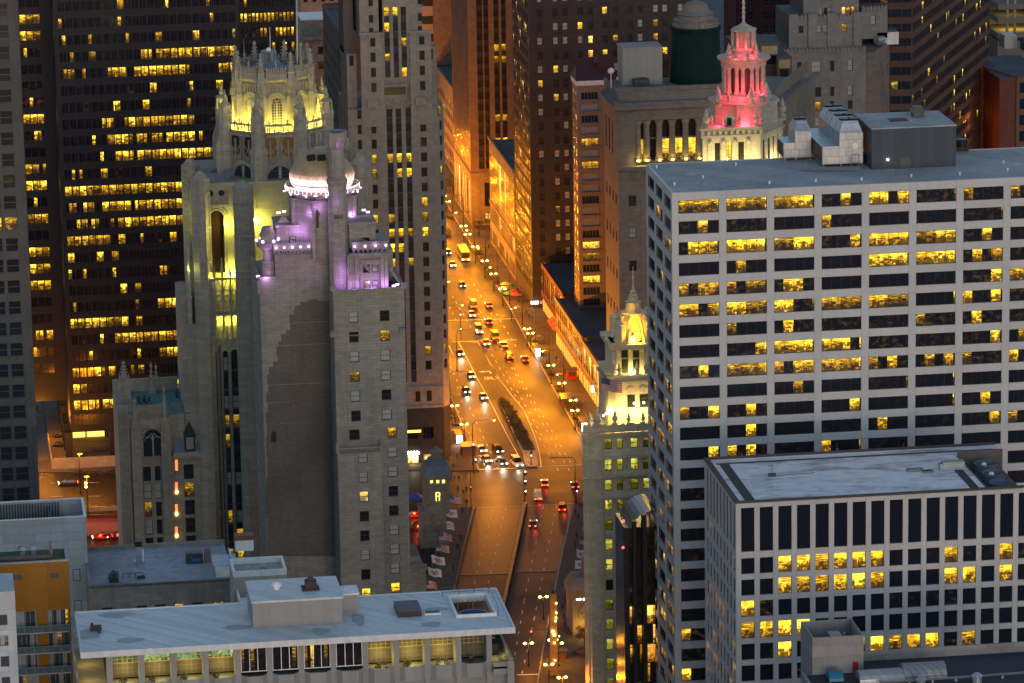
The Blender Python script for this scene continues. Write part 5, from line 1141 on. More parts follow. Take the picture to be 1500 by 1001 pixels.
# ring of outer piers (octagonal, tapering, with statue finials), parapet and lower windows
fin = oz(140)
for k in range(8):
    an = -PI/2+PI/8+k*PI/4; x, y = gx+Ro*math.cos(an), gy+Ro*math.sin(an)
    zt_ = fin+ (gy-Ro*.924-y)*0
    m = MB(); m.lathe(x, y, [(1.9, oz(420)), (1.9, oz(226)), (2.1, oz(224)), (1.55, oz(216)), (1.5, oz(178)), (1.7, oz(176)), (1.2, oz(168)), (1.2, oz(160)), (1.35, oz(159)), (.55, oz(154)), (.6, oz(150)), (.32, oz(147)), (.36, oz(144)), (.02, fin+.6)], 8, 0, PI/8)
    for s in range(4):
        a2 = s*PI/2+PI/4; pinnacle(m, x+1.5*math.cos(a2), y+1.5*math.sin(a2), oz(184), oz(156), .42, 4, False)
    m.lathe(x+1.5*math.cos(an), y+1.5*math.sin(an), [(.9, oz(300)), (.9, oz(218)), (.5, oz(210)), (.05, oz(200))], 4, 0, an)
    m.build('buttress_pier', M_GOTH, t3)
    L = 2*Ro*math.sin(PI/8); m = MB()
    u0, u1 = -L/2+1.6, L/2-1.6
    m.box(u0, u1, -.3, .3, oz(197), oz(194)); m.box(u0, u1, -.2, .2, oz(185.5), oz(183))
    n = 6
    for i in range(n+1): u = u0+(u1-u0)*i/n; m.box(u-.13, u+.13, -.18, .18, oz(194), oz(185.5))
    for i in range(n):
        u = u0+(u1-u0)*(i+.5)/n; m.box(u-.06, u+.06, -.1, .1, oz(194), oz(185.5))
    for i in (1, 3, 5): pinnacle(m, u0+(u1-u0)*i/n, 0, oz(184), oz(176), .2, 4, False)
    m.box(u0, u1, -.75, -.05, oz(201), oz(197.5))
    put_on_face(m, 0, k, Ro*.99); m.build('pierced_parapet', M_GOTH, t3)
    if k in (0, 1, 7, 6):
        zt1, zb1 = oz(206), oz(238)
        m = MB()
        for s in (-1, 1):
            c = s*1.9
            for uu in (-1.45, 0, 1.45): m.box(c+uu-.12, c+uu+.12, -.5, 0, zb1, zt1)
            for i in range(8): a0_, a1_ = PI*i/8, PI*(i+1)/8; m.tube((c+1.45*math.cos(a0_), -.3, zt1+.9*math.sin(a0_)), (c+1.45*math.cos(a1_), -.3, zt1+.9*math.sin(a1_)), .16, 4)
            for q in (-1, 1):
                m.tube((c+q*1.4, -.3, zt1-1.2), (c, -.3, zt1-3.0), .1, 4); m.tube((c+q*1.4, -.3, zt1-4.2), (c, -.3, zt1-1.6), .1, 4)
        put_on_face(m, 0, k, Ro*.97); m.build('tracery', M_GOTH, t3)
        m = MB()
        for s in (-1, 1): m.arch(s*1.9-1.4, s*1.9+1.4, zt1-3.6, zt1-.4, -.04, 0, 0)
        put_on_face(m, 0, k, Ro*.97); m.build('window', M_GGL, t3)['lit'] = .35 if k == 0 else .0
        zs, z0_ = oz(262), oz(304); hw = 2.6
        m = MB()
        for dr, yo in ((.8, .0), (.45, .1)):
            for sgn in (-1, 1): m.box(sgn*(hw+dr)-.2, sgn*(hw+dr)+.2, -.5+yo, 0, z0_, zs)
            for i in range(10): a0_, a1_ = PI*i/10, PI*(i+1)/10; r_ = hw+dr; m.tube((r_*math.cos(a0_), -.25+yo, zs+r_*math.sin(a0_)), (r_*math.cos(a1_), -.25+yo, zs+r_*math.sin(a1_)), .25, 5)
        m.box(-.3, .3, -.3, -.02, z0_, zs+hw*.95); m.box(-hw, hw, -.25, -.02, oz(275), oz(269))
        put_on_face(m, 0, k, Ro*.97); m.build('window_surround', M_GOTH, t3)
        m = MB(); m.arch(-hw, hw, z0_, zs, -.03, 0, 0, False, 12); put_on_face(m, 0, k, Ro*.97); m.build('window', M_GGL, t3)
        m = MB()
        for i in range(9): u = -hw+2*hw*i/8; m.box(u-.04, u+.04, -.12, -.05, z0_, zs+math.sqrt(max(0, hw*hw-u*u))*.95)
        for i in range(12): z = z0_+(zs-z0_+1.5)*i/11; m.box(-hw*.9, hw*.9, -.1, -.05, z-.04, z+.04)
        if m.v: put_on_face(m, 0, k, Ro*.97); m.build('glazing_bars', M_DGREY, t3)
octa(Ro*.9, oz(199), oz(197), M_DGREY, 'ring_walk')
# square shaft with corner piers
yS = gy-13.0; sx = lambda px, py=400: atY(px, py, yS).x
sz = lambda py, px=320: atY(px, py, yS).z
xS0, xS1 = sx(293), sx(522, 300); zS = sz(272)
# wall of the left bay: tall arched recess, roundels, then gallery, then long window strips
bx0, bx1 = sx(303, 330), sx(345, 330); ac = (sx(310, 340)+sx(326, 340))/2; ahw = (sx(326, 340)-sx(310, 340))/2+.25
zsp, zbot = sz(318), sz(405)
m = MB(); zgal = sz(460)
m.box(xS0, ac-ahw-.0, yS, yS+1.2, sz(472), zsp); m.box(ac+ahw, xS1, yS, yS+1.2, sz(472), zsp); m.box(ac-ahw, ac+ahw, yS+.02, yS+1.2, sz(472), sz(400))
m.box(xS0, xS1, yS, yS+1.2, zsp+ahw+.0, zS)
n = 10
for i in range(n):      # arch spandrels
    a0_, a1_ = PI*i/n, PI*(i+1)/n
    p0, p1 = (ac+ahw*math.cos(a0_), zsp+ahw*math.sin(a0_)), (ac+ahw*math.cos(a1_), zsp+ahw*math.sin(a1_))
    m.quad((p1[0], yS, p1[1]), (p0[0], yS, p0[1]), (p0[0], yS, zsp+ahw), (p1[0], yS, zsp+ahw)); m.quad((p0[0], yS, p0[1]), (p1[0], yS, p1[1]), (p1[0], yS+1.2, p1[1]), (p0[0], yS+1.2, p0[1]))
m.box(xS0, ac-ahw, yS+.03, yS+1.17, zsp, zsp+ahw-.02); m.box(ac+ahw, xS1, yS+.03, yS+1.17, zsp, zsp+ahw-.02)
m.build('shaft_wall', M_GOTH, t3)
m = MB(); m.quad((ac-ahw, yS+1.15, sz(400)), (ac+ahw, yS+1.15, sz(400)), (ac+ahw, yS+1.15, zsp+ahw), (ac-ahw, yS+1.15, zsp+ahw), 0, [(0, 0), (2, 0), (2, 9), (0, 9)]); o = m.build('window', window_mat('dim arch window', gain=.35, dark=(.03, .015, .01), dim=(1, .15, .03)), t3); o['lit'] = .0
m = MB()
for dr in (.25, .75):
    for i in range(n): a0_, a1_ = PI*i/n, PI*(i+1)/n; r_ = ahw+dr; m.tube((ac+r_*math.cos(a0_), yS-.15, zsp+r_*math.sin(a0_)), (ac+r_*math.cos(a1_), yS-.15, zsp+r_*math.sin(a1_)), .22, 5)
    for s in (-1, 1): m.box(ac+s*(ahw+dr)-.15, ac+s*(ahw+dr)+.15, yS-.3, yS, sz(400), zsp)
m.box(ac-2.6, ac+2.6, yS-.7, yS-.01, sz(303), sz(299))
for s in (-1, 1):
    for i in range(10): a0_, a1_ = 2*PI*i/10, 2*PI*(i+1)/10; m.tube((ac+s*1.2+.85*math.cos(a0_), yS-.1, sz(283)+.85*math.sin(a0_)), (ac+s*1.2+.85*math.cos(a1_), yS-.1, sz(283)+.85*math.sin(a1_)), .16, 4)
m.build('arch_moulding', M_GOTH, t3)
m = MB()
for s in (-1, 1): m.face([(ac+s*1.2+.7*math.cos(2*PI*i/10), yS-.03, sz(283)+.7*math.sin(2*PI*i/10)) for i in range(10)])
m.build('roundel', M_GGL, t3)
# balcony screen, openwork
m = MB(); u0, u1 = sx(302, 430), sx(349, 430); zt_, zb_ = sz(405), sz(458)
yB = yS-1.6
m.box(u0, u1, yB-.2, yB+.2, zt_-.5, zt_); m.box(u0, u1, yB-.2, yB+.2, zb_, zb_+.5); m.box(u0, u1, yB, yS-.02, zb_-.4, zb_-.01)
n = 4
for i in range(n+1):
    u = u0+(u1-u0)*i/n; m.box(u-.22, u+.22, yB-.3, yB+.3, zb_-4, zt_+.5); pinnacle(m, u, yB, zt_+.3, zt_+(4.5 if i % 2 == 0 else 2.4), .38)
for i in range(n):
    ua, ub = u0+(u1-u0)*i/n, u0+(u1-u0)*(i+1)/n; c = (ua+ub)/2; r_ = (ub-ua)/2-.2; zc = (zt_+zb_)/2
    for dz in (-r_*1.0, r_*1.0):
        for q in range(10): a0_, a1_ = 2*PI*q/10, 2*PI*(q+1)/10; m.tube((c+r_*math.cos(a0_), yB, zc+dz+r_*math.sin(a0_)), (c+r_*math.cos(a1_), yB, zc+dz+r_*math.sin(a1_)), .13, 4)
    m.tube((ua, yB, zc), (c, yB, zt_-.4), .12, 4); m.tube((ub, yB, zc), (c, yB, zt_-.4), .12, 4); m.tube((ua, yB, zc), (c, yB, zb_+.4), .12, 4); m.tube((ub, yB, zc), (c, yB, zb_+.4), .12, 4)
    for q in range(5): m.box(ua+(ub-ua)*(q+.5)/5-.12, ua+(ub-ua)*(q+.5)/5+.12, yB-.25, yB+.1, zb_-.7-.4*(q % 2), zb_-.02)
m.build('balcony_screen', M_GOTH, t3)
# lower shaft with long window strips
zL1, zL0 = sz(472)-.02, 12.0
cols = [(302.5, 309.5), (312.5, 321), (330.5, 337.5), (342.5, 352.5)]
yL = yS-.4
Lx = lambda px: atY(px, 640, yL).x
cl = [(Lx(a)-Lx(286), Lx(b)-Lx(286)) for a, b in cols]
ztop_ = atY(330, 524, yL).z; hF = (atY(330, 524, yL).z-atY(330, 804, yL).z)/10
rws = [(ztop_-hF*(i+1)+1.35, ztop_-hF*i) for i in range(14)]
facade(t3, (Lx(286), yL, 0), 0, cl, rws, Lx(375)-Lx(286), zL1, M_GOTH, (M_SPAN, M_GGL), lambda c, r: {(2, 3): .9, (3, 3): .9, (2, 8): 1, (3, 8): .9, (2, 10): .8, (3, 10): .6}.get((c, r), .12), rec=.5, dep=.9, nv=0, nh=1, fr=.12, z0=zL0, wall_name='lower_wall')
parts('spandrel', [(Lx(286)+a+.02, Lx(286)+b-.02, yL-.008, yL+.01, r_[0]-1.34, r_[0]-.01) for a, b in cl for r_ in rws], M_SPAN, t3)
m = MB()
for a, b in cl:
    c, r_ = Lx(286)+(a+b)/2, (b-a)/2; m.arch(c-r_, c+r_, ztop_+.02, ztop_+1.0, yL-.02, 0, 0, False, 8)
m.build('arch_window', M_GGL, t3)
m = MB()
for a, b in cl:
    c, r_ = Lx(286)+(a+b)/2, (b-a)/2+.15
    for i in range(8): a0_, a1_ = PI*i/8, PI*(i+1)/8; m.tube((c+r_*math.cos(a0_), yL-.1, ztop_+1.0+r_*math.sin(a0_)), (c+r_*math.cos(a1_), yL-.1, ztop_+1.0+r_*math.sin(a1_)), .16, 4)
for px in (299.5, 325, 326.5, 356, 360, 311, 340):
    x = Lx(px); m.box(x-.22, x+.22, yL-.45, yL-.02, zL0, ztop_+3)
for k in range(8): x = Lx(301+7*k); m.box(x-.5, x+.1, yL-.3, yL-.02, sz(497)+.2*(k % 2), sz(476))
m.build('mullion_shaft', M_GOTH, t3)
def pier(px, py_top, Y, r, n=8, zb=10.0, taper=True, mat=M_GOTH):
    p = atY(px, py_top, Y); z1 = p.z; m = MB(); x = atY(px, (py_top+450)/2, Y).x
    m.lathe(x, Y, [(r*1.12, zb), (r*1.12, z1-24), (r, z1-23.5), (r, z1-2.2), (r*1.1, z1-2.1), (r*1.1, z1-1.6), (r*.9, z1-1.5), (r*.45, z1-.4), (.05, z1)], n, 0, PI/8)
    for i in range(n):
        an = PI/8+2*PI*i/n; m.lathe(x+r*math.cos(an), Y+r*math.sin(an), [(.24, zb), (.24, z1-1.6)], 4, 0, an)
    # shallow blind panels between the ribs
    for k_ in range(5): z = z1-5-7.5*k_; m.lathe(x, Y, [(r*1.03, z), (r*1.1, z+.2), (r*1.1, z+.5), (r*1.03, z+.7)], n, 0, PI/8)
    m.build('corner_pier', mat, t3); return x, z1
px1, z1p = pier(296, 250, yS-.4, 1.9)
px2, z2p = pier(358, 263, yS-2.2, 2.15)
pier(282, 231, yS+13, 1.9)
px3, z3p = pier(530, 226, yS-.4, 2.0); pier(509, 205, yS+13, 2.0); pier(455, 262, yS-2.2, 2.1)
m = MB()
for (xa_, za_, xb_, Y) in ((px1+1.5, z1p-2, gx-Ro*.85, yS+.5), (px3-1.5, z3p-2, gx+Ro*.85, yS+.5), (px1+1, atY(300, 250, yS+12).z, gx-Ro*.8, yS+11)):
    m.face([(xa_, Y, za_-2.4), (xb_, Y+3, za_-.4), (xb_, Y+3, za_+1.2), (xa_, Y, za_-.9)]); m.face([(xa_, Y, za_-.9), (xb_, Y+3, za_+1.2), (xb_, Y+4.2, za_+1.2), (xa_, Y+1.2, za_-.9)])
    m.face([(xa_, Y+1.2, za_-2.4), (xa_, Y+1.2, za_-.9), (xb_, Y+4.2, za_+1.2), (xb_, Y+4.2, za_-.4)])
m.build('flying_buttress', M_SLATE, t3)
m = MB(); m.box(xS0+.3, xS1-.3, yS+1.25, yS+26, 5, zS-.6); m.build('core', M_GOTH, t3)
m = MB(); m.box(xS0, xS1, yS+.0, yS+26, zS, zS+.5); m.build('shaft_cornice', M_GOTH, t3)
for px, pt, pb in ((300, 372, 480), (349, 420, 500), (276, 350, 470), (310, 380, 500)):
    m = MB(); x = sx(px, 420); pinnacle(m, x, yS-1.2, sz(pb), sz(pt), .7); m.build('pinnacle', M_GOTH, t3)
# ribs on the left flank
m = MB()
for i in range(7):
    x = Lx(273.5+3.4*i*.62); m.box(x-.14, x+.14, yL+.6-.7*(i/6), yL+1.2, 8, sz(470))
m.box(Lx(272), Lx(286), yL+1.0, yL+20, 8, sz(440)); m.build('ribbed_corner', M_GOTH, t3)
# crown contents: metal roof house with dish, antenna, flagpole and floodlit statue
zc = iz(108)-2.6
t = thing('rooftop_pavilion', 'blue grey metal roof house with curved eaves inside the crown', 'rooftop structure', (gx-.5, gy, zc))
m = MB(); m.lathe(gx-.8, gy, [(2.7, zc), (2.7, zc+2.6), (3.7, zc+2.7), (2.5, zc+3.7), (1.9, zc+4.3), (1.8, zc+6.2), (1.7, zc+6.3)], 8, 0, PI/8); m.build('roof', M_SLATE, t)
m = MB(); m.box(gx-1.3, gx-.5, gy-1.95, gy-1.80, zc+4.2, zc+6.2); m.build('door', M_DGREY, t)
m = MB(); m.ball((gx-1.0, gy-2.4, zc+6.9), .55, 0, 10, 6, .9); tag(m.build('satellite_dish', M_WHITE), 'white round dish on the metal roof house in the crown', 'satellite dish')
for px, pt, lab, r_ in ((395, 40, 'thin grey lattice antenna above the crown roof', .22), (357, 58, 'thin left hand mast on the crown', .07)):
    a = atY(px, pt, gy+1); m = MB(); m.tube((a.x, gy+1, zc), (a.x, gy+1, a.z), r_, 4, 0, r_*.5); m.tube((a.x+.5, gy+1, zc), (a.x+.5, gy+1, a.z-3), .05, 3); tag(m.build('antenna', M_GREY), lab, 'antenna')
a = atY(434.5, -14, gy+.5); b = atY(435.5, 98, gy+.5); m = MB(); m.tube((b.x, gy+.5, b.z), (a.x, gy+.5, a.z), .22, 8, 0, .12); tag(m.build('flagpole', plain('flagpole paint', (.5, .46, .38), .5)), 'tall pale flagpole rising from the crown of the gothic tower', 'flagpole')
b = atY(441, 98, gy+1); t = thing('finial_statue', 'bright yellow floodlit finial beside the tall flagpole', 'statue', tuple(b))
m = MB(); pinnacle(m, b.x, b.y, b.z-1, b.z+5.2, .75, 4); pinnacle(m, b.x+.5, b.y-.3, b.z+.5, b.z+3.6, .5); m.ball((b.x, b.y, b.z+4.9), .35); m.build('figure', M_GOTH, t)
light('flood_lamp', (b.x-.9, b.y-1.2, b.z-.2), 330, (1, .92, .08), t, r=.12)
m = MB(); m.ball((b.x-.9, b.y-.9, b.z-.3), .16); m.build('lamp', M_LAMPW, t)
# floodlights on the ring walk and in the left bay
for k in (0, 1, 7, 6, 2):
    for s in (-1.6, 1.6):
        c, t_, n = face_frame(k, Ro*.90); p = c+t_*s; light('flood_lamp', (p.x, p.y, zring_-1.2), 760, YEL, t3, r=.3)
m = MB()
for k in (0, 1, 7):
    for s in (-1.9, 1.9): c, t_, n = face_frame(k, Ro*.86); p = c+t_*s; m.box(p.x-.15, p.x+.15, p.y-.15, p.y+.15, zring_-1.9, zring_+.4)
m.build('flood_fitting', M_BLACK, t3)
for px, py, dy, e in ((309, 402, -1.2, 170), (338, 402, -1.0, 170), (322, 462, -1.1, 60), (343, 464, -1.1, 50), (305, 464, -1.1, 40), (333, 330, -1.5, 90), (371, 400, -2.5, 200), (377, 330, -2.0, 110)):
    light('flood_lamp', (sx(px, py), yS+dy, sz(py)), e*8, (.95, .86, .08), t3, r=.3)
for an in (-2.6, -2.0, -1.2, -.6): light('flood_lamp', (gx+(Ro+2.5)*math.cos(an), gy+(Ro+2.5)*math.sin(an), oz(318)), 1700, (1, .88, .20), t3, r=.3)
light('flood_lamp', (sx(274, 300), yS+6, sz(330)), 260, (.95, .92, .2), t3, r=.3); light('flood_lamp', (sx(277, 380), yS-2.0, sz(390)), 60, (.95, .92, .2), t3, r=.3)

# --- lower wing of the gothic building with roof terrace
P = atD(180, 800, 893); x0, yw = P.x, P.y
wx = lambda px, py=740: atY(px, py, yw).x
wz = lambda py, px=230: atY(px, py, yw).z
t4 = thing('gothic_wing', 'lower gothic wing with tall spires, a green roof terrace and slot windows lit orange', 'building', (x0, yw, 0))
zt4 = wz(604)
ww = wx(297)-x0
cols = [(wx(211.5)-x0, wx(223)-x0), (wx(226)-x0, wx(237)-x0), (wx(271)-x0, wx(285.5)-x0)]
zr = wz(683); rws = [(zr-4.0*(i+1)+.7, zr-4.0*i) for i in range(9)]
facade(t4, (x0, yw, 0), 0, cols, rws, ww, wz(668), M_GOTH, (M_SPAN, M_GGL), lambda c, r: .08, rec=.4, dep=.8, nv=0, nh=1, fr=.12, z0=5)
m = MB(); m.box(x0, wx(250), yw, yw+.8, wz(668), zt4); m.box(x0, wx(203), yw+.02, yw+22, 5, zt4); m.box(x0+.5, wx(297), yw+.85, yw+22, 5, wz(668)); m.box(wx(203), wx(275), yw+1, yw+22, wz(668), zt4-.9); m.build('core', M_GOTH, t4)
m = MB(); m.box(x0+.4, wx(284), yw+.9, yw+23, zt4-.9, zt4-.6); m.build('terrace', M_TERRACE, t4)
m = MB(); m.box(x0, wx(275), yw+21, yw+22, zt4-.6, zt4+2.2); m.box(wx(203), wx(240), yw-.3, yw+.3, zt4-.3, zt4+1.6)
for i in range(12): u = wx(204)+(wx(240)-wx(204))*i/11; m.box(u-.12, u+.12, yw-.45, yw-.3, zt4-1.2, zt4+1.9)
m.box(wx(203), wx(240), yw-.5, yw-.02, wz(626), wz(622)); m.build('parapet', M_GOTH, t4)
c = (wx(210, 650)+wx(238, 650))/2; hw = (wx(238)-wx(210))/2
m = MB(); m.arch(c-hw, c+hw, wz(668), wz(641), yw-.03, 0, 0, False, 10); m.build('window', M_GGL, t4)
m = MB()
for r_ in (hw, hw+.45):
    for i in range(10): a0_, a1_ = PI*i/10, PI*(i+1)/10; m.tube((c+r_*math.cos(a0_), yw-.15, wz(641)+r_*math.sin(a0_)), (c+r_*math.cos(a1_), yw-.15, wz(641)+r_*math.sin(a1_)), .18, 5)
m.box(c-.16, c+.16, yw-.25, yw-.04, wz(805), wz(636))
for s in (-1, 1):
    for i in range(8): a0_, a1_ = PI*i/8, PI*(i+1)/8; m.tube((c+s*.95+.85*math.cos(a0_), yw-.12, wz(645)+.9*math.sin(a0_)), (c+s*.95+.85*math.cos(a1_), yw-.12, wz(645)+.9*math.sin(a1_)), .1, 4)
    m.tube((c+s*.2, yw-.12, wz(634)), (c+s*1.3, yw-.12, wz(642)), .1, 4)
    for i in range(3): m.tube((c+s*1.0, yw-.1, wz(670)), (c+s*(.3+.6*i), yw-.1, wz(676)), .12, 4)
m.build('tracery', M_GOTH, t4)
def spire(px, pt, pw, r, Y, pb=805):
    m = MB(); x = atY(px, (pt+pb)/2, Y).x; zt_, zm = atY(px, pt, Y).z, atY(px, pw, Y).z; z0_ = atY(px, pb, Y).z
    m.box(x-r, x+r, Y-.7, Y+1.2, z0_, zm)
    for q in (-1, 0, 1): m.box(x+q*r*.8-.12, x+q*r*.8+.12, Y-.95, Y-.71, z0_, zm)
    pinnacle(m, x, Y+.2, zm, zt_, r*.85)
    for sx_ in (-1, 1):
        for sy_ in (-.7, 1.1): pinnacle(m, x+sx_*r*.8, Y+sy_, zm-1, zm+(zt_-zm)*.45, r*.28, 4, False)
    for i in range(7):
        for sx_ in (-1, 1): m.ball((x+sx_*r, Y-.75, zm-1.5-1.6*i), .24, 0, 5, 3)
    m.build('spire', M_GOTH, t4)
spire(201, 582, 640, 1.0, yw-.4); spire(244, 562, 640, 1.0, yw-.4)
spire(186, 528, 565, 1.25, yw+8); spire(226, 530, 588, .9, yw+19); spire(233, 532, 588, .9, yw+21)
m = MB()
for i in range(6): x = wx(178.5+2.6*i); m.box(x-.13, x+.13, yw-.25-.12*i, yw+.3, 5, zt4+2)
m.build('ribbed_corner', M_GOTH, t4)
# mansard with dormer
ma, mb_ = wx(254, 640), wx(297, 640); zm0, zm1 = wz(664), wz(606)
m = MB(); m.face([(ma, yw+.1, zm0), (mb_, yw+.1, zm0), (mb_, yw+3.2, zm1), (ma, yw+3.2, zm1)]); m.face([(ma, yw+.1, zm0), (ma, yw+3.2, zm1), (ma, yw+6, zm1), (ma, yw+6, zm0)]); m.box(ma-.1, mb_+.1, yw+3.2, yw+6.5, zm1-.2, zm1+.5)
for i in range(12): x = ma+(mb_-ma)*i/11; m.tube((x, yw+.05, zm0), (x, yw+3.15, zm1), .06, 4)
m.build('mansard_roof', M_SLATE, t4)
m = MB(); d0, d1 = wx(270.5, 650), wx(286, 650); m.box(d0, d1, yw-.2, yw+2.6, wz(663), wz(640), 0); m.prism([(d0-.2, yw-.4), (d1+.2, yw-.4), (d1+.2, yw+2.6), (d0-.2, yw+2.6)], wz(640), wz(622), 1, sc=.05); m.box(d0+.35, d1-.35, yw-.25, yw-.21, wz(660), wz(643), 2); m.build('dormer', [M_SPAN, M_SPAN, M_GREY], t4)
m = MB(); m.box(wx(270, 620), wx(281, 620), yw+2.0, yw+2.8, wz(622), wz(613)); m.build('roof_light', M_SPAN, t4)
m = MB(); m.box(ma-.2, wx(299), yw-.5, yw+.1, wz(672), wz(664))
for i in range(14): x = ma+(mb_-ma)*i/13; m.box(x-.16, x+.16, yw-.6, yw-.2, wz(674), wz(670))
m.build('cornice', M_GOTH, t4)
m = MB()
for py0, py1 in ((676, 691), (709, 726), (741, 758), (774, 790)):
    xx = wx(258.3, py0); m.box(xx-.28, xx+.28, yw-.03, yw-.005, wz(py1), wz(py0)+.1)
m.build('slot_window', lampmat('orange lit slot', (1, .16, .02), 1.6), t4)
m = MB()
for py0, py1 in ((709, 726), (741, 758), (774, 790)): xx = wx(258.3, py0); m.ball((xx, yw-.15, wz(py1)+.55), .34, 0, 8, 5, 1.3)
m.build('slot_lamp', lampmat('amber slot lamp', (1, .62, .12), 6), t4)
for i, (px, py, lab) in enumerate(((207, 570, 'outdoor table set at the far end of the green terrace'), (210, 588, 'outdoor table set in the middle of the green terrace'), (213, 598, 'outdoor table set by the near parapet of the green terrace'), (266, 581, 'outdoor table set beside the tower on the green terrace'))):
    p = atZ(px, py, zt4-.6); t = thing('terrace_table', lab, 'table', tuple(p), 'table sets on the green terrace')
    m = MB(); m.lathe(p.x, p.y, [(.1, p.z), (.1, p.z+.7), (.8, p.z+.72), (.8, p.z+.78)], 10); m.build('tabletop', M_DGREY, t)
    for k in range(5):
        an = 2*PI*k/5; m = MB(); x, y = p.x+1.3*math.cos(an), p.y+1.3*math.sin(an); m.box(x-.25, x+.25, y-.25, y+.25, p.z, p.z+.45); m.box(x-.25, x+.25, y+.2, y+.27, p.z+.45, p.z+.95); m.build('seat', M_DGREY, t)
p = atZ(270, 578, zt4-.6); m = MB()
for i in range(7): m.box(p.x-1+.5*i, p.x+2.2, p.y-6+.35*i, p.y-5.65+.35*i, zt4-.6+.0, zt4-.4+.28*i)
tag(m.build('terrace_steps', M_GOTH), 'short stone steps between the green terrace and the gothic tower', 'steps')
# ================================================================ corner stone skyscraper beside the avenue
M_BEIGE = stone('beige limestone', (.33, .285, .235), .1, (1.3, .9, .03), .82, streak=.2)
M_DKGRAN = stone('dark granite base', (.05, .045, .045), .2, (1.6, 1.2, .03), .7)
M_SGL = window_mat('small office window glass', gain=1.15, dark=(.035, .028, .022), cell=9, furn=.45)
M_SPND = plain('dark blue spandrel panel', (.02, .024, .035), .5, .2)
P = atD(513, 300, 1052); xk, yk = P.x, P.y
kx = lambda px, py=300: atY(px, py, yk).x
kz = lambda py, px=580: atY(px, py, yk).z
t5 = thing('stone_skyscraper', 'beige stone skyscraper with three long window strips on the street corner', 'skyscraper', (xk, yk, 0))
zb1, zt1 = kz(600), kz(158); W5 = kx(644)-xk; fp5 = (kz(166)-kz(559.5))/18
rws = [(kz(172.5)-fp5*i, kz(172.5)-fp5*i+2.35) for i in range(18)]
off = lambda a, b, py=172: (kx(a, py)-xk, kx(b, py)-xk)
cols = [off(523.5, 529.5), off(543.5, 551), off(566, 575), off(579.7, 588), off(594, 602), off(615.5, 624.5)]
lit5 = {(2, 3): 1, (3, 3): 1, (4, 3): 1, (3, 4): .9, (4, 4): .9, (1, 4): .9, (1, 7): 1, (2, 7): .9, (2, 8): 1, (3, 8): 1, (4, 8): 1, (2, 9): .9, (3, 9): .8, (2, 10): .5, (4, 10): .4, (5, 5): .35, (5, 7): .3, (5, 2): .3, (1, 3): .25}
facade(t5, (xk, yk, 0), 0, cols, rws, W5, zt1, M_BEIGE, (M_SPND, M_SGL), lambda c, r: lit5.get((c, r), .03), rec=.35, dep=.7, nv=0, nh=1, fr=.1, z0=zb1)
parts('spandrel', [(xk+c[0]+.03, xk+c[1]-.03, yk-.01, yk+.015, b[1]+.02, a[0]-.02) for c in cols[2:5] for a, b in zip(rws, rws[1:])]+[(xk+c[0]+.03, xk+c[1]-.03, yk-.01, yk+.015, rws[-1][0]-3, rws[-1][0]-.02) for c in cols[2:5]], M_SPND, t5)
# chamfered corner on the street side
xe = xk+W5; ch = 3.2; xe2, ye2 = kx(652.5)+.4, yk+2.6
Lc = math.hypot(xe2-xe, ye2-yk); rc = math.atan2(ye2-yk, xe2-xe)
facade(t5, (xe, yk, 0), rc, [(Lc*.25, Lc*.72)], rws, Lc, zt1-3, M_BEIGE, (M_SPND, M_SGL), lambda c, r: R.choice([.03, .03, .25]), rec=.3, dep=.6, nh=1, fr=.1, z0=zb1, wall_name='corner_wall')
m = MB(); m.prism([(xk+.2, yk+.72), (xe-.2, yk+.72), (xe2-.4, ye2+.4), (xe2, ye2+.5), (xe2, yk+26), (xk+.2, yk+26)], 0, zt1-.3); m.build('core', M_BEIGE, t5)
# upper stage
def sub(x0, x1, y0, dep, z0, z1, nm, mat=M_BEIGE): m = MB(); m.box(x0, x1, y0, y0+dep, z0, z1); return m.build(nm, mat, t5)
zsh = kz(50)
rw2 = [(kz(67)-fp5*i, kz(67)-fp5*i+2.35) for i in range(4)]
for a, b, c, d_, nm in ((528.5, 562, 543, 550.5, 'shoulder_wall'), (600.5, 632, 614.5, 622.5, 'shoulder_wall')):
    x0, x1 = kx(a, 100), kx(b, 100); facade(t5, (x0, yk-.3, 0), 0, [(kx(c, 100)-x0, kx(d_, 100)-x0)], rw2, x1-x0, zsh, M_BEIGE, (M_SPND, M_SGL), lambda c, r: .03, rec=.35, dep=.8, nh=1, fr=.1, z0=zt1-4.5, wall_name=nm)
    m = MB(); m.box(x0-.2, x1+.2, yk-.5, yk+.6, zsh, zsh+.6)
    for i in range(8): u = x0+(x1-x0)*(i+.5)/8; m.box(u-.2, u+.2, yk-.6, yk-.3, zsh-.8, zsh-.02)
    m.box((x0+x1)/2-1.5, (x0+x1)/2+1.0, yk-1.1, yk-.31, zt1+.5, zt1+2.6); m.build('cornice', M_BEIGE, t5)
x0, x1 = kx(562, 80), kx(600.5, 80)
cs = [(kx(a, 60)-x0, kx(b, 60)-x0) for a, b in ((563.5, 571.5), (576.3, 584), (588, 596))]
rw3 = [(kz(114)+fp5*i, kz(114)+fp5*i+2.35) for i in range(5)]
facade(t5, (x0, yk+.4, 0), 0, cs, rw3, x1-x0, kz(6), M_BEIGE, (M_SPND, M_SGL), lambda c, r: {(0, 0): .5, (1, 0): .9, (0, 1): .3, (0, 3): 1}.get((c, r), .06), rec=.35, dep=.6, nh=1, fr=.1, z0=kz(128), wall_name='tower_wall')
parts('spandrel', [(x0+c[0]+.03, x0+c[1]-.03, yk+.39, yk+.415, a[1]+.02, b[0]-.02) for c in cs for a, b in zip(rw3, rw3[1:])], M_SPND, t5)
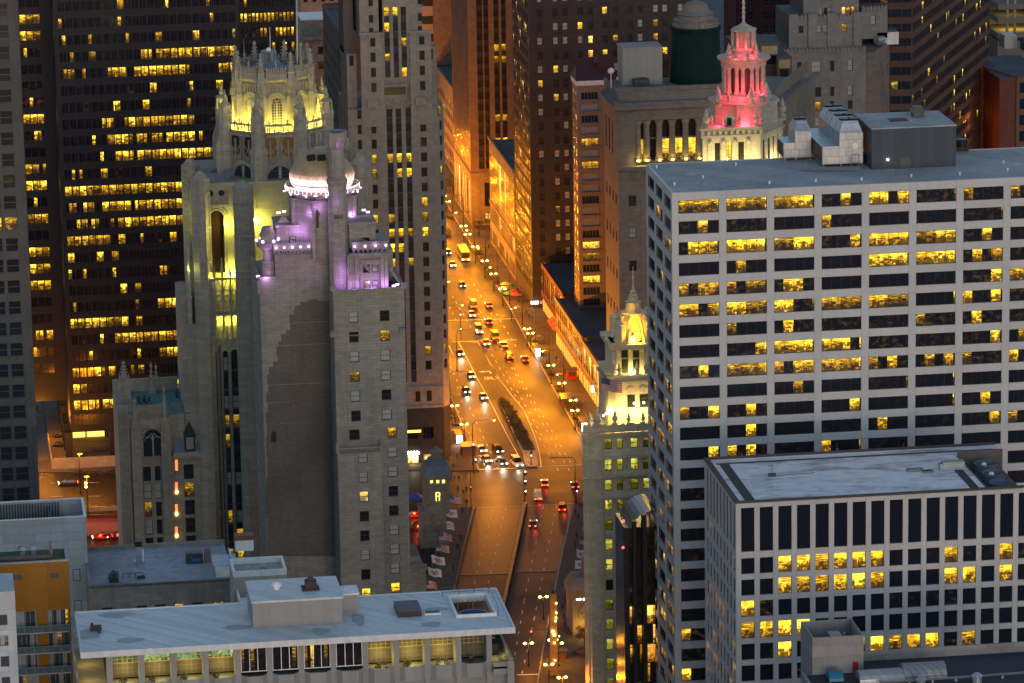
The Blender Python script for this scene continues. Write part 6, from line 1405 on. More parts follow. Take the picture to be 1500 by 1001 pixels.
m = MB(); m.box(kx(567), kx(598), yk+.1, yk+.3, kz(139), kz(128.2)); m.build('window', M_SGL, t5)['lit'] = .2
m = MB(); m.box(kx(562.5), kx(600), yk+.32, yk+.9, kz(160), kz(128.1))
for i in range(14):
    u = kx(565)+(kx(603)-kx(565))*i/13; m.tube((u, yk+.2, kz(157)), (u+R.uniform(-.6, .6), yk+.2, kz(143)), .22, 4); m.ball((u, yk+.15, kz(R.uniform(144, 154))), .4, 0, 6, 4)
for i in range(9): u = kx(564)+(kx(602)-kx(564))*i/8; m.ball((u, yk+.1, kz(121)), .45, 0, 6, 4)
m.build('carved_frieze', M_BEIGE, t5)
sub(kx(534), kx(562)-.02, yk+1.2, 16, zsh-1, kz(-40), 'tower_wall'); sub(kx(600.5)+.02, kx(624), yk+1.2, 16, zsh-1, kz(-40), 'tower_wall'); sub(x0+.1, x1-.1, yk+1.02, 16, kz(158), kz(-40), 'tower_core'); sub(x0, x1, yk+.4, .6, kz(6)+.01, kz(-40), 'tower_wall')
for px0, px1 in ((541, 547.5), (613, 619)):
    for py in (33, 52, 9): m = MB(); m.box(kx(px0, 30), kx(px1, 30), yk+1.12, yk+1.16, kz(py), kz(py-11)); o = m.build('window', M_SGL, t5); o['lit'] = .3 if py == 33 and px0 == 541 else .02
sub(kx(515), kx(529), yk+3, 16, zt1-1, kz(80), 'side_wing'); sub(kx(632), kx(645), yk+2, 16, zt1-4, kz(74), 'side_wing'); sub(kx(515), kx(529)-.02, yk+9, 12, kz(80)-1, kz(-40), 'rear_wing', plain('brown stone wing', (.14, .11, .10), .8))
for px, py in ((522, 82), (637, 76)): m = MB(); m.box(kx(px-3), kx(px+3), yk+1.9+(1 if px < 600 else 0), yk+1.95+(1 if px < 600 else 0), kz(py+15), kz(py)); m.build('window', M_SGL, t5)
m = MB(); 
for z in (kz(568.5), kz(596)): m.box(xk-.2, xe+.1, yk-.3, yk+.0, z-.4, z); 
m.box(xk, xe, yk-.1, yk-.005, kz(600), kz(598)); m.build('cornice', M_BEIGE, t5)
m = MB()
for px in (612.3, 629): m.box(kx(px, 585)-.6, kx(px, 585)+.6, yk-.05, yk-.005, kz(590), kz(575))
o = m.build('window', M_SGL, t5)
# dark base with lit shops
facade(t5, (xk, yk, 0), 0, [(kx(596, 675)-xk, kx(613.5, 675)-xk), (kx(620.5, 675)-xk, kx(636, 675)-xk)], [(kz(688), kz(668)), (kz(645), kz(628))], W5, zb1-.02, M_DKGRAN, (M_BLACK, window_mat('lit shop window', gain=2.0, furn=.8, cell=30, warm=(1, .5, .04), hot=(1, .85, .4))), lambda c, r: 1.0 if r == 1 else .0, rec=.2, dep=.6, nv=2, nh=0, fr=.1, z0=0, wall_name='base_wall')
m = MB(); m.prism([(xe, yk), (xe2, ye2), (xe2-.5, ye2+.5), (xe-.3, yk+.6)], 0, zb1); m.build('base_corner', M_DKGRAN, t5)
p = atY(605, 632, yk); m = MB(); m.box(p.x-2, p.x+2, yk-.25, yk-.05, p.z-.3, p.z+.3); m.build('shop_sign', lampmat('amber sign light', (1, .6, .05), 2.5), t5)
m = MB()
for i in range(8): m.box(kx(597.5, 668)+.38*i, kx(597.5, 668)+.38*i+.25, yk-.35, yk-.2, kz(667), kz(667)+.9-.25*(i % 2))
m.build('sign_letter', M_LAMPW, t5)
for px in (604, 628): light('shop_glow', (kx(px, 680), yk-1.6, kz(676)), 60, (1, .75, .3), t5, r=.5)

# ================================================================ white terra cotta buildings with clock turrets (right of the bridge)
M_TERRA = stone('white terracotta', (.78, .66, .45), .08, (1.2, .8, .03), .88, streak=.12)
M_WGL = window_mat('office sash glass', gain=.36, furn=.1, cell=20, warm=(.80, .70, .03), hot=(1.0, .86, .14), dark=(.03, .035, .015), dim=(.5, .5, .08))
P = atD(861, 640, 862); xw, yw6 = P.x, P.y
ux = lambda px, py=760: atY(px, py, yw6).x
uz = lambda py, px=900: atY(px, py, yw6).z
t6 = thing('terracotta_building', 'white terracotta office building with yellow green lit sashes and a lit clock turret', 'building', (xw, yw6, 0))
zA = uz(632)
ps = [(887, 898), (905, 914), (925, 936), (943, 953)]
py0 = [645, 699, 727]+[754.5+29.4*i for i in range(9)]
tops = [633, 673, 701, 731, 762, 790, 820, 850, 878, 907, 935, 966]
# sash rows measured on the photograph: top/bottom pairs
rws = [(uz(a), uz(b)) for a, b in ((658, 643), (690, 673), (719, 703), (748, 732), (777, 761), (806, 790), (836, 819), (865, 849), (894, 878), (923, 907), (952, 936), (981, 965), (1010, 994))]
lit6 = [.5, .6, .7, .9, .45, .5, .6, .3, .6, .9, .8, .8, .6]
kk = [(ux(a, 800)-ux(861, 800), ux(b, 800)-ux(861, 800)) for a, b in ps]
facade(t6, (ux(861, 800), yw6, 0), 0, kk, rws, ux(985, 800)-ux(861, 800), zA, M_TERRA, (plain('bronze sash', (.05, .045, .02), .5), M_WGL), lambda c, r: 1.0 if (lit6[r] > .35 and not (c == 1 and r == 7)) else .3, rec=.35, dep=.8, nv=0, nh=1, fr=.13, z0=-.5)
x0, x1 = ux(861, 800), ux(985, 800)
m = MB(); m.prism([(x0+.3, yw6+.82), (x1, yw6+.82), (x1, yw6+24), (x0+6.5, yw6+24)], -.5, zA-.5); m.build('core', M_TERRA, t6)
m = MB(); m.prism([(x0-.6, yw6+1.5), (x0+.6, yw6-.5), (x0+3.2, yw6-.5), (x0+3.2, yw6-.02), (x0+.9, yw6-.02), (x0-.1, yw6+1.5)], -.5, zA)   # chamfered corner pier
m.build('corner_pier', M_TERRA, t6)
m = MB()
for py, h_ in ((633, .5), (667, .6), (695, .45), (724, .7)):
    z = uz(py); m.box(x0-1.0, x1, yw6-1.0, yw6-.52, z-h_, z); m.box(x0-.8, x1, yw6-.52, yw6-.02, z-h_*.5, z-.02)
for i in range(16): u = x0+3.4+(x1-x0-4)*i/15; m.box(u-.2, u+.2, yw6-.7, yw6-.55, uz(727)-1.0, uz(727)-.2)
for a, b in ps:
    for r_ in rws[1:]: u = ux((a+b)/2, 800); m.box(u-.9, u+.9, yw6-.06, yw6-.005, r_[0]-1.5, r_[0]-.3)
u = ux(902, 800); 
for px in (901.5, 939.5, 883, 919.5): u = ux(px, 800); m.box(u-.35, u+.35, yw6-.2, yw6-.022, 4, uz(727)-.8)
m.build('cornice', M_TERRA, t6)
m = MB(); m.box(x0-.9, x1, yw6-.9, yw6-.6, zA, zA+1.6)
for i in range(10): u = x0-.4+(x1-x0)*i/9; m.box(u-.4, u+.4, yw6-1.0, yw6-.5, zA, zA+1.9)
m.build('parapet', M_TERRA, t6)
def urn(mb, x, y, z, s): mb.lathe(x, y, [(.55*s, z), (.55*s, z+.5*s), (.3*s, z+.6*s), (.62*s, z+1.1*s), (.66*s, z+1.5*s), (.35*s, z+1.9*s), (.42*s, z+2.1*s), (.12*s, z+2.9*s), (.03*s, z+3.3*s)], 8)
for px in (865, 872.5, 877, 900, 920, 941): m = MB(); urn(m, ux(px, 610), yw6-.7 if px > 870 else yw6+1.0, zA+1.6, 1.05 if px in (900, 872.5) else .8); m.build('urn', M_TERRA, t6)
# turret
yt = yw6+3.0; vx = lambda px, py=560: atY(px, py, yt).x
vz = lambda py, px=920: atY(px, py, yt).z
def stage(pxl, pxr, py0_, py1_, Y, dep, wins=(), lit=.0, ch=1.3, glass=None):
    a, b = atY(pxl, py0_, Y).x, atY(pxr, py0_, Y).x; z0_, z1_ = atY(920, py0_, Y).z, atY(920, py1_, Y).z
    m = MB(); m.prism([(a, Y+ch), (a+ch, Y), (b-ch, Y), (b, Y+ch), (b, Y+dep), (a, Y+dep)], z0_, z1_); m.build('turret_wall', M_TERRA, t6)
    for w_ in wins:
        p, q = atY(w_[0], w_[3], Y), atY(w_[2], w_[1], Y); o = inst('window', window_mesh(round(q.x-p.x, 2), round(q.z-p.z, 2), -.14, 0, w_[4], .14, (M_BLACK, glass or M_WGL)), t6, (p.x, Y, p.z), 0, lit=lit)
    return a, b, z0_, z1_
a, b, z0_, z1_ = stage(893, 972, 634, 561, yt, 14, [(919, 579, 930, 597, 1), (937, 578, 949, 597, 1)])
m = MB(); m.box(a-.6, b+.5, yt-.6, yt+13, z1_, z1_+.5); m.box(a-.4, b+.4, yt-.4, yt+.0, z1_+.5, z1_+1.5); m.box(a-.6, b+.5, yt-.6, yt+13, z1_+1.5, z1_+1.75); m.build('cornice', M_TERRA, t6)
m = MB()
for px in (923, 941): u = vx(px, 571); m.lathe(0, 0, [(.75, 0), (.75, .2)], 10); m.xform(Matrix.Translation((u, yt-.03, vz(572))) @ Matrix.Rotation(PI/2, 4, 'X'), len(m.v)-20)
m.build('medallion', M_TERRA, t6)
a, b, z0_, z1_ = stage(898, 966, 547, 508, yt+1.8, 10, [(910, 513, 920, 524, 0), (926, 513, 937, 524, 0), (910.5, 526, 920, 546, 2), (927, 526, 937, 546, 2)], lit=.12)
m = MB()
for px in (906, 923.3, 940): u = atY(px, 530, yt+1.7).x; m.box(u-.5, u+.5, yt+1.35, yt+1.78, z0_, z1_-.6)
m.box(a-.6, b+.4, yt+1.2, yt+12, z1_-.5, z1_); m.box(a-1.0, b+.8, yt+.8, yt+12.4, z1_, z1_+1.0); m.build('cornice', M_TERRA, t6)
m = MB()
for px in (897.5, 907, 933, 946): urn(m, atY(px, 550, yt+.4).x, yt+.3, vz(550), .9)
m.build('urn', M_TERRA, t6)
y3 = yt+4.5; cx3 = atY(928, 480, y3).x; z3 = z1_+1.0
def z3f(py): return atY(928, py, y3-3).z
m = MB(); m.lathe(cx3, y3, [(5.6, z3-1), (5.6, z3)], 8, 0, PI/8); m.lathe(cx3, y3, [(2.6, z3), (2.3, z3f(464)), (2.9, z3f(463)), (2.9, z3f(461))], 8, 0, PI/8)
m.lathe(cx3, y3, [(1.7, z3f(461)), (1.5, z3f(448)), (1.8, z3f(447)), (1.3, z3f(445.5)), (.9, z3f(443)), (1.2, z3f(441)), (.7, z3f(439)), (.95, z3f(436.5)), (.5, z3f(434)), (.75, z3f(431.5)), (.3, z3f(429)), (.2, z3f(421)), (.42, z3f(420)), (.18, z3f(419)), (.16, z3f(412)), (.36, z3f(411)), (.14, z3f(410)), (.12, z3f(404)), (.28, z3f(403)), (.1, z3f(402)), (.05, z3f(395))], 8)
for k in range(8):
    an = PI/8+k*PI/4; x, y = cx3+4.5*math.cos(an), y3+4.5*math.sin(an)
    m.tube((x, y, z3), (cx3+2.5*math.cos(an), y3+2.5*math.sin(an), z3f(466)), .45, 5, 0, .25)
for k in range(4):
    an = PI/4+k*PI/2; x, y = cx3+4.6*math.cos(an), y3+4.6*math.sin(an); m.lathe(x, y, [(1.25, z3), (1.2, z3f(474)), (1.4, z3f(473)), (.7, z3f(470)), (.3, z3f(467)), (.4, z3f(464)), (.05, z3f(460))], 8)
    for j in range(4): a2 = j*PI/2; m.box(x+1.1*math.cos(a2)-.2, x+1.1*math.cos(a2)+.2, y+1.1*math.sin(a2)-.2, y+1.1*math.sin(a2)+.2, z3f(473), z3f(470))
m.build('turret_crown', M_TERRA, t6)
m = MB()
for s in (-1,): p = atY(922, 470, y3-3.3); m.face([(p.x-1.6, y3-3.6, z3), (p.x+1.6, y3-3.6, z3), (p.x, y3-3.3, z3f(467))]); m.box(p.x-1.2, p.x+1.2, y3-3.9, y3-3.61, z3-.1, z3+1.5)
m.build('gable', M_TERRA, t6)
GOLD = (1.0, .56, .02); CRM = (1.0, .70, .24)
for px, py, Y, e, c in ((908, 495, yt+1.5, 150, GOLD), (932, 495, yt+1.2, 190, GOLD), (941, 494, yt+3, 90, GOLD), (915, 455, y3-2.8, 30, GOLD), (929, 470, y3-4.2, 60, GOLD), (924, 547, yt+.6, 110, (1, .78, .2)), (906, 546, yt+.8, 50, (1, .78, .2)), (943, 546, yt+.5, 60, (1, .78, .2)), (912, 606, yt-2.2, 190, CRM), (936, 606, yt-2.2, 190, CRM), (893, 604, yt+.5, 170, (1, .8, .12)), (889, 600, yt+2.5, 140, (1, .8, .1)), (958, 604, yt-2.2, 120, CRM)):
    light('flood_lamp', (atY(px, py, Y).x, Y, atY(px, py, Y).z), e*2.1, c, t6, r=.25)
for an in (-2.3, -1.75, -1.2, -.5): light('flood_lamp', (cx3+4.3*math.cos(an), y3+4.3*math.sin(an), z3+.7), 750, (1, .55, .02), t6, r=.2)
m = MB()
for px, py, Y in ((929, 546, yt+.4), (888, 606, yt-.5), (892, 603, yt-.5), (884, 609, yt-.5), (929, 591, yt-.3), (943, 590, yt-.3)): p = atY(px, py, Y); m.ball((p.x, Y, p.z), .25, 0, 6, 4)
m.build('flood_fitting', M_LAMPW, t6)
# flag on the building
def flag(base, h, dirx, w_, hh, mat, label, grp, tilt=(0, 0), ph=0.0):
    t = thing('flag', label, 'flag', tuple(base), grp)
    top = Vector(base)+Vector((tilt[0], tilt[1], h)); m = MB(); m.tube(base, top, .09, 6, 0, .06); m.build('flagpole', M_GREY, t)
    m = MB(); nx, nz = 8, 5; up = (top-Vector(base)).normalized()
    for i in range(nx):
        for j in range(nz):
            def pt(a, b):
                s = a/nx; return top - up*(hh*(1-b/nz)) + Vector((dirx*w_*s, .28*math.sin(s*7+ph), -.55*s*w_*.45+.06*math.sin(s*9+ph)))
            m.quad(pt(i, j), pt(i+1, j), pt(i+1, j+1), pt(i, j+1), 0, [(i/nx, j/nz), ((i+1)/nx, j/nz), ((i+1)/nx, (j+1)/nz), (i/nx, (j+1)/nz)])
    m.build('cloth', mat, t, True); return t
def flagmat(name, us):
    m, nt, b = newmat(name); uv = nt.nodes.new('ShaderNodeUVMap'); uv.uv_map = 'UVMap'; s = nt.nodes.new('ShaderNodeSeparateXYZ'); nt.links.new(uv.outputs[0], s.inputs[0]); u, v = s.outputs[0], s.outputs[1]
    if us:
        st = math_n(nt, 'LESS_THAN', math_n(nt, 'FRACT', math_n(nt, 'MULTIPLY', v, 6.5)), .5)
        c = mixc(nt, st, (.75, .72, .70), (.42, .02, .03)); can = math_n(nt, 'MULTIPLY', math_n(nt, 'LESS_THAN', u, .42), math_n(nt, 'GREATER_THAN', v, .46))
        vo = nt.nodes.new('ShaderNodeTexVoronoi'); vo.inputs['Scale'].default_value = 1; vo.inputs['Randomness'].default_value = 0
        cc = nt.nodes.new('ShaderNodeCombineXYZ'); nt.links.new(math_n(nt, 'MULTIPLY', u, 15), cc.inputs[0]); nt.links.new(math_n(nt, 'MULTIPLY', v, 10), cc.inputs[1]); nt.links.new(cc.outputs[0], vo.inputs['Vector'])
        c = mixc(nt, can, c, mixc(nt, math_n(nt, 'LESS_THAN', vo.outputs['Distance'], .2), (.02, .03, .14), (.7, .7, .7)))
    else:
        d = nt.nodes.new('ShaderNodeVectorMath'); d.operation = 'DISTANCE'; nt.links.new(uv.outputs[0], d.inputs[0]); d.inputs[1].default_value = (.5, .5, 0)
        n = noise(nt, uv.outputs[0], 9, 2); c = mixc(nt, math_n(nt, 'MULTIPLY', math_n(nt, 'LESS_THAN', d.outputs['Value'], .3), math_n(nt, 'GREATER_THAN', n, .48)), (.74, .71, .69), (.25, .14, .10))
    nt.links.new(c, b.inputs['Base Color']); b.inputs['Roughness'].default_value = .8; return m
F_US, F_WH = flagmat('stars and stripes cloth', True), flagmat('white flag cloth with emblem', False)
flag(atY(881, 578, yw6+1), 3.5, 1, 4.4, 2.4, F_US, 'striped flag flying beside the white lit clock turret', None, (0, 0))
# floodlit main tower of the same kind, red crown
M_TERRB = stone('cream terracotta', (.52, .47, .37), .12, (1.2, .8, .03), .8, streak=.25)
P = atD(1030, 232, 985); xr6, yr6 = P.x, P.y
rx = lambda px, py=200, Y=None: atY(px, py, yr6 if Y is None else Y).x
rz_ = lambda py, Y=None: atY(1088, py, yr6 if Y is None else Y).z
t7 = thing('terracotta_tower', 'white terracotta tower floodlit cream below and red pink on its tiered crown', 'tower', (xr6, yr6, 0))
xa7, xb7 = rx(1029, 190), rx(1114, 190); zp7 = rz_(187); dep7 = 26
def cc7(px): return rx(px, 215)-xa7
M_TGL = window_mat('dark sash glass', gain=.6, dark=(.02, .025, .02), cell=1.2)
facade(t7, (xa7, yr6, 0), 0, [(cc7(1047), cc7(1055)), (cc7(1064), cc7(1072)), (cc7(1081.5), cc7(1090))], [(rz_(260), rz_(205)-.5)], xb7-xa7, zp7, M_TERRB, (M_BLACK, M_TGL), lambda c, r: .15, rec=.4, dep=.8, nv=1, nh=8, fr=.1, z0=rz_(270))
# right flank turned towards the camera: built as its own rotated facade
ang = math.radians(52); Lf = (rx(1146, 180, yr6+10)-xb7)/math.cos(ang)
facade(t7, (xb7, yr6, 0), ang, even(4, Lf*.1, Lf*.22, Lf*.11), [(rz_(260), rz_(205)-.5)], Lf, zp7, M_TERRB, (M_BLACK, M_TGL), lambda c, r: .1, rec=.4, dep=.8, nh=8, fr=.1, z0=rz_(270), wall_name='flank_wall')
ex, ey = xb7+Lf*math.cos(ang), yr6+Lf*math.sin(ang)
m = MB(); m.prism([(xa7+.1, yr6+.82), (xb7-.3, yr6+.82), (ex-.8, ey), (ex-1, yr6+dep7), (xa7+7, yr6+dep7)], 30, zp7-.2); m.build('core', M_TERRB, t7)
m = MB()
for z, o_ in ((rz_(200), .5), (rz_(189), .8)): m.prism([(xa7-o_, yr6-o_), (xb7+o_*.3, yr6-o_), (ex+o_, ey-o_*.3), (ex, yr6+dep7), (xa7+7-o_, yr6+dep7)], z, z+.55)
for i in range(11): u = xa7+(xb7-xa7)*i/10; m.box(u-.35, u+.35, yr6-.4, yr6-.02, rz_(198), rz_(190))
for px in (1040, 1059.5, 1076.5, 1096): u = rx(px, 220); m.box(u-.5, u+.5, yr6-.3, yr6-.02, rz_(262), rz_(205)+.5); m.ball((u, yr6-.3, rz_(206)), .5, 0, 6, 4)
m.build('cornice', M_TERRB, t7)
yc7 = yr6+9; cx7 = atY(1089.5, 120, yc7).x
def cz7(py, dy=6): return atY(1089, py, yc7-dy).z
z0_ = zp7+.5
m = MB(); m.box(rx(1064)-.6, rx(1073)+.6, yr6-.1, yr6+1.5, zp7+.5, rz_(171)); m.face([(rx(1061), yr6-.15, rz_(171)), (rx(1075), yr6-.15, rz_(171)), (rx(1068), yr6-.1, rz_(164))]); m.build('gabled_dormer', M_TERRB, t7)
m = MB(); m.box(rx(1065), rx(1071.5), yr6-.2, yr6-.11, zp7+.6, rz_(172)); m.build('window', M_TGL, t7)
m = MB(); m.lathe(cx7, yc7, [(8.2, zp7-.2), (8.0, cz7(155)), (8.6, cz7(154)), (8.6, cz7(151)), (6.8, cz7(150)), (6.6, cz7(141, 5)), (6.9, cz7(140, 5))], 8, 0, PI/8); m.build('lower_stage', M_TERRB, t7)
zA7, zB7 = cz7(139, 5), cz7(100, 4.6)
m = MB(); m.lathe(cx7, yc7, [(3.1, zA7), (3.1, zB7)], 12); m.build('rotunda_core', plain('dark rotunda', (.14, .10, .09), .8), t7)
m = MB()
for k in range(8):
    for s in (-.16, .16):
        an = PI/8+k*PI/4+s; m.lathe(cx7+4.6*math.cos(an), yc7+4.6*math.sin(an), [(.75, zA7), (.62, zA7+.5), (.5, zA7+.8), (.45, zB7-.7), (.7, zB7)], 8)
m.build('column', M_TERRB, t7)
m = MB(); m.lathe(cx7, yc7, [(5.3, zB7), (5.4, zB7+1.0), (6.3, zB7+1.6), (6.3, zB7+2.0), (4.2, zB7+2.3), (3.4, zB7+2.9)], 24); m.build('entablature', M_TERRB, t7)
zC7 = zB7+2.6
def tz(py): return atY(1089, py, yc7-3).z
m = MB(); m.lathe(cx7, yc7, [(3.2, zC7), (2.7, tz(78)), (3.3, tz(75)), (3.3, tz(72)), (2.6, tz(71))], 12)
for k in range(8): an = k*PI/4; m.lathe(cx7+2.6*math.cos(an), yc7+2.6*math.sin(an), [(.42, tz(72)), (.36, tz(48)), (.6, tz(47)), (.2, tz(44))], 6)
m.lathe(cx7, yc7, [(1.9, tz(72)), (1.9, tz(49)), (3.0, tz(48)), (2.9, tz(46)), (2.4, tz(44)), (1.2, tz(40)), (.45, tz(37))], 12); m.build('lantern', M_TERRB, t7)
m = MB(); prof = [(.5, tz(38))]
for py in range(34, -30, -7): prof += [(.28, tz(py+3)), (.55, tz(py+2)), (.28, tz(py+1))]
prof += [(.1, tz(-32))]; m.lathe(cx7, yc7, prof, 8); m.build('spire', plain('pale spire metal', (.6, .5, .42), .5), t7)
m = MB()
for px, py, Y, s in ((1034, 188, yr6+.3, 1.5), (1146, 172, yr6+11, 1.5), (1052, 158, yr6+3, 1.6), (1123, 152, yr6+4, 1.6), (1067, 150, yc7-7, .8), (1101, 150, yc7-7, 1.1), (1067.5, 85, yc7-4, 1.1), (1108, 85, yc7-3, 1.1), (1078, 86, yc7-5, .8), (1095, 88, yc7-5.4, .8), (1042, 181, yr6+1, .8), (1107, 186, yr6+.2, 1.3), (1115, 181, yr6+1.5, .9), (1083, 183, yr6+.2, .8), (1100, 152, yc7-7.5, 1.3)):
    p = atY(px, py, Y); urn(m, p.x, Y, p.z, s)
m.build('urn', M_TERRB, t7)
RED = (1.0, .03, .06)
for px, py, Y, e in ((1052, 182, yr6+1.2, 230), (1088, 183, yr6+.3, 230), (1096, 183, yr6+.5, 170), (1117, 178, yr6+3.0, 230), (1127, 172, yr6+7, 160), (1060, 182, yr6+1, 120), (1062, 139, yc7-6, 120), (1075, 140, yc7-7.0, 190), (1090, 140, yc7-7.2, 190), (1104, 139, yc7-6.8, 190), (1116, 137, yc7-5, 120), (1078, 86, yc7-4.6, 80), (1091, 87, yc7-5.0, 90), (1103, 85, yc7-4.4, 80), (1083, 71, yc7-3.5, 45), (1094, 71, yc7-3.5, 45), (1144, 176, yr6+9, 40)):
    light('red_flood', (atY(px, py, Y).x, Y, atY(px, py, Y).z), e*1.7, RED, t7, r=.3)
for px, py, Y, e in ((1045, 245, yr6-4, 500), (1075, 245, yr6-4.5, 500), (1105, 240, yr6-4, 500), (1138, 235, yr6+4, 500)): light('flood_lamp', (atY(px, py, Y).x, Y, atY(px, py, Y).z), e*1.5, (1, .76, .28), t7, r=.4)
# ================================================================ towers at the left
M_CONCB = stone('grey brown concrete frame', (.09, .088, .086), .08, (2.6, 3.9, .04), .75, streak=.2)
M_LGL = window_mat('apartment tower glass', gain=.75, dark=(.012, .016, .024), cell=2.4)
P = atD(51.5, 582, 787); xe, yl = P.x, P.y
fpL = (atY(30, 563.6, yl).z-atY(30, 594, yl).z); lx = lambda px: atY(px, 600, yl).x
t = thing('concrete_tower', 'grey concrete tower at the left edge with paired dark windows', 'skyscraper', (xe, yl, 0))
w0 = lx(-16); cols = [(lx(a)-w0, lx(b)-w0) for a, b in ((-2, 15.5), (18.7, 38))]
rws = [(atY(20, 584, yl).z+fpL*(i-6), atY(20, 563.6, yl).z+fpL*(i-6)) for i in range(27)]
ll = {(1, 12): .9, (0, 12): .8, (0, 4): .5, (0, 9): .55, (0, 10): .5, (1, 10): .6, (0, 8): .3}
facade(t, (w0, yl, 0), 0, cols, rws, xe-w0, rws[-1][1]+30, M_CONCB, (M_DGREY, M_LGL), lambda c, r: ll.get((c, r), .03), rec=.3, dep=.7, nv=0, nh=1, fr=.14, z0=0)
m = MB(); m.box(w0, xe-.02, yl+.75, yl+25, 0, rws[-1][1]+30); m.build('core', M_CORE, t)
m = MB()
for px in (16.9, 39, 45.5): x = lx(px); m.box(x-.06, x+.06, yl-.05, yl-.005, 0, rws[-1][1]+30)
m.build('joint_strip', M_DGREY, t)

M_BLKM = plain('black bronze cladding', (.017, .018, .026), .5, .3, spec=.3)
M_BGL = window_mat('black tower office glass', gain=1.2, cell=.8, warm=(1.0, .46, .012), hot=(1.0, .74, .06), dim=(1, .25, .05), dark=(.006, .008, .016))
yk8 = atZ(105, 673, 8).y
bx8 = lambda px, py: atY(px, py, yk8).x
bz8 = lambda py, px=200: atY(px, py, yk8).z
x0, x1 = bx8(90.5, 300), bx8(352, 100)
t = thing('black_tower', 'black steel and glass office tower with many yellow lit ribbon windows', 'skyscraper', (x0, yk8, 0))
fpB = (bz8(6)-bz8(590))/24.0; rws = [(bz8(6)-fpB*i-fpB*.29, bz8(6)-fpB*i+fpB*.30) for i in range(-1, 25)]
pw = (x1-x0-1.6)/24.2; cols = []
for bay in range(4):
    for k in range(6): u = .8+bay*(6*pw+.12)+k*pw; cols.append((u+.16, u+pw-.02))
LBK = [[.05,.1,.1,.1], [.15,.1,.2,.1], [.05,.05,.1,.05], [.03,.03,.12,.05], [.25,.12,.75,.85], [.35,.95,.85,.3], [.2,.25,.12,.12], [.05,.12,.12,.1], [.05,.9,.75,.1], [.15,.9,.85,.25], [.05,.9,.9,.9], [.06,.1,.1,.05], [.75,.9,.8,.8], [.55,.9,.9,.9], [.25,.9,.9,.8], [.85,.5,.2,.5], [.25,.3,.2,.2], [.06,.06,.12,.1], [.08,.2,.25,.3], [.15,.12,.9,.9], [.7,.35,.3,.3], [.5,.85,.85,.8], [.15,.3,.85,.8], [.9,.3,.1,.1], [.5,.45,.8,.8], [.75,.4,.8,.8]]
def litB(c, r): p = LBK[r][c//6]; return R.uniform(.85, 1.2) if R.random() < (.95 if p > .6 else p*.55) else (.4 if R.random() < p*.5 else .06)
pr = sorted(range(24), key=lambda i: i); 
facade(t, (x0, yk8, 0), 0, cols[:12], rws, cols[12][0]-.16, rws[0][1]+20, M_BLKM, (M_BLKM, M_BGL), litB, rec=.12, dep=.35, fr=.05, z0=rws[-1][0]-5.6, maxp=300, wname='window_pane')
def litB2(c, r): return litB(c+12, r)
facade(t, (x0+cols[12][0]-.16, yk8, 0), 0, [(a-cols[12][0]+.16, b-cols[12][0]+.16) for a, b in cols[12:]], rws, x1-x0-cols[12][0]+.16, rws[0][1]+20, M_BLKM, (M_BLKM, M_BGL), litB2, rec=.12, dep=.35, fr=.05, z0=rws[-1][0]-5.6, part=False, wname='window_pane')
m = MB(); zb8 = rws[-1][0]-5.6; m.box(x0, x1, yk8+.4, yk8+45, zb8, rws[0][1]+20); m.build('core', M_BLKM, t)
m = MB()
for i in range(49): u = x0+(x1-x0)*i/48; m.box(u-.06, u+.06, yk8-.16, yk8-.005, zb8, rws[0][1]+20)
m.build('mullion_fin', M_BLKM, t)
o = MB(); o.box(x0+.8, x1-.8, yk8-.09, yk8-.05, rws[-1][0]-3.8, rws[-1][0]-1.2); o.build('louvre_band', M_LOUV, t)
for px in (101.5, 166.5, 228):
    x = bx8(px, 660); m = MB(); m.box(x-.9, x+.9, yk8+.0, yk8+1.6, 8, zb8-.02); m.build('column', M_BLKM, t)
for i in range(6): m = MB(); x = bx8(101.5, 660)-.2; m.box(x-.8, x+.8, yk8+9*i+9, yk8+9*i+10.5, 8, zb8-.02); m.build('column', M_BLKM, t)
# lobby
M_LOB = lampmat('lit lobby glass', (1.0, .60, .10), 1.7)
ylb = yk8+14; a, b = atZ(107, 642, 8), None; ylb = a.y
m = MB()
for pa, pb in ((106, 126), (127, 154), (170, 182)):
    p, q = atY(pa, 642, ylb), atY(pb, 642, ylb); m.box(p.x, q.x-.15, ylb, ylb+.2, 8.1, 8.1+atY(130, 621, ylb).z-p.z)
m.build('lobby_glass', M_LOB, t)
m = MB()
for px in (106, 126.5, 154, 158, 169.5, 182): x = atY(px, 642, ylb).x; m.box(x-.14, x+.14, ylb-.1, ylb+.25, 8, 14.5)
m.box(atY(106, 642, ylb).x, atY(182, 642, ylb).x, ylb-.12, ylb-.02, 12.6, 12.8); m.build('lobby_frame', M_BLKM, t)
# recessed wing of the black tower and the second black tower
yw8 = yk8+22; zw = atZ(60, 588, 8).z; zw = atY(60, 588, yw8).z
t = thing('black_tower', 'narrow black tower wing beside the grey concrete tower, lifted over a lit passage', 'skyscraper', (atY(20, 500, yw8).x, yw8, 0))
xa, xb = atY(10, 400, yw8).x, atY(96, 500, yw8).x; wx0 = atY(39, 400, yw8).x-xa
rw = [(atY(50, 6+24.4*i+5, yw8).z, atY(50, 6+24.4*i-9, yw8).z) for i in range(-1, 23)]
lw = {2: 1, 3: 1, 4: .3, 6: .4, 7: .5, 8: 1, 9: .3, 12: 1, 14: 1, 16: 1, 17: 1, 18: .9, 21: .4, 11: .6}
facade(t, (xa, yw8, 0), 0, even(5, wx0-2.6, 1.75, 1.6), rw, xb-xa, rw[0][1]+15, M_BLKM, (M_BLKM, M_BGL), lambda c, r: lw.get(r, .05) if c > 0 else .05, rec=.12, dep=.35, fr=.05, z0=zw, wname='window_pane')
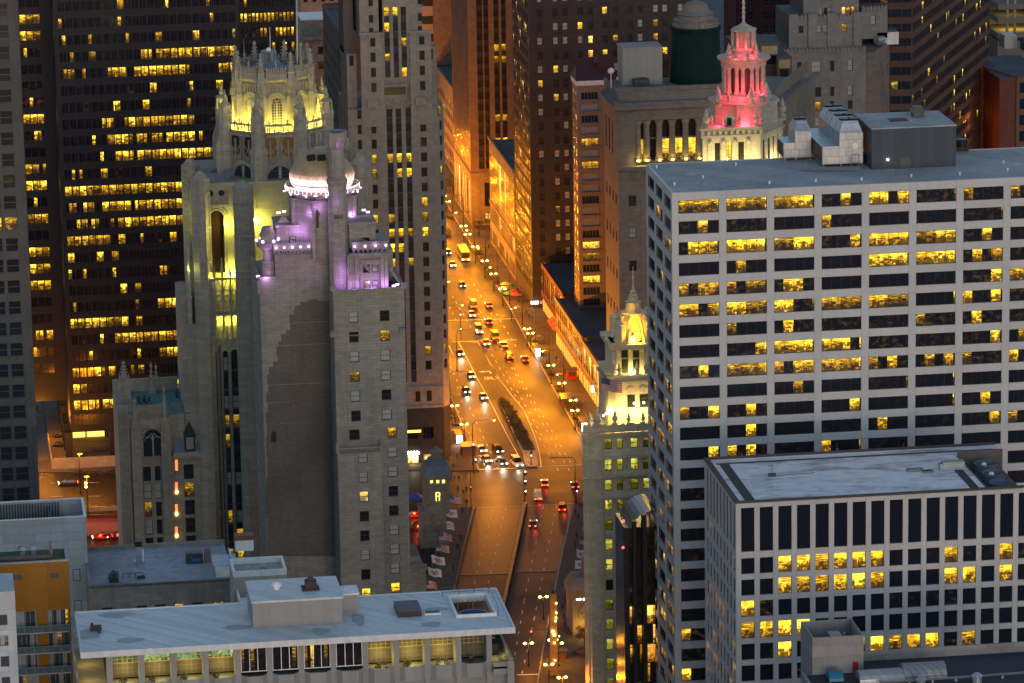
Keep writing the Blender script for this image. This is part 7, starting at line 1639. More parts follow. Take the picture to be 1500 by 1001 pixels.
m = MB(); m.box(xa, xb, yw8+.4, yw8+30, zw, rw[0][1]+15); m.build('core', M_BLKM, t)
ys2 = yk8+70; xa, xb = atY(350, 60, ys2).x, atY(434, 60, ys2).x
t = thing('black_tower', 'second black tower behind the gothic crown with two lit window rows', 'skyscraper', (xa, ys2, 0))
rw = [(atY(390, 4+22*i+6, ys2).z, atY(390, 4+22*i-7, ys2).z) for i in range(-1, 14)]
facade(t, (xa, ys2, 0), 0, even(14, .6, (xb-xa-.8)/14, (xb-xa-.8)/14-.3), rw, xb-xa, rw[0][1]+15, M_BLKM, (M_BLKM, M_BGL), lambda c, r: {2: .9, 1: .15, 3: .5}.get(r, .06), rec=.12, dep=.35, fr=.05, z0=0, wname='window_pane')
m = MB(); m.box(xa, xb, ys2+.4, ys2+30, 0, rw[0][1]+15); m.build('core', M_BLKM, t)
# plaza with wall, planters and lamps
zp = 8.0
t = thing('plaza', 'raised plaza with a low front wall before the black tower lobby', 'plaza', tuple(atZ(120, 680, zp)))
a, b = atZ(77, 677, zp), atZ(240, 674, zp)
m = MB(); m.box(a.x, b.x+20, a.y, a.y+75, ZU+.02, zp); m.build('floor', stone('plaza paving', (.17, .14, .10), .12, (2, 2, .04), .7), t)
m = MB(); m.box(a.x-.3, b.x+20, a.y-.3, a.y-.01, ZU+.02, zp+.9); m.box(a.x-.3, a.x-.01, a.y-.01, a.y+26, ZU+.02, zp+.6); m.build('wall', stone('plaza wall stone', (.36, .31, .24), .1, (1.8, .9, .03), .75), t)
for i, (px, py, lab) in enumerate(((84, 640, 'round planter by the column row, far one'), (85, 653, 'round planter by the column row, near one'), (135, 671, 'round planter standing alone near the plaza edge'))):
    p = atZ(px, py, zp); t2_ = thing('planter', lab+' on the plaza', 'planter', tuple(p), 'planters on the plaza')
    m = MB(); m.lathe(p.x, p.y, [(1.1, zp), (1.5, zp+.5), (1.3, zp+.5)], 14); m.build('bowl', M_DGREY, t2_)
    m = MB(); leaf_clump(m, (p.x, p.y, zp+.5), 1.0, 60, .2, .6); m.build('foliage', M_LEAF, t2_)
p = atZ(137, 660, zp); m = MB(); m.box(p.x-3.4, p.x-.2, p.y, p.y+1.5, zp, zp+.9); m.box(p.x+.2, p.x+3.4, p.y, p.y+1.5, zp, zp+.9); tag(m.build('stone_bench', M_DGREY), 'long dark block bench in the middle of the plaza', 'bench')
m = MB()
for i in range(26): p = atZ(112+3.1*i, 694, ZU+.15); leaf_clump(m, (p.x, p.y, ZU+.5), .9, 26, .25, .9)
tag(m.build('hedge', M_LEAF), 'dark clipped hedge along the pavement below the plaza wall', 'hedge')
m = MB(); p = atZ(85, 590, ZU); 
for k in range(6): p = atZ(51+R.uniform(-1, 3), 606+5*k, ZU); leaf_clump(m, (p.x, p.y, ZU+1.6), 1.6, 40, .3, 1.1)
tag(m.build('street_hedge', M_LEAF), 'dark shrubs beside the concrete tower on the lit passage', 'hedge')

# ================================================================ background blocks
def block(name, label, cat, x0, x1, y0, y1, z1, wall, z0=0, roof=None):
    t = thing(name, label, cat, (x0, y0, 0)); m = MB(); m.box(x0+.62, x1, y0+.62, y1, z0, z1-.5); m.build('core', wall, t)
    if roof: m = MB(); m.box(x0+.4, x1, y0+.4, y1, z1-.5, z1-.3); m.build('roof', roof, t)
    return t
BL = 174.0
# dark brick hotel
M_DBRK = stone('dark brown brick', (.052, .047, .048), .14, (2.2, .7, .03), .8, streak=.2)
M_HOTG = window_mat('hotel bedroom window', gain=.95, dark=(.03, .032, .04), blue=.4, cell=9, warm=(1, .45, .03), furn=.5)
M_GLIT = window_mat('amber glinting street glass', gain=.75, warm=(1, .42, .03), hot=(1, .7, .15), cell=1.1, furn=.9, dim=(1, .3, .03), rough=.25)
yH = 1210.5; hx = lambda px: atY(px, 200, yH).x
t = block('brick_hotel', 'tall dark brick hotel with pairs of small windows', 'hotel', BL, hx(1030), yH, yH+34, 165, M_DBRK)
cols = [(hx(a)-BL, hx(a+7.6)-BL) for a in (789, 812, 826, 848, 863, 884, 899.5, 920.6, 935.5, 958, 971.5, 994, 1008)]
fpH = atY(850, 40, yH).z-atY(850, 60.8, yH).z; zt_ = atY(850, 74, yH).z
rws = [(zt_-fpH*(i-4)-2.2, zt_-fpH*(i-4)) for i in range(24)]
lh = {(3, 2): 1, (4, 3): 1, (4, 4): 1, (4, 5): 1, (4, 6): 1, (9, 2): 1, (0, 6): .5, (1, 7): .5, (2, 7): .7, (2, 9): .5, (10, 4): .3, (1, 5): .2}
facade(t, (BL, yH, 0), 0, cols, rws, hx(1030)-BL, 165, M_DBRK, (M_FRAME, M_HOTG), lambda c, r: lh.get((c, r), .05), rec=.25, dep=.6, nh=1, fr=.12, z0=0)
m = MB()
for c in cols[::2]:
    for r in rws: m.box(BL+c[0]-.3, BL+c[1]+.3, yH-.12, yH-.005, r[0]-.25, r[0]-.02)
m.build('sill', M_DBRK, t)
facade(t, (BL, yH+34, 0), -PI/2, even(9, 1.2, 3.6, 2.6), [(5+3.6*i, 5+3.6*i+2.5) for i in range(40)], 34, 165, M_DBRK, (M_BLACK, M_GLIT), lambda c, r: R.choice([.05, .2, .4]), rec=.03, dep=.6, nh=1, nv=1, fr=.1, z0=0, part=False, wname='side_window')
# ochre block with flat roof
M_OST = stone('ochre street stone', (.25, .185, .11), .12, (1.6, .9, .03), .8)
t = block('stone_block', 'eight storey ochre stone block with thin ribs and a flat dark roof', 'office building', BL, BL+30, 1246.5, 1301, 33, M_OST, 0, M_DBLUE)
facade(t, (BL, 1301, 0), -PI/2, even(21, .9, 2.55, 1.75), [(1, 5.2), (7.5, 13), (14.2, 29.5)], 54.5, 33, M_OST, (M_FRAME, M_GLIT), lambda c, r: [.05, .15, .5][r], rec=.03, dep=.6, nh=4, fr=.12, z0=0, part=True)
facade(t, (BL, 1246.5, 0), 0, even(5, 2, 5, 3), [(6, 29)], 30, 33, M_OST, (M_FRAME, M_LGL), lambda c, r: .04, rec=.4, dep=.6, nh=6, fr=.12, z0=0)
m = MB(); m.box(BL-.4, BL+.3, 1246.1, 1301, 33, 33.9); m.box(BL+.3, BL+30, 1246.1, 1247, 33, 33.9); m.box(BL-.3, BL, 1247, 1301, 13.2, 13.9); m.build('cornice', M_OST, t)
# brown striped tower
M_BRST = stone('brown ribbed stone', (.24, .16, .10), .1, (1.4, 1.0, .03), .85)
q = atZ(691, 332, 0); xb_, yb_ = q.x, q.y; x1_ = xb_+19
t = block('striped_tower', 'brown stone tower with dark vertical window stripes over an orange lit base', 'skyscraper', xb_, x1_, yb_, yb_+42, 170, M_BRST)
sx_ = lambda px: atY(px, 120, yb_).x-xb_
cols = [(sx_(a), sx_(b)) for a, b in ((699.5, 708), (709.8, 717), (724.5, 732), (735.5, 742.5))]
rws = [(18.5+3.75*i, 18.5+3.75*i+2.3) for i in range(34)]; nr = len(rws)
def zrow(py): return int((atY(730, py, yb_).z-18.5)/3.75)
L9 = {(2, nr-1-zrow(85)): 1, (3, nr-1-zrow(85)): 1, (2, nr-1-zrow(177)): 1, (3, nr-1-zrow(177)): .6, (2, nr-1-zrow(196)): 1, (3, nr-1-zrow(196)): 1, (2, nr-1-zrow(68)): .5, (3, nr-1-zrow(68)): .4}
facade(t, (xb_, yb_, 0), 0, cols, rws, 19, 170, M_BRST, (M_FRAME, M_SGL), lambda c, r: L9.get((c, r), .04), rec=.35, dep=.6, fr=.1, z0=17)
parts('spandrel', [(xb_+c[0]+.03, xb_+c[1]-.03, yb_-.01, yb_+.015, a[1]+.02, b[0]-.02) for c in cols for a, b in zip(rws, rws[1:])], M_SPND, t)
facade(t, (xb_, yb_+42, 0), -PI/2, even(14, 1, 2.9, 1.9), [(19, 166)], 42, 170, M_BRST, (M_FRAME, M_GLIT), lambda c, r: .0, rec=.03, dep=.6, nh=40, fr=.12, z0=17)
facade(t, (xb_, yb_, 0), 0, [(sx_(707), sx_(718)), (sx_(725), sx_(740))], [(1, 4.2), (6.3, 14)], 19, 16.95, M_OST, (M_FRAME, M_GLIT), lambda c, r: .1 if r == 0 else 1.0, rec=.4, dep=.6, nv=1, nh=2, fr=.15, z0=0, wall_name='base_wall')
facade(t, (xb_, yb_+42, 0), -PI/2, even(8, 2.2, 5, 2.4), [(1, 14.2)], 42, 16.95, M_OST, (M_FRAME, M_GLIT), lambda c, r: .5, rec=.03, dep=.6, nh=3, fr=.15, z0=0, wall_name='base_wall')
m = MB(); m.box(xb_-.25, x1_, yb_-.25, yb_+.0, 16.6, 17.4); m.box(xb_-.25, xb_, yb_, yb_+42, 16.6, 17.4); m.build('cornice', M_OST, t)
# more blocks down the avenue
for y0, y1, z, w_, lab, xx in ((1385, 1450, 30, M_OST, 'orange lit stone block far down the avenue', 176), (1455, 1500, 90, M_BRST, 'far brown block rising behind the stone skyscraper edge', 176), (1510, 1600, 80, M_BRST, 'farthest brown block at the vanishing end of the avenue', 176.5), (1345, 1380, 130, M_DBRK, 'dark narrow tower behind the brown striped tower', 178)):
    if y0 == 1345: y0, y1 = 1378, 1384
    t = block('street_block', lab, 'building', xx, xx+30, y0, y1, z, w_, 0, M_DBLUE)
    facade(t, (xx, y1, 0), -PI/2, even(int((y1-y0-1)/4.2), .9, 4.2, 2.3), [(1+4.2*i, 1+4.2*i+2.5) for i in range(int((z-2)/4.2))], y1-y0, z, w_, (M_FRAME, M_GLIT), lambda c, r: R.choice([.1, .3, .6]), rec=.03, dep=.6, nv=0, fr=.12, z0=0, part=False)
    m = MB(); m.box(xx, xx+30, y0, y0+.6, 0, z); m.build('front_wall', w_, t)
M_TERR2 = stone('orange lit ribbed concrete', (.44, .33, .22), .1)
yq, zq = 1432, 140
t = block('banded_block', 'far building with slanting orange concrete bands, right of the stone skyscraper', 'building', 170, 200, 1452, 1454, 30, M_DBRK)
m = MB()
for i in range(18): m.box(172, 200, 1456, 1640, 34+i*6.2, 34+i*6.2+3.4)
m.build('concrete_band', M_TERR2, t)
m = MB(); m.box(173, 200, 1456.5, 1640, 30, 150); m.build('glazing', M_LOUV, t)
# low shops along the right pavement
M_RBRK = stone('dark red brick', (.17, .055, .04), .15, (1.2, .5, .03), .8)
M_CREAM = stone('cream street stone', (.28, .21, .13), .12, (1.4, .8, .03), .8)
M_SHOP = window_mat('bright shop glass', gain=1.9, furn=.8, cell=30, warm=(1, .55, .08), hot=(1, .9, .55))
def shop(label, x0, x1, y0, y1, z, wall, ncol, rws, lits, roof=M_DBLUE):
    t = block('shop_building', label, 'building', x0, x1, y0, y1, z, wall, 0, roof); L = y1-y0; p_ = (L-.8)/ncol
    facade(t, (x0, y1, 0), -PI/2, even(ncol, .7, p_, p_-.9), rws, L, z, wall, (M_FRAME, M_GLIT), lambda c, r: lits[r] if r < len(rws)-1 else 0, rec=.04, dep=.6, nv=1, nh=1, fr=.12, z0=0)
    m = MB(); m.box(x0, x1, y0, y0+.6, 0, z); m.build('front_wall', wall, t)
    m = MB(); m.box(x0-.4, x0, y0-.2, y1, z-.5, z+.35); m.box(x0-.3, x0-.005, y0, y1, 4.4, 4.9); m.build('cornice', wall, t)
    m = MB()
    for i in range(ncol): u = y1-.7-p_*i; m.box(x0-.06, x0-.005, u-p_+1.1, u-.2, .4, 3.6)
    m.build('shop_window', lampmat('shop glow', (1, .42, .04), .45), t)
    return t
t = shop('dark red brick shop building with a flat grey roof and red awnings', 176.4, 205, 1166, 1207, 14.2, M_RBRK, 10, [(.4, 3.9), (5.6, 12.6)], [.25, .9])
for i in range(3):
    y = 1172+4.2*i; m = MB(); m.face([(176.0, y, 3.8), (176.0, y+3.8, 3.8), (174.3, y+3.8, 2.5), (174.3, y, 2.5)]); m.face([(176.0, y, 3.8), (174.3, y, 2.5), (176, y, 2.5)]); m.face([(174.3, y+.0, 2.5), (174.3, y+3.8, 2.5), (174.3, y+3.8, 2.2), (174.3, y, 2.2)]); m.build('awning', plain('red awning', (.5, .02, .02), .7), t)
shop('cream stone shop building with tall amber windows, between the red brick shop and the corner', BL, 205, 1117, 1165.4, 13.6, M_CREAM, 14, [(.4, 3.9), (5.6, 8.4), (9.4, 12.2)], [.6, .7, .9])
t = shop('cream corner shop building with a blue grey roof beside the white turret', BL, 183, 1080, 1116.4, 13.0, M_CREAM, 8, [(.4, 3.9), (5.6, 11.2)], [.8, .9])
m = MB(); m.box(BL-1.2, BL-.4, 1083, 1084.2, 5, 14); m.build('vertical_sign', lampmat('red vertical sign', (1, .06, .02), 1.0), t)
t = thing('lit_sign', 'small white lit letters and two lamps on the dark wall below the flat grey roof', 'sign', (BL+.2, 1209.6, 8))
P = atY(778, 446, 1209.4)
m = MB()
for i in range(4): m.box(P.x+.6*i, P.x+.6*i+.25, 1209.3, 1209.4, P.z, P.z+.9)
m.build('letter', M_LAMPW, t); m = MB(); m.box(P.x+2.7, P.x+3.2, 1209.3, 1209.4, P.z+.1, P.z+.8); m.build('red_letter', M_REDL, t)
# condo with balcony floors
M_PINK = stone('pinkish stucco', (.26, .21, .19), .08, None, streak=.2)
yC = 1151; cX = lambda px, py=300: atY(px, py, yC).x
xc0, xc1 = cX(847.5), cX(905); zc = atY(865, 125, yC).z; fpC = (atY(865, 200, yC).z-atY(865, 368, yC).z)/10
t = block('apartment_block', 'pinkish apartment tower with wide windows and a dark red roof', 'apartment block', xc0, xc1, yC, yC+9, zc, M_PINK)
rws = [(zc-2.0-fpC*(i+1)+1.2, zc-2.0-fpC*i) for i in range(int((zc-4)/fpC))]
nR = len(rws)
facade(t, (xc0, yC, 0), 0, [(cX(853)-xc0, cX(878)-xc0)], rws, xc1-xc0, zc, M_PINK, (M_GREY, M_HOTG), lambda c, r: {4: .9, 13: 1}.get(r, .05), rec=.4, dep=.6, nv=4, nh=0, fr=.1, z0=0)
facade(t, (xc0, yC+9, 0), -PI/2, [(1.0, 3.2), (5.2, 7.4)], rws, 9, zc, M_PINK, (M_FRAME, M_GLIT), lambda c, r: R.choice([.3, .8, 1]), rec=.03, dep=.6, fr=.1, z0=0)
parts('balcony_slab', [(xc0+.9, cX(879.5), yC-.25, yC-.01, r[0]-.5, r[0]-.05) for r in rws], M_PINK, t)
m = MB(); m.box(xc0-.3, xc1, yC-.4, yC+9.2, zc, zc+1.3); m.build('cornice', M_WHITE, t)
m = MB(); za = zc+1.3; zr_ = atY(865, 91, yC+6).z; m.face([(xc0-.3, yC-.4, za), (xc1, yC-.4, za), (xc1, yC+5, zr_), (xc0+.6, yC+5, zr_)]); m.face([(xc0-.3, yC+9.2, za), (xc0-.3, yC-.4, za), (xc0+.6, yC+5, zr_)]); m.box(cX(878, 100), cX(902, 100), yC+3, yC+9, za, zr_+1.5); m.build('roof', plain('dark red roof tile', (.085, .028, .03), .6), t)
# classical building with lit columns and shrouded cupola
M_CLS = stone('brown grey limestone', (.235, .20, .165), .14, (1.8, .9, .03), .75, streak=.3)
yL_ = 1088; nx = lambda px, py=200: atY(px, py, yL_).x
nz = lambda py, px=950: atY(px, py, yL_).z
xl, xr_ = nx(905), nx(1080); zco = nz(158)
t = thing('classical_building', 'brown grey classical building with tall columns lit from below and a cornice', 'building', (xl, yL_, 0))
M_LOGG = window_mat('loggia window', gain=1.0, warm=(1, .55, .04), cell=20, dark=(.02, .016, .014))
facade(t, (xl, yL_, 0), 0, [(nx(921, 300)-xl, nx(932, 300)-xl)]+[(nx(a, 300)-xl, nx(a+11, 300)-xl) for a in (952, 985)], [(nz(301), nz(286)), (nz(348), nz(333)), (nz(396), nz(381)), (nz(443), nz(428)), (nz(490), nz(475))], xr_-xl, nz(245), M_CLS, (M_FRAME, M_HOTG), lambda c, r: .05, rec=.3, dep=.8, nh=1, fr=.14, z0=0, wall_name='lower_wall')
facade(t, (xl, yL_+1.2, 0), 0, [(nx(a, 200)-xl, nx(a+13, 200)-xl) for a in (935, 951.5, 969.5, 988.5, 1008)], [(nz(236), nz(205)), (nz(203), nz(178))], xr_-xl, zco, M_CLS, (M_FRAME, M_LOGG), lambda c, r: 1.0 if (r == 1 and c != 1) else .1, rec=.3, dep=.8, nh=1, fr=.14, z0=nz(245)+.02, wall_name='loggia_wall')
for px in (934, 947, 965.5, 984.5, 1004, 1023.5):
    x = atY(px, 200, yL_+.2).x; z0_, z1_ = nz(236), nz(176); m = MB()
    m.lathe(x, yL_+.25, [(1.15, z0_), (1.15, z0_+.6), (.92, z0_+.9), (.8, z1_-1.6), (1.2, z1_-.3), (1.25, z1_)], 12); m.build('column', M_CLS, t)
    light('column_flood', (x, yL_-1.0, z0_+.3), 230, (1, .66, .10), t, r=.2)
m = MB(); m.box(xl-.5, nx(930), yL_-.3, yL_+1.9, nz(245)+.02, zco); m.box(xl-.4, xr_, yL_-.4, yL_+1.15, nz(176)+.02, zco); m.box(xl-.6, xr_, yL_-1.3, yL_+1.15, nz(248), nz(242)); m.build('end_pavilion', M_CLS, t)
m = MB(); m.box(xl-1.6, xr_, yL_-1.8, yL_+20, zco, zco+.9); m.box(xl-1, xr_, yL_-1.2, yL_+20, zco+.9, zco+1.6); zb_ = nz(133)
m.box(xl, xr_, yL_+2.5, yL_+3, zco+1.6, zb_); m.box(xl, xl+.5, yL_+3, yL_+22, zco+1.6, zb_); m.box(xl-.2, xr_, yL_+2.3, yL_+3.2, zb_, zb_+.5); 
for i in range(40): u = xl+.5+(xr_-xl-1)*i/39; m.box(u-.3, u+.3, yL_-1.1, yL_-.4, zco-.7, zco-.02)
m.build('cornice', M_CLS, t)
m = MB()
for gi, (a, b) in enumerate(((952, 966), (971, 986), (990, 1003), (1008, 1021), (1026, 1038))):
    for i in range(7): u = nx(a, 145)+(nx(b, 145)-nx(a, 145))*i/6; m.box(u-.14, u+.14, yL_+2.35, yL_+2.48, nz(148)+.2, nz(141)+.2)
m.build('balustrade', M_DGREY, t)
m = MB(); m.box(xl+.5, xr_, yL_+2.02, yL_+21, 0, zb_-.6); m.build('core', M_CLS, t)
facade(t, (xl, yL_+22, 0), -PI/2, even(4, 2.2, 5, 2.2), [(nz(301)-10.1*i, nz(286)-10.1*i) for i in range(4)]+[(nz(232), nz(185))], 21.9, zco, M_CLS, (M_FRAME, M_HOTG), lambda c, r: .05, rec=.3, dep=.8, nh=1, fr=.14, z0=0, wall_name='side_wall')
p = atY(912, 108, yL_+12); q = atY(970, 70, yL_+12); m = MB(); m.box(p.x, q.x, yL_+12, yL_+20, zb_-.6, q.z, 0); m.box(p.x-.2, q.x+.2, yL_+11.8, yL_+20.2, q.z, q.z+.3, 0); tag(m.build('rooftop_house', stone('pale grey panels', (.36, .35, .31), .06)), 'pale boxy plant house on the classical building roof', 'rooftop structure')
p = atY(895, 104, yL_+8); m = MB(); m.ball((p.x, p.y, p.z), .9, 0, 10, 6, .9); m.box(p.x-.1, p.x+.1, p.y, p.y+.2, zb_-.6, p.z); tag(m.build('satellite_dish', M_WHITE), 'white satellite dish on the roof corner beside the dark red roof', 'satellite dish')
p = atY(935, 130, yL_+9); m = MB(); m.box(p.x-1, p.x+3, p.y, p.y+3, zb_-.6, zb_+1.2, 0); m.lathe(p.x+1.6, p.y+1.5, [(1, zb_+1.2), (1, zb_+1.5)], 10); tag(m.build('air_conditioner', M_DGREY), 'dark air conditioner on the classical roof below the pale plant house', 'air conditioner')
t = thing('shrouded_cupola', 'round stone cupola wrapped in dark green scaffold netting', 'cupola', tuple(atY(1020, 122, yL_+14)))
yc = yL_+14; cxx = atY(1019, 60, yc).x; cz = lambda py: atY(1021, py, yc-5).z
m = MB(); m.lathe(cxx, yc, [(7.0, zb_-1), (6.6, cz(100)), (6.4, cz(50)), (6.9, cz(44)), (6.5, cz(42))], 20); m.build('netting', stone('dark green scaffold netting', (.005, .022, .021), .3, (1.8, 2.2, .06), .6, rough=.9), t)
m = MB(); m.lathe(cxx, yc, [(6.3, cz(44)), (5.7, cz(36)), (5.9, cz(33)), (4.9, cz(31)), (4.7, cz(26)), (5.0, cz(24)), (3.6, cz(20)), (3.3, cz(13)), (2.2, cz(8)), (.3, cz(4))], 20)
for i in range(24): an = 2*PI*i/24; m.ball((cxx+5.95*math.cos(an), yc+5.95*math.sin(an), cz(39)), .42, 0, 5, 3)
m.build('dome', M_CLS, t)
# rotated wing of the classical building
def wing(name, label, cat, pA, pxB, ang, z1, wall, cols_fn, rws, lit, glass, dep=15, z0=0, coping=True, nh=1):
    a = math.radians(ang); L = (pxB) ; t = thing(name, label, cat, (pA.x, pA.y, 0))
    facade(t, (pA.x, pA.y, 0), a, cols_fn(L), rws, L, z1, wall, (M_FRAME, glass), lit, rec=.3, dep=.6, nh=nh, fr=.14, z0=z0)
    d = Vector((math.cos(a), math.sin(a))); n = Vector((-d.y, d.x)); A = Vector((pA.x, pA.y)); e = .65
    m = MB(); m.prism([tuple(A+n*e), tuple(A+d*L+n*e), tuple(A+d*L+n*dep), tuple(A+n*dep)], z0, z1-.5); m.build('core', wall, t)
    if coping: m = MB(); m.prism([tuple(A-n*.9), tuple(A+d*(L+.5)-n*.9), tuple(A+d*(L+.5)+n*.4), tuple(A+n*.4)], z1, z1+.9); m.prism([tuple(A+n*2), tuple(A+d*L+n*2), tuple(A+d*L+n*2.6), tuple(A+n*2.6)], z1+.9, z1+4); m.build('cornice', wall, t)
    return t, A, d, n
pA = atY(1118, 176, yL_+6); zc2 = pA.z
wing('classical_wing', 'long wing of the classical building running back at a slant with a heavy cornice', 'building', pA, 66, 66, zc2, M_CLS, lambda L: even(18, 1.5, 3.5, 1.5), [(zc2-9.0, zc2-5.2), (zc2-18, zc2-12.5), (zc2-26, zc2-21)], lambda c, r: 1.0 if (c, r) == (12, 1) else (.6 if (c, r) == (15, 1) else .04), M_HOTG, 18)
# grey art deco tower
M_DECO = stone('grey art deco stone', (.22, .21, .20), .1, (1.6, 1.1, .03), .85, streak=.25)
M_DECP = stone('pinkish art deco stone', (.22, .18, .155), .1, (1.6, 1.1, .03), .85, streak=.2)
yD = 1215; dx = lambda px, py=100: atY(px, py, yD).x
dz = lambda py, px=1200: atY(px, py, yD).z
t = thing('art_deco_tower', 'grey stepped art deco tower with fluted piers and parapet crown', 'skyscraper', (dx(1120), yD, 0))
def tier(pl, pr, pb, pt, Y, dep, cols, rows, mat=M_DECO, lit=lambda c, r: .04):
    a = atY(pl, (pb+pt)/2, Y).x; b = atY(pr, (pb+pt)/2, Y).x; Zf = lambda py: atY(1200, py, Y).z
    facade(t, (a, Y, 0), 0, [(atY(c0, (pb+pt)/2, Y).x-a, atY(c1, (pb+pt)/2, Y).x-a) for c0, c1 in cols], [(Zf(r0), Zf(r1)) for r0, r1 in rows], b-a, Zf(pt), mat, (M_FRAME, M_HOTG), lit, rec=.4, dep=.8, nv=0, nh=1, fr=.12, z0=Zf(pb))
    m = MB(); m.box(a+.1, b-.1, Y+.85, Y+dep, Zf(pb), Zf(pt)-.3); m.build('core', mat, t)
    m = MB(); k = int((b-a)/1.1)
    for i in range(k): u = a+(b-a)*(i+.5)/k; m.box(u-.3, u+.3, Y-.2, Y-.005, Zf(pt)-1.3, Zf(pt)+.5)
    m.build('parapet_tooth', mat, t)
tier(1118, 1268, 240, 72, yD, 30, [(1168, 1174), (1189, 1203), (1216, 1222), (1242, 1249)], [(186, 172), (162, 149), (142, 128), (106, 90), (220, 205)], M_DECO)
tier(1160, 1262, 72, 24, yD+2.5, 24, [(1170, 1177), (1181, 1187), (1197, 1203.5), (1206, 1212.5), (1233, 1241)], [(48, 37)], lit=lambda c, r: .8 if c == 4 else .04)
tier(1177, 1258, 24, -40, yD+5, 20, [(1200, 1205), (1207, 1211.5), (1213.5, 1218), (1233, 1239), (1240, 1246), (1247, 1253)], [(24.4, 12), (2, -10)], lit=lambda c, r: 1.0 if (c >= 3 and r == 1) else .04)
tier(1262, 1300, 60, 14, yD+14, 10, [(1276, 1283)], [(40, 26)])
m = MB()
for px in (1162, 1190, 1218, 1256): x = atY(px, 50, yD+2.3).x; m.box(x-1.3, x+1.3, yD+1.9, yD+2.45, dz(72), dz(22))
m.build('fluted_pier', M_DECO, t)
pA = atY(1284, 75, yD+1.5); zD = pA.z
t_, A_, d_, n_ = wing('art_deco_wing', 'pinkish flank of the art deco tower with ribbed window bays', 'building', pA, 46, 65, zD, M_DECP, lambda L: [c for i in range(4) for c in ((2.5+11*i, 4.1+11*i), (5.0+11*i, 6.6+11*i), (7.5+11*i, 9.1+11*i))], [(zD-8.5-6.4*i, zD-4.2-6.4*i) for i in range(7)], lambda c, r: .6 if (c, r) == (4, 4) else .04, M_HOTG, 22, coping=False)
m = MB()
for i in range(5): p = A_+d_*(.4+11*i); m.prism([tuple(p-n_*.5-d_*.5), tuple(p-n_*.5+d_*.5), tuple(p+d_*.5-n_*.01), tuple(p-d_*.5-n_*.01)], 0, zD+.6)
m.build('rib', M_DECP, t_)
p = atY(1297, 68, yD+14); t = thing('rooftop_unit', 'big pale ducted unit on the pinkish art deco wing', 'air conditioner', tuple(p))
m = MB(); m.box(p.x-2.5, p.x+4, p.y, p.y+6, zD-.5, zD+3.2, 0); m.tube((p.x-3, p.y-1, zD+1), (p.x+1, p.y+2, zD+1.4), 1.2, 10); m.build('casing', M_GALV, t)
# banded brown tower
M_BAND = stone('brown red concrete band', (.11, .06, .046), .08, (6, 30, .03), .85)
M_BNDG = window_mat('dark ribbon glass', gain=1.0, dark=(.008, .014, .03), cell=2.0, warm=(1, .62, .08))
pA = atY(1337, 60, 1232); a = math.radians(64); L = 112; zt_ = pA.z+40; fpT = 4.35
rws = [(zt_-fpT*(i+1)+1.9, zt_-fpT*i) for i in range(29)]
t = thing('banded_tower', 'brown and black banded office tower with slanting ribbon rows', 'skyscraper', (pA.x, pA.y, 0))
facade(t, (pA.x, pA.y, 0), a, even(37, .15, 3.02, 2.94), rws, L, zt_, M_BAND, (M_FRAME, M_BNDG), lambda c, r: R.choice([.03]*9+[.06, .3, .12]) if 3 < r < 20 else .03, rec=.12, dep=.5, nv=1, fr=.05, z0=0, maxp=300, wname='window_pane')
facade(t, (pA.x-16, pA.y+2.4, 0), -math.atan2(2.4, 16), even(5, .15, 3.2, 3.1), rws, math.hypot(16, 2.4), zt_, M_BAND, (M_FRAME, M_BNDG), lambda c, r: .02, rec=.12, dep=.5, nv=1, fr=.05, z0=0, part=False, wname='window_pane')
d = Vector((math.cos(a), math.sin(a))); n = Vector((-d.y, d.x)); A = Vector((pA.x, pA.y))
m = MB(); m.prism([tuple(A+n*.55+d*.3), tuple(A+d*L+n*.55), tuple(A+d*L+n*30), tuple(A+Vector((-16, 3.2)))], 0, zt_); m.build('core', M_CORE, t)
# dark red building, buildings between, far right pieces
y = 1420; xa, xb = atY(1078, 30, y).x, atY(1178, 30, y).x; zt_ = atY(1120, -60, y).z
t = block('red_brick_block', 'dark red brick block with grid windows behind the red lit crown', 'building', xa, xb, y, y+25, zt_, M_RBRK)
fz = lambda py: atY(1120, py, y).z
M_DRED = stone('very dark red brick', (.075, .028, .028), .12)
facade(t, (xa, y, 0), 0, [(atY(c, 30, y).x-xa, atY(c+7.5, 30, y).x-xa) for c in (1096, 1118, 1128.5, 1139, 1158, 1168)], [(fz(9+20*i), fz(-3+20*i)) for i in range(-2, 7)], xb-xa, zt_, M_DRED, (M_GREY, M_LGL), lambda c, r: .03, rec=.3, dep=.6, nv=1, nh=1, fr=.12, z0=0)
y = 1180
for pa, pb, pt, cr, lab in ((1075, 1141, 62, 1, 'brown rooftop block with a cream panel behind the red lit crown'), (1138, 1160, 82, 1, 'small brown rooftop block with a cream panel beside the art deco tower')):
    xa, xb = atY(pa, pt, y).x, atY(pb, pt, y).x; zt_ = atY(pb, pt, y).z
    t = block('brick_block', lab, 'building', xa, xb, y, y+16, zt_, stone('olive brown brick', (.12, .10, .075), .1, (1.2, .4, .03)), 0, M_DBLUE)
    m = MB(); m.box(xa, xb, y, y+.6, 0, zt_); m.build('wall', stone('olive brown brick wall', (.12, .10, .075), .1, (1.2, .4, .03)), t)
    m = MB(); m.box(xb-5.0 if pa < 1100 else xa+.6, xb-.5, y-.05, y-.005, zt_-3.4, zt_-1.0); m.build('cream_panel', plain('cream render', (.40, .31, .19), .8), t)
    m = MB(); m.box(xb-4.6 if pa < 1100 else xa+1, xb-1.0, y-.05, y-.005, zt_-6.2, zt_-3.8); m.build('window', M_LGL, t)
    y -= 4
y = 1300; xa, xb = atY(1462, 150, y).x, atY(1540, 150, y).x; zt_ = atY(1490, 113, y).z
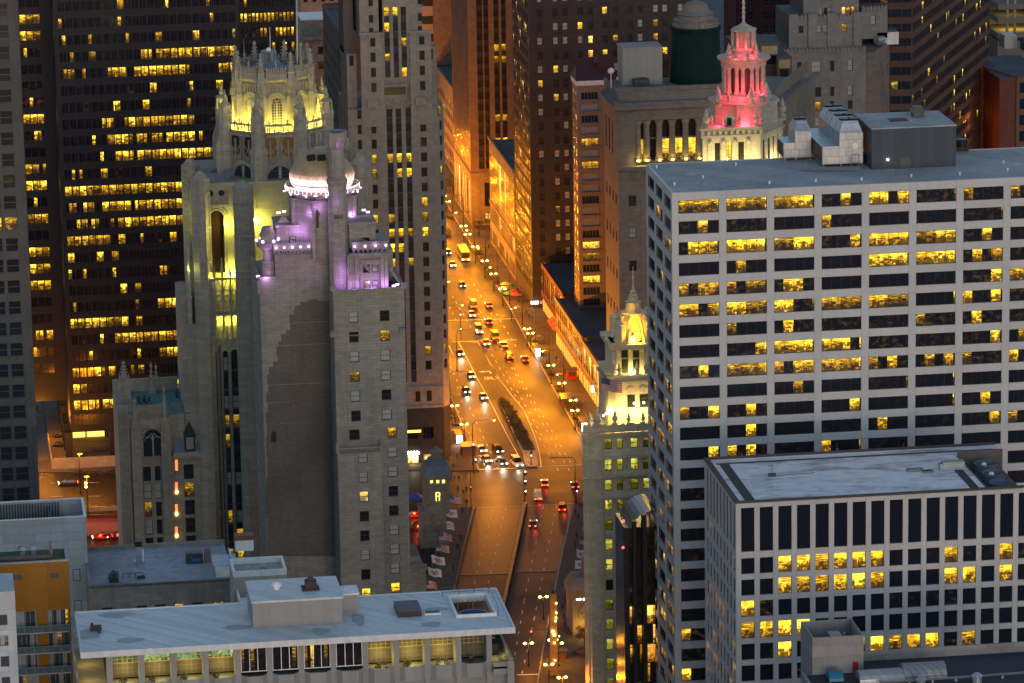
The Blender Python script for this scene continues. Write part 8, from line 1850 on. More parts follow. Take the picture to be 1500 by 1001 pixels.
t = block('orange_building', 'orange lit brick building at the right edge with gridded windows', 'building', xa, xb, y, y+40, zt_, M_RBRK, 0, M_DBLUE)
xm = atY(1489, 150, y).x
facade(t, (xm, y, 0), 0, even(4, 1.0, 4.2, 3.2), [(zt_-5.2-5.2*i, zt_-1.8-5.2*i) for i in range(6)], xb-xm, zt_, stone('brown brick', (.16, .10, .075), .1), (M_FRAME, M_LGL), lambda c, r: .03, rec=.3, dep=.6, nv=1, fr=.12, z0=0)
ang = math.atan2(22, -(xm-xa)); Lw = math.hypot(22, xm-xa)
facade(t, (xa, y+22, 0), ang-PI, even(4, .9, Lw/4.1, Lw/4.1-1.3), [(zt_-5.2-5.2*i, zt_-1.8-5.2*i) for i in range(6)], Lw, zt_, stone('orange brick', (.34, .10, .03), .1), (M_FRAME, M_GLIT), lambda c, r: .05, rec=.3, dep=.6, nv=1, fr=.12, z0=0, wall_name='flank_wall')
for zz in (zt_-26, zt_-14): light('street_lamp_glow', (xa-7, y+4, zz), 420, SOD, t, r=1.0)
y = 1440; xa, xb = atY(1462, 30, y).x, atY(1545, 30, y).x
t = thing('parking_garage', 'open parking garage at the top right with yellow lit decks and cars', 'parking garage', (xa, y, 0))
gz = lambda py: atY(1490, py, y).z
m = MB()
for py in (10, 30, 52): m.box(xa, xb, y-.3, y+18, gz(py+1)-.6, gz(py-7)-.6)
m.build('deck', stone('garage concrete', (.20, .18, .14), .1), t)
m = MB(); m.box(xa, xb, y+18, y+18.4, 0, gz(-20)); m.box(xa, xb, y, y+18, 0, gz(60)); m.build('rear_wall', stone('garage wall', (.17, .15, .12), .1), t)
m = MB()
for px in (1476, 1487, 1512): x = atY(px, 30, y).x; m.box(x-.4, x+.4, y+.2, y+1, 0, gz(-20))
m.build('column', M_CONC, t)
for py in (15, 38):
    for px in (1472, 1484, 1498): light('garage_lamp', (atY(px, py, y+6).x, y+6, gz(py-2)), 300, (1, .66, .08), t, r=.6)
p = atZ(1480, 70, zt_ if False else atY(1480, 108, 1305).z)
t = thing('rooftop_units', 'cluster of dark rooftop machines at the right edge', 'rooftop structure', (p.x, p.y, p.z))
for i in range(3): m = MB(); x, yy = p.x-2+5.0*i, p.y-8*i; m.box(x, x+4.4, yy, yy+7, p.z-.3, p.z+3.6); m.box(x+.3, x+4.1, yy+.3, yy+6.7, p.z+3.6, p.z+3.9); m.build('machine', M_GREY if i == 0 else M_DGREY, t)
# blocks behind the gothic tower
y = 1255; xa, xb = atY(446, 150, y).x, atY(482, 150, y).x; zt_ = atY(460, 58, y).z
t = block('limestone_block', 'pale limestone block with a dentil cornice behind the gothic tower', 'building', xa, xb, y, y+20, zt_, M_LIME, 0, M_ROOFB)
facade(t, (xa, y, 0), 0, [(atY(467.5, 130, y).x-xa, atY(475, 130, y).x-xa), (atY(452, 130, y).x-xa, atY(458, 130, y).x-xa)], [(atY(460, 80+21.5*i, y).z, atY(460, 69+21.5*i, y).z) for i in range(10)], xb-xa, zt_, M_LIME, (M_FRAME, M_HOTG), lambda c, r: .5 if r == 1 else .08, rec=.3, dep=.6, nh=1, fr=.12, z0=0)
m = MB(); m.box(xa-.7, xb, y-.9, y-.01, zt_, zt_+.9); m.box(xa, xb, y+2, y+14, zt_, zt_+5.5)
for i in range(14): u = xa+(xb-xa)*i/14; m.box(u, u+.3, y-.7, y-.02, zt_-.7, zt_-.02)
m.build('cornice', M_LIME, t)
m = MB(); m.box(xa-.3, xb, y+1.6, y+14.4, zt_+5.5, zt_+5.9); m.build('roof_sheet', M_WHITE, t)
y = 1350; xa, xb = atY(440, 5, y).x, atY(516, 5, y).x; zt_ = atY(470, -30, y).z
t = block('cream_block', 'cream stone building top with small windows at the upper edge', 'building', xa, xb, y, y+20, zt_, M_LIME)
facade(t, (xa, y, 0), 0, even(6, 1, 2.8, 1.4), [(atY(470, 3, y).z, atY(470, -9, y).z)], xb-xa, zt_, M_LIME, (M_FRAME, M_LGL), lambda c, r: .03, rec=.3, dep=.6, fr=.1, z0=0)
y0, y1 = 1165, 1215; xa = atY(499, 60, y0).x; zt_ = atY(499, 52, y0).z
t = block('brown_brick_block', 'brown brick block with a slate roof between the two stone towers', 'building', xa, xa+22, y0, y1, zt_, stone('plum brown brick', (.13, .085, .07), .12, (1.2, .45, .03)), 0, M_DBLUE)
facade(t, (xa, y1, 0), -PI/2, even(9, 1, 5.4, 1.8), [(zt_-6-4*i-2.2, zt_-6-4*i) for i in range(18)], y1-y0, zt_, stone('plum brown brick side', (.13, .085, .07), .12, (1.2, .45, .03)), (M_FRAME, M_LGL), lambda c, r: .05, rec=.3, dep=.6, nh=1, fr=.12, z0=0, part=False)
m = MB(); m.box(xa, xa+22, y0, y0+.6, 0, zt_); m.box(xa-.2, xa+.4, y0, y1, zt_, zt_+.8); m.box(xa+.4, xa+22, y1-1, y1, zt_, zt_+1); m.build('wall', stone('plum brown front', (.13, .085, .07), .12), t)
# dark reflective glass building between the terracotta block and the pale grid tower
yG = 800; gxx = lambda px, py=880: atY(px, py, yG).x
t = thing('glass_building', 'dark mirror glass building with rounded top and amber lamp reflections painted as glow', 'building', (gxx(914), yG, 0))
M_MIR, nt_, b_ = newmat('dark mirror glass'); b_.inputs['Base Color'].default_value = (.02, .018, .02, 1); b_.inputs['Roughness'].default_value = .08; b_.inputs['Specular IOR Level'].default_value = 1.0; b_.inputs['IOR'].default_value = 1.9
zt1, zt2 = atY(914, 772, yG).z, atY(940, 752, yG).z
m = MB()
for i, (a, b) in enumerate(((914, 921), (926, 931.5), (940, 946))): m.box(gxx(a, 850), gxx(b, 850), yG-.9-.3*i, yG, -1, zt1+(zt2-zt1)*i*.5)
m.build('fin', M_BLACK, t)
gm = (M_BLACK, window_mat('mirror pane', gain=.8, dark=(.02, .016, .016), warm=(1, .33, .02), hot=(1, .6, .1), cell=.7, rough=.08, furn=.9))  # amber street lamp reflections are put into the panes as emission
for a, b in ((921, 926), (931.5, 940), (946, 960)):
    for j in range(20): z = zt1-4.2-4*j; inst('window', window_mesh(round(gxx(b, 850)-gxx(a, 850), 2), 3.9, .0, 0, 0, .1, gm), t, (gxx(a, 850), yG, z), 0, lit=R.choice([0, .05, .1, .45]))
m = MB(); n = 8; cxg, r_ = gxx(960, 770), gxx(960, 770)-gxx(922, 770)
for i in range(n):
    a0, a1 = PI/2+PI/2*i/n, PI/2+PI/2*(i+1)/n
    m.quad((cxg+r_*math.cos(a1), yG-.3, zt2-4+4.5*math.sin(a1)), (cxg+r_*math.cos(a0), yG-.3, zt2-4+4.5*math.sin(a0)), (cxg+r_*math.cos(a0), yG+12, zt2-4+4.5*math.sin(a0)), (cxg+r_*math.cos(a1), yG+12, zt2-4+4.5*math.sin(a1)))
m.box(gxx(916, 800), gxx(960, 800), yG+.42, yG+12, -1, zt1-.6); m.build('roof', plain('dark curved glass', (.10, .12, .15), .2), t)
m = MB()
for px, py in ((913.5, 764), (913, 803), (946, 797), (946, 807)): p = atY(px, py, yG-1.5); m.ball((p.x, yG-1.2, p.z), .28, 0, 6, 4)
m.build('aircraft_lamp', M_REDL, t)
# ================================================================ bridge houses, pylon
M_BHS = stone('bridge house limestone', (.27, .235, .20), .14, (1.3, .7, .03), .75, streak=.3)
zA_ = atZ(642, 800, 0); Yb_ = zA_.y; bh = lambda px, py: atY(px, py, Yb_)
t = thing('bridge_house', 'tall stone bridge house with hipped roof, three lit panes and a round window', 'tower', (bh(641, 800).x, Yb_, 0))
def slab(pl, pr, pb, pt, d0, d1, nm, mt=M_BHS, taper=1.0):
    a, b = bh(pl, pb).x, bh(pr, pb).x; m = MB(); m.prism([(a, Yb_+d0), (b, Yb_+d0), (b, Yb_+d1), (a, Yb_+d1)], bh(640, pb).z, bh(640, pt).z, sc=taper); return m.build(nm, mt, t)
slab(616, 652, 835, 800, -1.5, 9, 'base'); slab(619, 655, 800, 752, -.4, 8, 'lower_wall'); slab(624, 660, 752, 702, .4, 7, 'upper_wall'); slab(622, 662, 703, 697, -.4, 8, 'cornice'); slab(622, 662, 697, 684, -.4, 8, 'roof', M_SLATE, .78); slab(629, 657, 684, 678, 1.2, 6.6, 'roof', M_SLATE, .8); slab(617, 656, 753, 749, -.7, 8, 'cornice')
c = bh(642, 690); m = MB(); m.lathe(c.x, Yb_+3.5, [(1.3, bh(640, 680).z), (1.2, bh(640, 670).z), (1.7, bh(640, 669).z), (1.7, bh(640, 666).z), (.8, bh(640, 663).z), (.4, bh(640, 661).z), (.1, bh(640, 659).z)], 10); m.build('finial', M_BHS, t)
M_BHW = lampmat('bridge house lit pane', (1, .72, .10), 2.6)
for px in (632.5, 641.5, 650): p, q = bh(px-1.9, 708.5), bh(px+1.9, 703.5); m = MB(); m.box(p.x, q.x, Yb_+.33, Yb_+.38, p.z, q.z); m.build('window', M_BHW, t)
p = bh(642, 728); w_ = .16; m = MB()
for a in ((-.55, -.37, -1.1, 1), (-.37, .3, .84, 1), (.3, .48, .1, .9), (-.37, .3, -.02, .14), (.2, .4, -1.1, -.02)): m.box(p.x+a[0], p.x+a[1], Yb_+.3, Yb_+.38, p.z+a[2], p.z+a[3])
m.build('lit_slit', M_BHW, t)
p = bh(641, 764); m = MB(); m.lathe(0, 0, [(1.75, 0), (1.75, .3), (1.1, .35), (1.05, .1)], 20); m.xform(Matrix.Translation((p.x, Yb_-.42, p.z)) @ Matrix.Rotation(PI/2, 4, 'X')); m.build('round_window', M_BHS, t)
m = MB(); m.face([(p.x+1.05*math.cos(2*PI*i/16), Yb_-.5, p.z+1.05*math.sin(2*PI*i/16)) for i in range(16)]); m.build('window', plain('amber dark glass', (.14, .07, .03), .3), t)
q0 = atZ(868, 930, 0); Y2 = q0.y; b2 = lambda px, py: atY(px, py, Y2)
t = thing('bridge_house', 'bridge house with a carved relief lit gold, beside the terracotta building', 'tower', tuple(q0))
m = MB(); a, b = b2(839, 920).x, b2(872, 920).x; m.box(a, b, Y2, Y2+9, 0, b2(850, 876).z); m.build('wall', M_BHS, t)
m = MB(); m.box(a-.4, b, Y2-.4, Y2+9, b2(850, 876).z, b2(850, 866).z); m.build('cornice', M_BHS, t)
m = MB(); m.prism([(a-.4, Y2-.4), (b, Y2-.4), (b, Y2+9), (a-.4, Y2+9)], b2(850, 866).z, b2(850, 850).z, sc=.6); m.box(a+3, b, Y2+2, Y2+6, b2(850, 855).z, b2(850, 828).z); m.build('roof', M_BHS, t)
for px in (848, 858): p = b2(px, 874.5); m = MB(); m.box(p.x-.55, p.x+.55, Y2-.1, Y2-.01, p.z-.7, p.z+.5); m.build('window', M_LAMPW, t)
m = MB()
for i in range(60): p = b2(848+R.random()*16, 886+R.random()*22); m.ball((p.x, Y2-.05, p.z), R.uniform(.15, .45), 0, 6, 4, R.uniform(.8, 2))
m.build('carved_relief', M_BHS, t)
for px in (848, 858): p = b2(px, 915); light('relief_flood', (p.x, Y2-2.5, p.z), 150, (1, .50, .04), t, r=.3)
q0 = atZ(811, 990, 0); Y3 = q0.y; p0, p1 = atY(807, 985, Y3), atY(815.5, 870, Y3)
t = thing('banner_pylon', 'tall narrow stone pylon with small lamps up its edge at the bridge foot', 'pylon', tuple(q0))
m = MB(); m.box(p0.x, p1.x, Y3, Y3+1.3, 0, p1.z); m.box(p0.x-.2, p1.x+.2, Y3-.2, Y3+1.5, 0, 1.2); m.build('shaft', stone('ochre pylon stone', (.33, .22, .11), .15, (.7, .5, .03)), t)
m = MB(); m.box((p0.x+p1.x)/2-.3, (p0.x+p1.x)/2+.3, Y3+.2, Y3+.8, p1.z, p1.z+.8); m.build('cap', M_BLACK, t)
m = MB()
for px, py in ((815, 884), (815, 898), (814.5, 905), (814, 910), (810, 925.5), (812, 930), (812, 942), (813, 968)): p = atY(px, py, Y3-.3); m.ball((p.x, Y3-.3, p.z), .32 if py in (925.5, 930) else .2, 0, 6, 4)
m.build('lamp', M_LAMP, t)

# ================================================================ street lamps
M_POST = M_BLACK
_pl = None
LAMPS = []
def street_lamp(px, py, z0=.15, hh=5.2, e=1500, lab='twin headed lamp post', kin='street_lamp'):
    global _pl
    p = atZ(px, py, z0+hh); base = Vector((p.x, p.y, z0))
    if _pl is None:
        t = thing(kin, lab, 'street lamp', (0, 0, 0), 'twin headed lamps along the pavements')
        m = MB(); m.lathe(0, 0, [(.28, 0), (.28, .3), (.14, .5), (.10, 1.2), (.08, hh-.3), (.14, hh-.2), (.05, hh+.9)], 8); m.build('post', M_POST, t, loc=(0, 0, 0))
        for s in (-1, 1):
            m = MB(); m.tube((0, 0, hh-.1), (s*.75, 0, hh+.25), .05, 5); m.build('arm', M_POST, t, loc=(0, 0, 0))
            m = MB(); m.lathe(s*.75, 0, [(.08, hh-.35), (.34, hh-.2), (.40, hh-.02), (.1, hh+.18)], 10); m.build('lantern', M_LAMP, t, loc=(0, 0, 0))
        _pl = t; t.location = base
    else: t = dup(_pl, base)
    t['label'] = lab; LAMPS.append((base.x, base.y, hh, e)); return t
BY = {(655, 295): 'at the far end by the brown striped tower', (679, 331): 'by the far crossing', (685, 343): 'just before the far crossing', (696, 361): 'beside the parked bus', (710, 382): 'by the dark awning', (723, 401): 'before the ochre block end', (736, 423): 'by the flower stall umbrellas', (772, 481): 'behind the round white stall', (777, 488): 'over the round white stall', (807, 535): 'by the cream shops, between shrubs', (823, 561): 'by the cream shops near the red box', (840, 586): 'above the dark kiosk by the corner shop', (842, 601): 'just right of the dark kiosk', (666, 594): 'on the pavement below the stone skyscraper, far one', (680, 621): 'beside the bus shelter below the stone skyscraper'}
for (px, py), s in BY.items(): street_lamp(px, py, lab='twin headed lamp post '+s)
for px, py, s in ((796, 874, 'standing over the northbound lanes beyond the pylon'), (774, 942, 'nearest lamp left of the pylon'), (810, 937, 'behind the pylon at the bridge foot'), (818, 942, 'right of the pylon at the bridge foot'), (804, 973, 'left of the pylon base'), (823.5, 992, 'brightest lamp at the bottom edge by the plaza')):
    street_lamp(px, py, e=2600 if py > 990 else 700, lab='twin headed lamp post '+s)
_mp = None
def mast_lamp(x, y, rz, lab, lit=True, hh=11.5, arm=5.2, e=6200):
    global _mp
    if _mp is None:
        t = thing('mast_lamp', lab, 'street lamp', (0, 0, 0), 'tall mast lamps over the roadway')
        m = MB(); m.lathe(0, 0, [(.22, 0), (.22, .5), (.13, .7), (.09, hh-.8)], 8); m.tube((0, 0, hh-.8), (.6, 0, hh), .08, 6); m.build('pole', M_POST, t, loc=(0, 0, 0))
        m = MB(); m.tube((.6, 0, hh), (arm, 0, hh+.15), .07, 6); m.build('arm', M_POST, t, loc=(0, 0, 0))
        m = MB(); m.box(arm-.1, arm+.9, -.2, .2, hh+.05, hh+.25); m.build('luminaire', M_GREY, t, loc=(0, 0, 0))
        m = MB(); m.lathe(arm+.4, 0, [(.12, hh-.25), (.3, hh-.12), (.3, hh+.04)], 8); m.build('lens', M_LAMP, t, loc=(0, 0, 0))
        _mp = t; t.location = (x, y, .15); t.rotation_euler = (0, 0, rz)
    else: t = dup(_mp, (x, y, .15), rz)
    t['label'] = lab
    if not lit:
        for c in t.children:
            if c.name.startswith('lens'): bpy.data.objects.remove(c)
    else: LAMPS.append((x+math.cos(rz)*arm, y+math.sin(rz)*arm, hh-.6, e))
    return t
for px, py, rz, s, li in ((660, 608, 0, 'mast lamp reaching over the southbound lanes, farther of the two left ones', 1), (693, 682, 0, 'mast lamp beside the waiting cars, nearer of the two left ones', 1), (843, 737, PI, 'unlit mast lamp at the right end of the bridge', 0)):
    p = atZ(px, py, 0); mast_lamp(p.x, p.y, rz, s, li)
for i, y in enumerate(range(1086, 1440, 26)):
    mast_lamp(167.9, y, PI, 'tall mast lamp on the right pavement, number counted from the corner shop end'.replace('number counted from the corner shop end', ['by the corner shop', 'before the cream shops', 'halfway along the cream shops', 'at the end of the cream shops', 'before the red brick shop', 'at the dark hotel corner', 'by the ochre block', 'halfway along the ochre block', 'at the far end of the ochre block', 'by the striped tower', 'past the striped tower', 'at the far orange block', 'beyond the far orange block', 'farthest at the vanishing end'][i]), True)
for y in range(1140, 1440, 30): mast_lamp(142.5, y, 0, 'mast lamp across the avenue behind the stone skyscraper, lamp %s of the row' % ['one', 'two', 'three', 'four', 'five', 'six', 'seven', 'eight', 'nine', 'ten'][(y-1140)//30], True)
for x, y, h, e in LAMPS: light('lamp_light', (x, y, h-.55), e*1.1, SOD, None, r=.25)
# upper street on the left: lamps
for px, py, hh, lab, w in ((117, 666, 16, 'tall dark lamp pole at the plaza, left one', 0), (127, 699, 17, 'dark lamp pole with two amber signals on the upper street', 1)):
    b_ = atZ(px+.5, 720 if px < 120 else 752, ZU); b_ = atZ(118, 724, ZU) if px < 120 else atZ(129, 753, ZU); top = atY(px, py, b_.y)
    t = thing('lamp_pole', lab, 'street lamp', tuple(b_)); m = MB(); m.lathe(b_.x, b_.y, [(.25, ZU), (.12, ZU+1), (.09, top.z)], 8); m.box(top.x-.7, top.x+.7, b_.y-.2, b_.y+.2, top.z, top.z+.3); m.build('pole', M_POST, t)
    if w:
        p = atY(125.8, 710, b_.y); m = MB(); m.ball((p.x, b_.y-.2, p.z+.35), .3, 0, 8, 5); m.ball((p.x, b_.y-.2, p.z-.5), .3, 0, 8, 5); m.build('signal_lens', M_LAMP, t)
        m = MB(); m.box(p.x-.45, p.x+.45, b_.y, b_.y+.3, p.z-1.0, p.z+.8); m.build('signal_housing', M_BLACK, t)
    light('lamp_light', (top.x, b_.y-.5, top.z+.0), 2600, SOD, t, r=.4)
for px, py, e in ((20, 725, 7500), (165, 730, 6500), (70, 700, 6500), (62, 640, 7500), (60, 606, 6500), (140, 665, 3800), (95, 655, 3000)):
    p = atZ(px, py, ZU+9); light('lamp_light', tuple(p), e*.45, SOD, None, r=.5)
for px in (115, 150, 178): p = atZ(px, 785, 3.2); light('tail_glow', tuple(p), 700, (1, .035, .01), None, r=.4)

# ================================================================ signals, shelters, kiosks, stalls
def signal(px, py, z0, hh, lens, lab, heads=((0, 0),)):
    p = atZ(px, py, z0); t = thing('traffic_light', lab, 'traffic light', tuple(p), 'traffic lights of the avenue')
    m = MB(); m.lathe(p.x, p.y, [(.2, z0), (.11, z0+.5), (.09, z0+hh)], 7); m.build('pole', M_POST, t)
    for dx_, dz_ in heads:
        z = z0+hh-dz_; m = MB(); m.box(p.x+dx_-.24, p.x+dx_+.24, p.y-.45, p.y-.11, z-1.3, z+.1); m.build('housing', M_BLACK, t)
        for k in range(3):
            m = MB(); m.ball((p.x+dx_, p.y-.5, z-.25-.4*k), .17, 0, 8, 5); m.build('lens', lens if k == (2 if lens is M_GREENL else 0) else M_DGREY, t)
signal(675, 498, .15, 8.5, M_GREENL, 'traffic light on a tall pole beyond the ONLY marking', ((0, 0), (0, 4.2))); signal(749, 470, .15, 4.6, M_GREENL, 'traffic light at the right pavement crossing by the stalls')
signal(778, 681, .2, 3.6, M_GREENL, 'green traffic light on the tip of the planted island'); signal(845, 738, .15, 4.4, M_GREENL, 'green traffic light at the right end of the bridge'); signal(694, 694, .15, 8.0, M_LAMPW, 'traffic light on the left corner beside the waiting cars', ((0, 0), (.5, 4.0)))
signal(768, 735, .1, 8.0, M_LAMPW, 'tall dark signal pole at the start of the bridge divider', ((.3, 0), (.3, 2.4), (.3, 5))); signal(819, 958, .15, 5.2, M_GREENL, 'traffic light with green lens right of the pylon'); signal(690, 746, .15, 9.0, M_REDL, 'tall dark signal pole at the left end of the bridge', ((0, 3),))
p = atZ(818, 955, .15); q = atZ(773, 914, 5.4); m = MB()
t = thing('mast_arm_signal', 'red traffic light hanging from a long yellow arm over the lanes', 'traffic light', tuple(p))
m.tube((p.x, p.y, 0), (p.x, p.y, 5.6), .12, 7); m.tube((p.x, p.y, 5.4), (q.x, p.y, 5.5), .08, 6); m.build('mast_arm', M_POST, t)
m = MB(); m.box(q.x-.26, q.x+.26, p.y-.3, p.y, 4.3, 5.6); m.build('housing', M_BLACK, t); m = MB(); m.ball((q.x, p.y-.35, 5.25), .25, 0, 8, 5); m.build('lens', M_REDL, t)
def shelter(px, py, lab, s=1, L=6.0):
    p = atZ(px, py, .15); t = thing('bus_shelter', lab, 'bus shelter', tuple(p), 'bus shelters with backlit panels')
    m = MB(); m.box(p.x-.9, p.x+.9, p.y, p.y+L, 2.6, 2.75); m.build('roof', M_DGREY, t)
    m = MB()
    for yy in (p.y+.1, p.y+L-.1):
        for xx in (p.x-.8, p.x+.8): m.box(xx-.06, xx+.06, yy-.06, yy+.06, .15, 2.6)
    m.build('frame', M_BLACK, t); m = MB(); m.box(p.x+.75, p.x+.79, p.y+.2, p.y+L-.2, .5, 2.4); m.build('glass', M_BALGL, t)
    m = MB(); m.box(p.x-.72, p.x+.72, p.y-.12, p.y-.02, .4, 2.55); m.build('advert_panel', M_PANEL, t)
    m = MB(); m.box(p.x-.8, p.x+.8, p.y-.10, p.y+.05, .25, .38); m.box(p.x-.5, p.x+.5, p.y+1, p.y+L-1, .55, .62); m.build('bench', M_BLACK, t)
    light('panel_light', (p.x, p.y-.8, 1.6), 110, (1, .95, .85), t, r=.5)
shelter(673, 651, 'bus shelter with a glowing white panel below the stone skyscraper'); shelter(788, 523, 'bus shelter with a glowing panel halfway along the right pavement'); shelter(856, 633, 'bus shelter with a glowing panel at the corner by the white turret')
def kiosk(px, py, w, d, h, lab, mat):
    p = atZ(px, py, .15); t = thing('kiosk', lab, 'kiosk', tuple(p)); m = MB(); m.box(p.x-w/2, p.x+w/2, p.y, p.y+d, .15, h); m.build('body', mat, t); m = MB(); m.box(p.x-w/2-.3, p.x+w/2+.3, p.y-.4, p.y+d+.2, h, h+.2); m.build('roof', M_DGREY, t); m = MB(); m.box(p.x-w/2+.3, p.x+w/2-.3, p.y-.06, p.y-.01, 1.0, h-.4); m.build('shutter', M_DGREY, t)
kiosk(688, 668, 3.6, 4.5, 2.5, 'dark red newspaper kiosk beside the bus shelter and waiting cars', M_RBRK); kiosk(835, 597, 4, 6, 2.5, 'dark red kiosk on the right pavement by the corner shop', M_RBRK); kiosk(838, 556, 2.6, 2.4, 2.8, 'bright red box stall under the cream shops', plain('red paint', (.4, .01, .02), .5)); kiosk(823, 966, 2.0, 1.6, 2.0, 'small dark red box at the bridge foot by the tree', M_RBRK)
def umbrella(px, py, col, lab):
    p = atZ(px, py, .15); t = thing('parasol', lab, 'parasol', tuple(p), 'market parasols on the right pavement'); m = MB(); m.tube((p.x, p.y, .15), (p.x, p.y, 2.6), .05, 5); m.build('pole', M_GREY, t); m = MB(); m.lathe(p.x, p.y, [(1.7, 2.2), (1.65, 2.25), (.05, 2.95)], 8); m.build('canopy', plain('parasol cloth', col, .8), t)
for px, py, c, s in ((741, 426, (.5, .42, .08), 'yellow'), (748, 431, (.06, .25, .12), 'green'), (752, 437, (.45, .03, .05), 'red'), (745, 440, (.08, .3, .2), 'pale green'), (757, 442, (.5, .04, .05), 'small red')): umbrella(px, py, c, s+' parasol over the stalls on the right pavement')
p = atZ(790, 505, .15); t = thing('round_stall', 'round pale arched stall on the right pavement', 'stall', tuple(p)); m = MB()
for i in range(14): a0, a1 = PI*i/14, PI*(i+1)/14; m.tube((p.x+2.2*math.cos(a0), p.y, .2+2.6*math.sin(a0)), (p.x+2.2*math.cos(a1), p.y, .2+2.6*math.sin(a1)), .3, 6)
m.build('arch', M_PAVE, t); m = MB(); m.box(p.x-1.6, p.x+1.6, p.y+.4, p.y+2, .15, 1.4); m.build('counter', M_DGREY, t); light('stall_light', (p.x, p.y-.6, 2.2), 60, (1, .6, .2), t, r=.3)
m = MB()
for px, py in ((800, 531), (768, 451), (770, 456), (760, 437), (772, 470), (815, 538), (833, 548), (836, 553), (857, 605), (868, 570)): p = atX(px, py, BL-.6); m.lathe(p.x, p.y, [(.1, p.z-.9), (.35, p.z-.6), (.35, p.z+.6), (.1, p.z+.9)], 8)
t = thing('shop_lanterns', 'row of tall glowing lanterns on the shop fronts of the right pavement', 'lanterns', (BL-.6, 1150, 4)); kind(m.build('lantern_row', M_LAMPW, t), 'stuff')
# planters with shrubs and trees
PLT = [(700, 372), (706, 384), (712, 392), (717, 401), (722, 408), (728, 415), (739, 432), (777, 500), (790, 520), (800, 538), (806, 548), (818, 572), (829, 588), (835, 600), (845, 612), (850, 622), (663, 612), (668, 622), (656, 345), (660, 318)]
WH = ['beside the parked bus', 'just below the bus', 'by the dark awning', 'by the awning end', 'below the ochre block', 'near the stalls', 'at the stalls', 'by the round stall', 'by the glowing shelter panel', 'before the cream shops', 'by the lamp at the cream shops', 'near the red box stall', 'beside the dark red kiosk', 'in front of the dark red kiosk', 'below the kiosk', 'at the corner by the white turret', 'under the far left lamp', 'above the bus shelter', 'beyond the far crossing', 'farthest up the avenue']
for (px, py), s in zip(PLT, WH):
    p = atZ(px, py, .15); t = thing('street_planter', 'dark planter with leafy shrubs '+s, 'planter', tuple(p), 'planters along the kerb')
    m = MB(); m.box(p.x-.8, p.x+.8, p.y-1.6, p.y+1.6, .15, .75); m.build('planter_box', M_DGREY, t)
    m = MB()
    for k in (-1, 0, 1): leaf_clump(m, (p.x, p.y+k*1.2, 1.0), 1.15, 60, .17, 1.1)
    m.build('foliage', M_LEAF, t)
def tree(px, py, h, r, lab, n=22):
    p = atZ(px, py, .15); t = thing('street_tree', lab, 'tree', tuple(p)); m = MB(); m.tube((p.x, p.y, .1), (p.x+.1, p.y, h*.5), .16, 7, 0, .1)
    L = []
    for i in range(n):
        an, q = R.random()*2*PI, r*R.random()**.5; c = (p.x+q*math.cos(an), p.y+q*math.sin(an), h*.55+R.uniform(-.1, .45)*h); L.append(c)
        if i < 7: m.tube((p.x+.1, p.y, h*R.uniform(.35, .5)), c, .06, 4, 0, .02)
    m.build('trunk', M_BARK, t); m = MB()
    for c in L: leaf_clump(m, c, r*.42, 70, .13, .8)
    m.build('crown', M_LEAF, t)
tree(856, 951, 5.6, 2.0, 'small dark street tree in a kerbed bed by the lit bridge house'); 
for i, (px, py, s) in enumerate(((664, 284, 'far tree beside the striped tower'), (653, 282, 'farthest tree near the end of the avenue'), (702, 345, 'tree before the ochre block'))): tree(px, py, 5, 1.7, 'small dark '+s, 14)
p = atZ(857, 955, .15); m = MB(); m.lathe(p.x, p.y, [(2.6, .15), (2.6, .6), (1.9, .6), (1.9, .45)], 6); tag(m.build('tree_bed', M_PAVE), 'six sided stone bed around the small street tree', 'planter bed')
# flags on the bridge
for i, (px, py, us) in enumerate(((666, 740, 1), (660, 760, 0), (655, 778, 0), (651, 795, 1), (647, 812, 1), (641, 830, 0), (636, 848, 0), (629, 866, 1))):
    b_ = atZ(px-5, py+16, .2); flag(b_, 5.4, 1, 3.1, 2.0, F_US if us else F_WH, ('striped' if us else 'white')+' flag on the left bridge footway, '+['first', 'second', 'third', 'fourth', 'fifth', 'sixth', 'seventh', 'nearest'][i]+' from the corner', 'flags along the left bridge footway', (-.6, 0), i*1.3)
for i, (px, py, us) in enumerate(((862, 735, 1), (861, 752, 0), (859, 766, 0), (857, 782, 1), (853, 803, 1), (848, 822, 0), (846, 838, 0))):
    b_ = atZ(px-5, py+14, .2); flag(b_, 5.2, 1, 2.9, 2.0, F_US if us else F_WH, ('striped' if us else 'white')+' flag on the right bridge footway, '+['first', 'second', 'third', 'fourth', 'fifth', 'sixth', 'nearest'][i]+' from the corner', 'flags along the right bridge footway', (.3, 0), i*1.7)
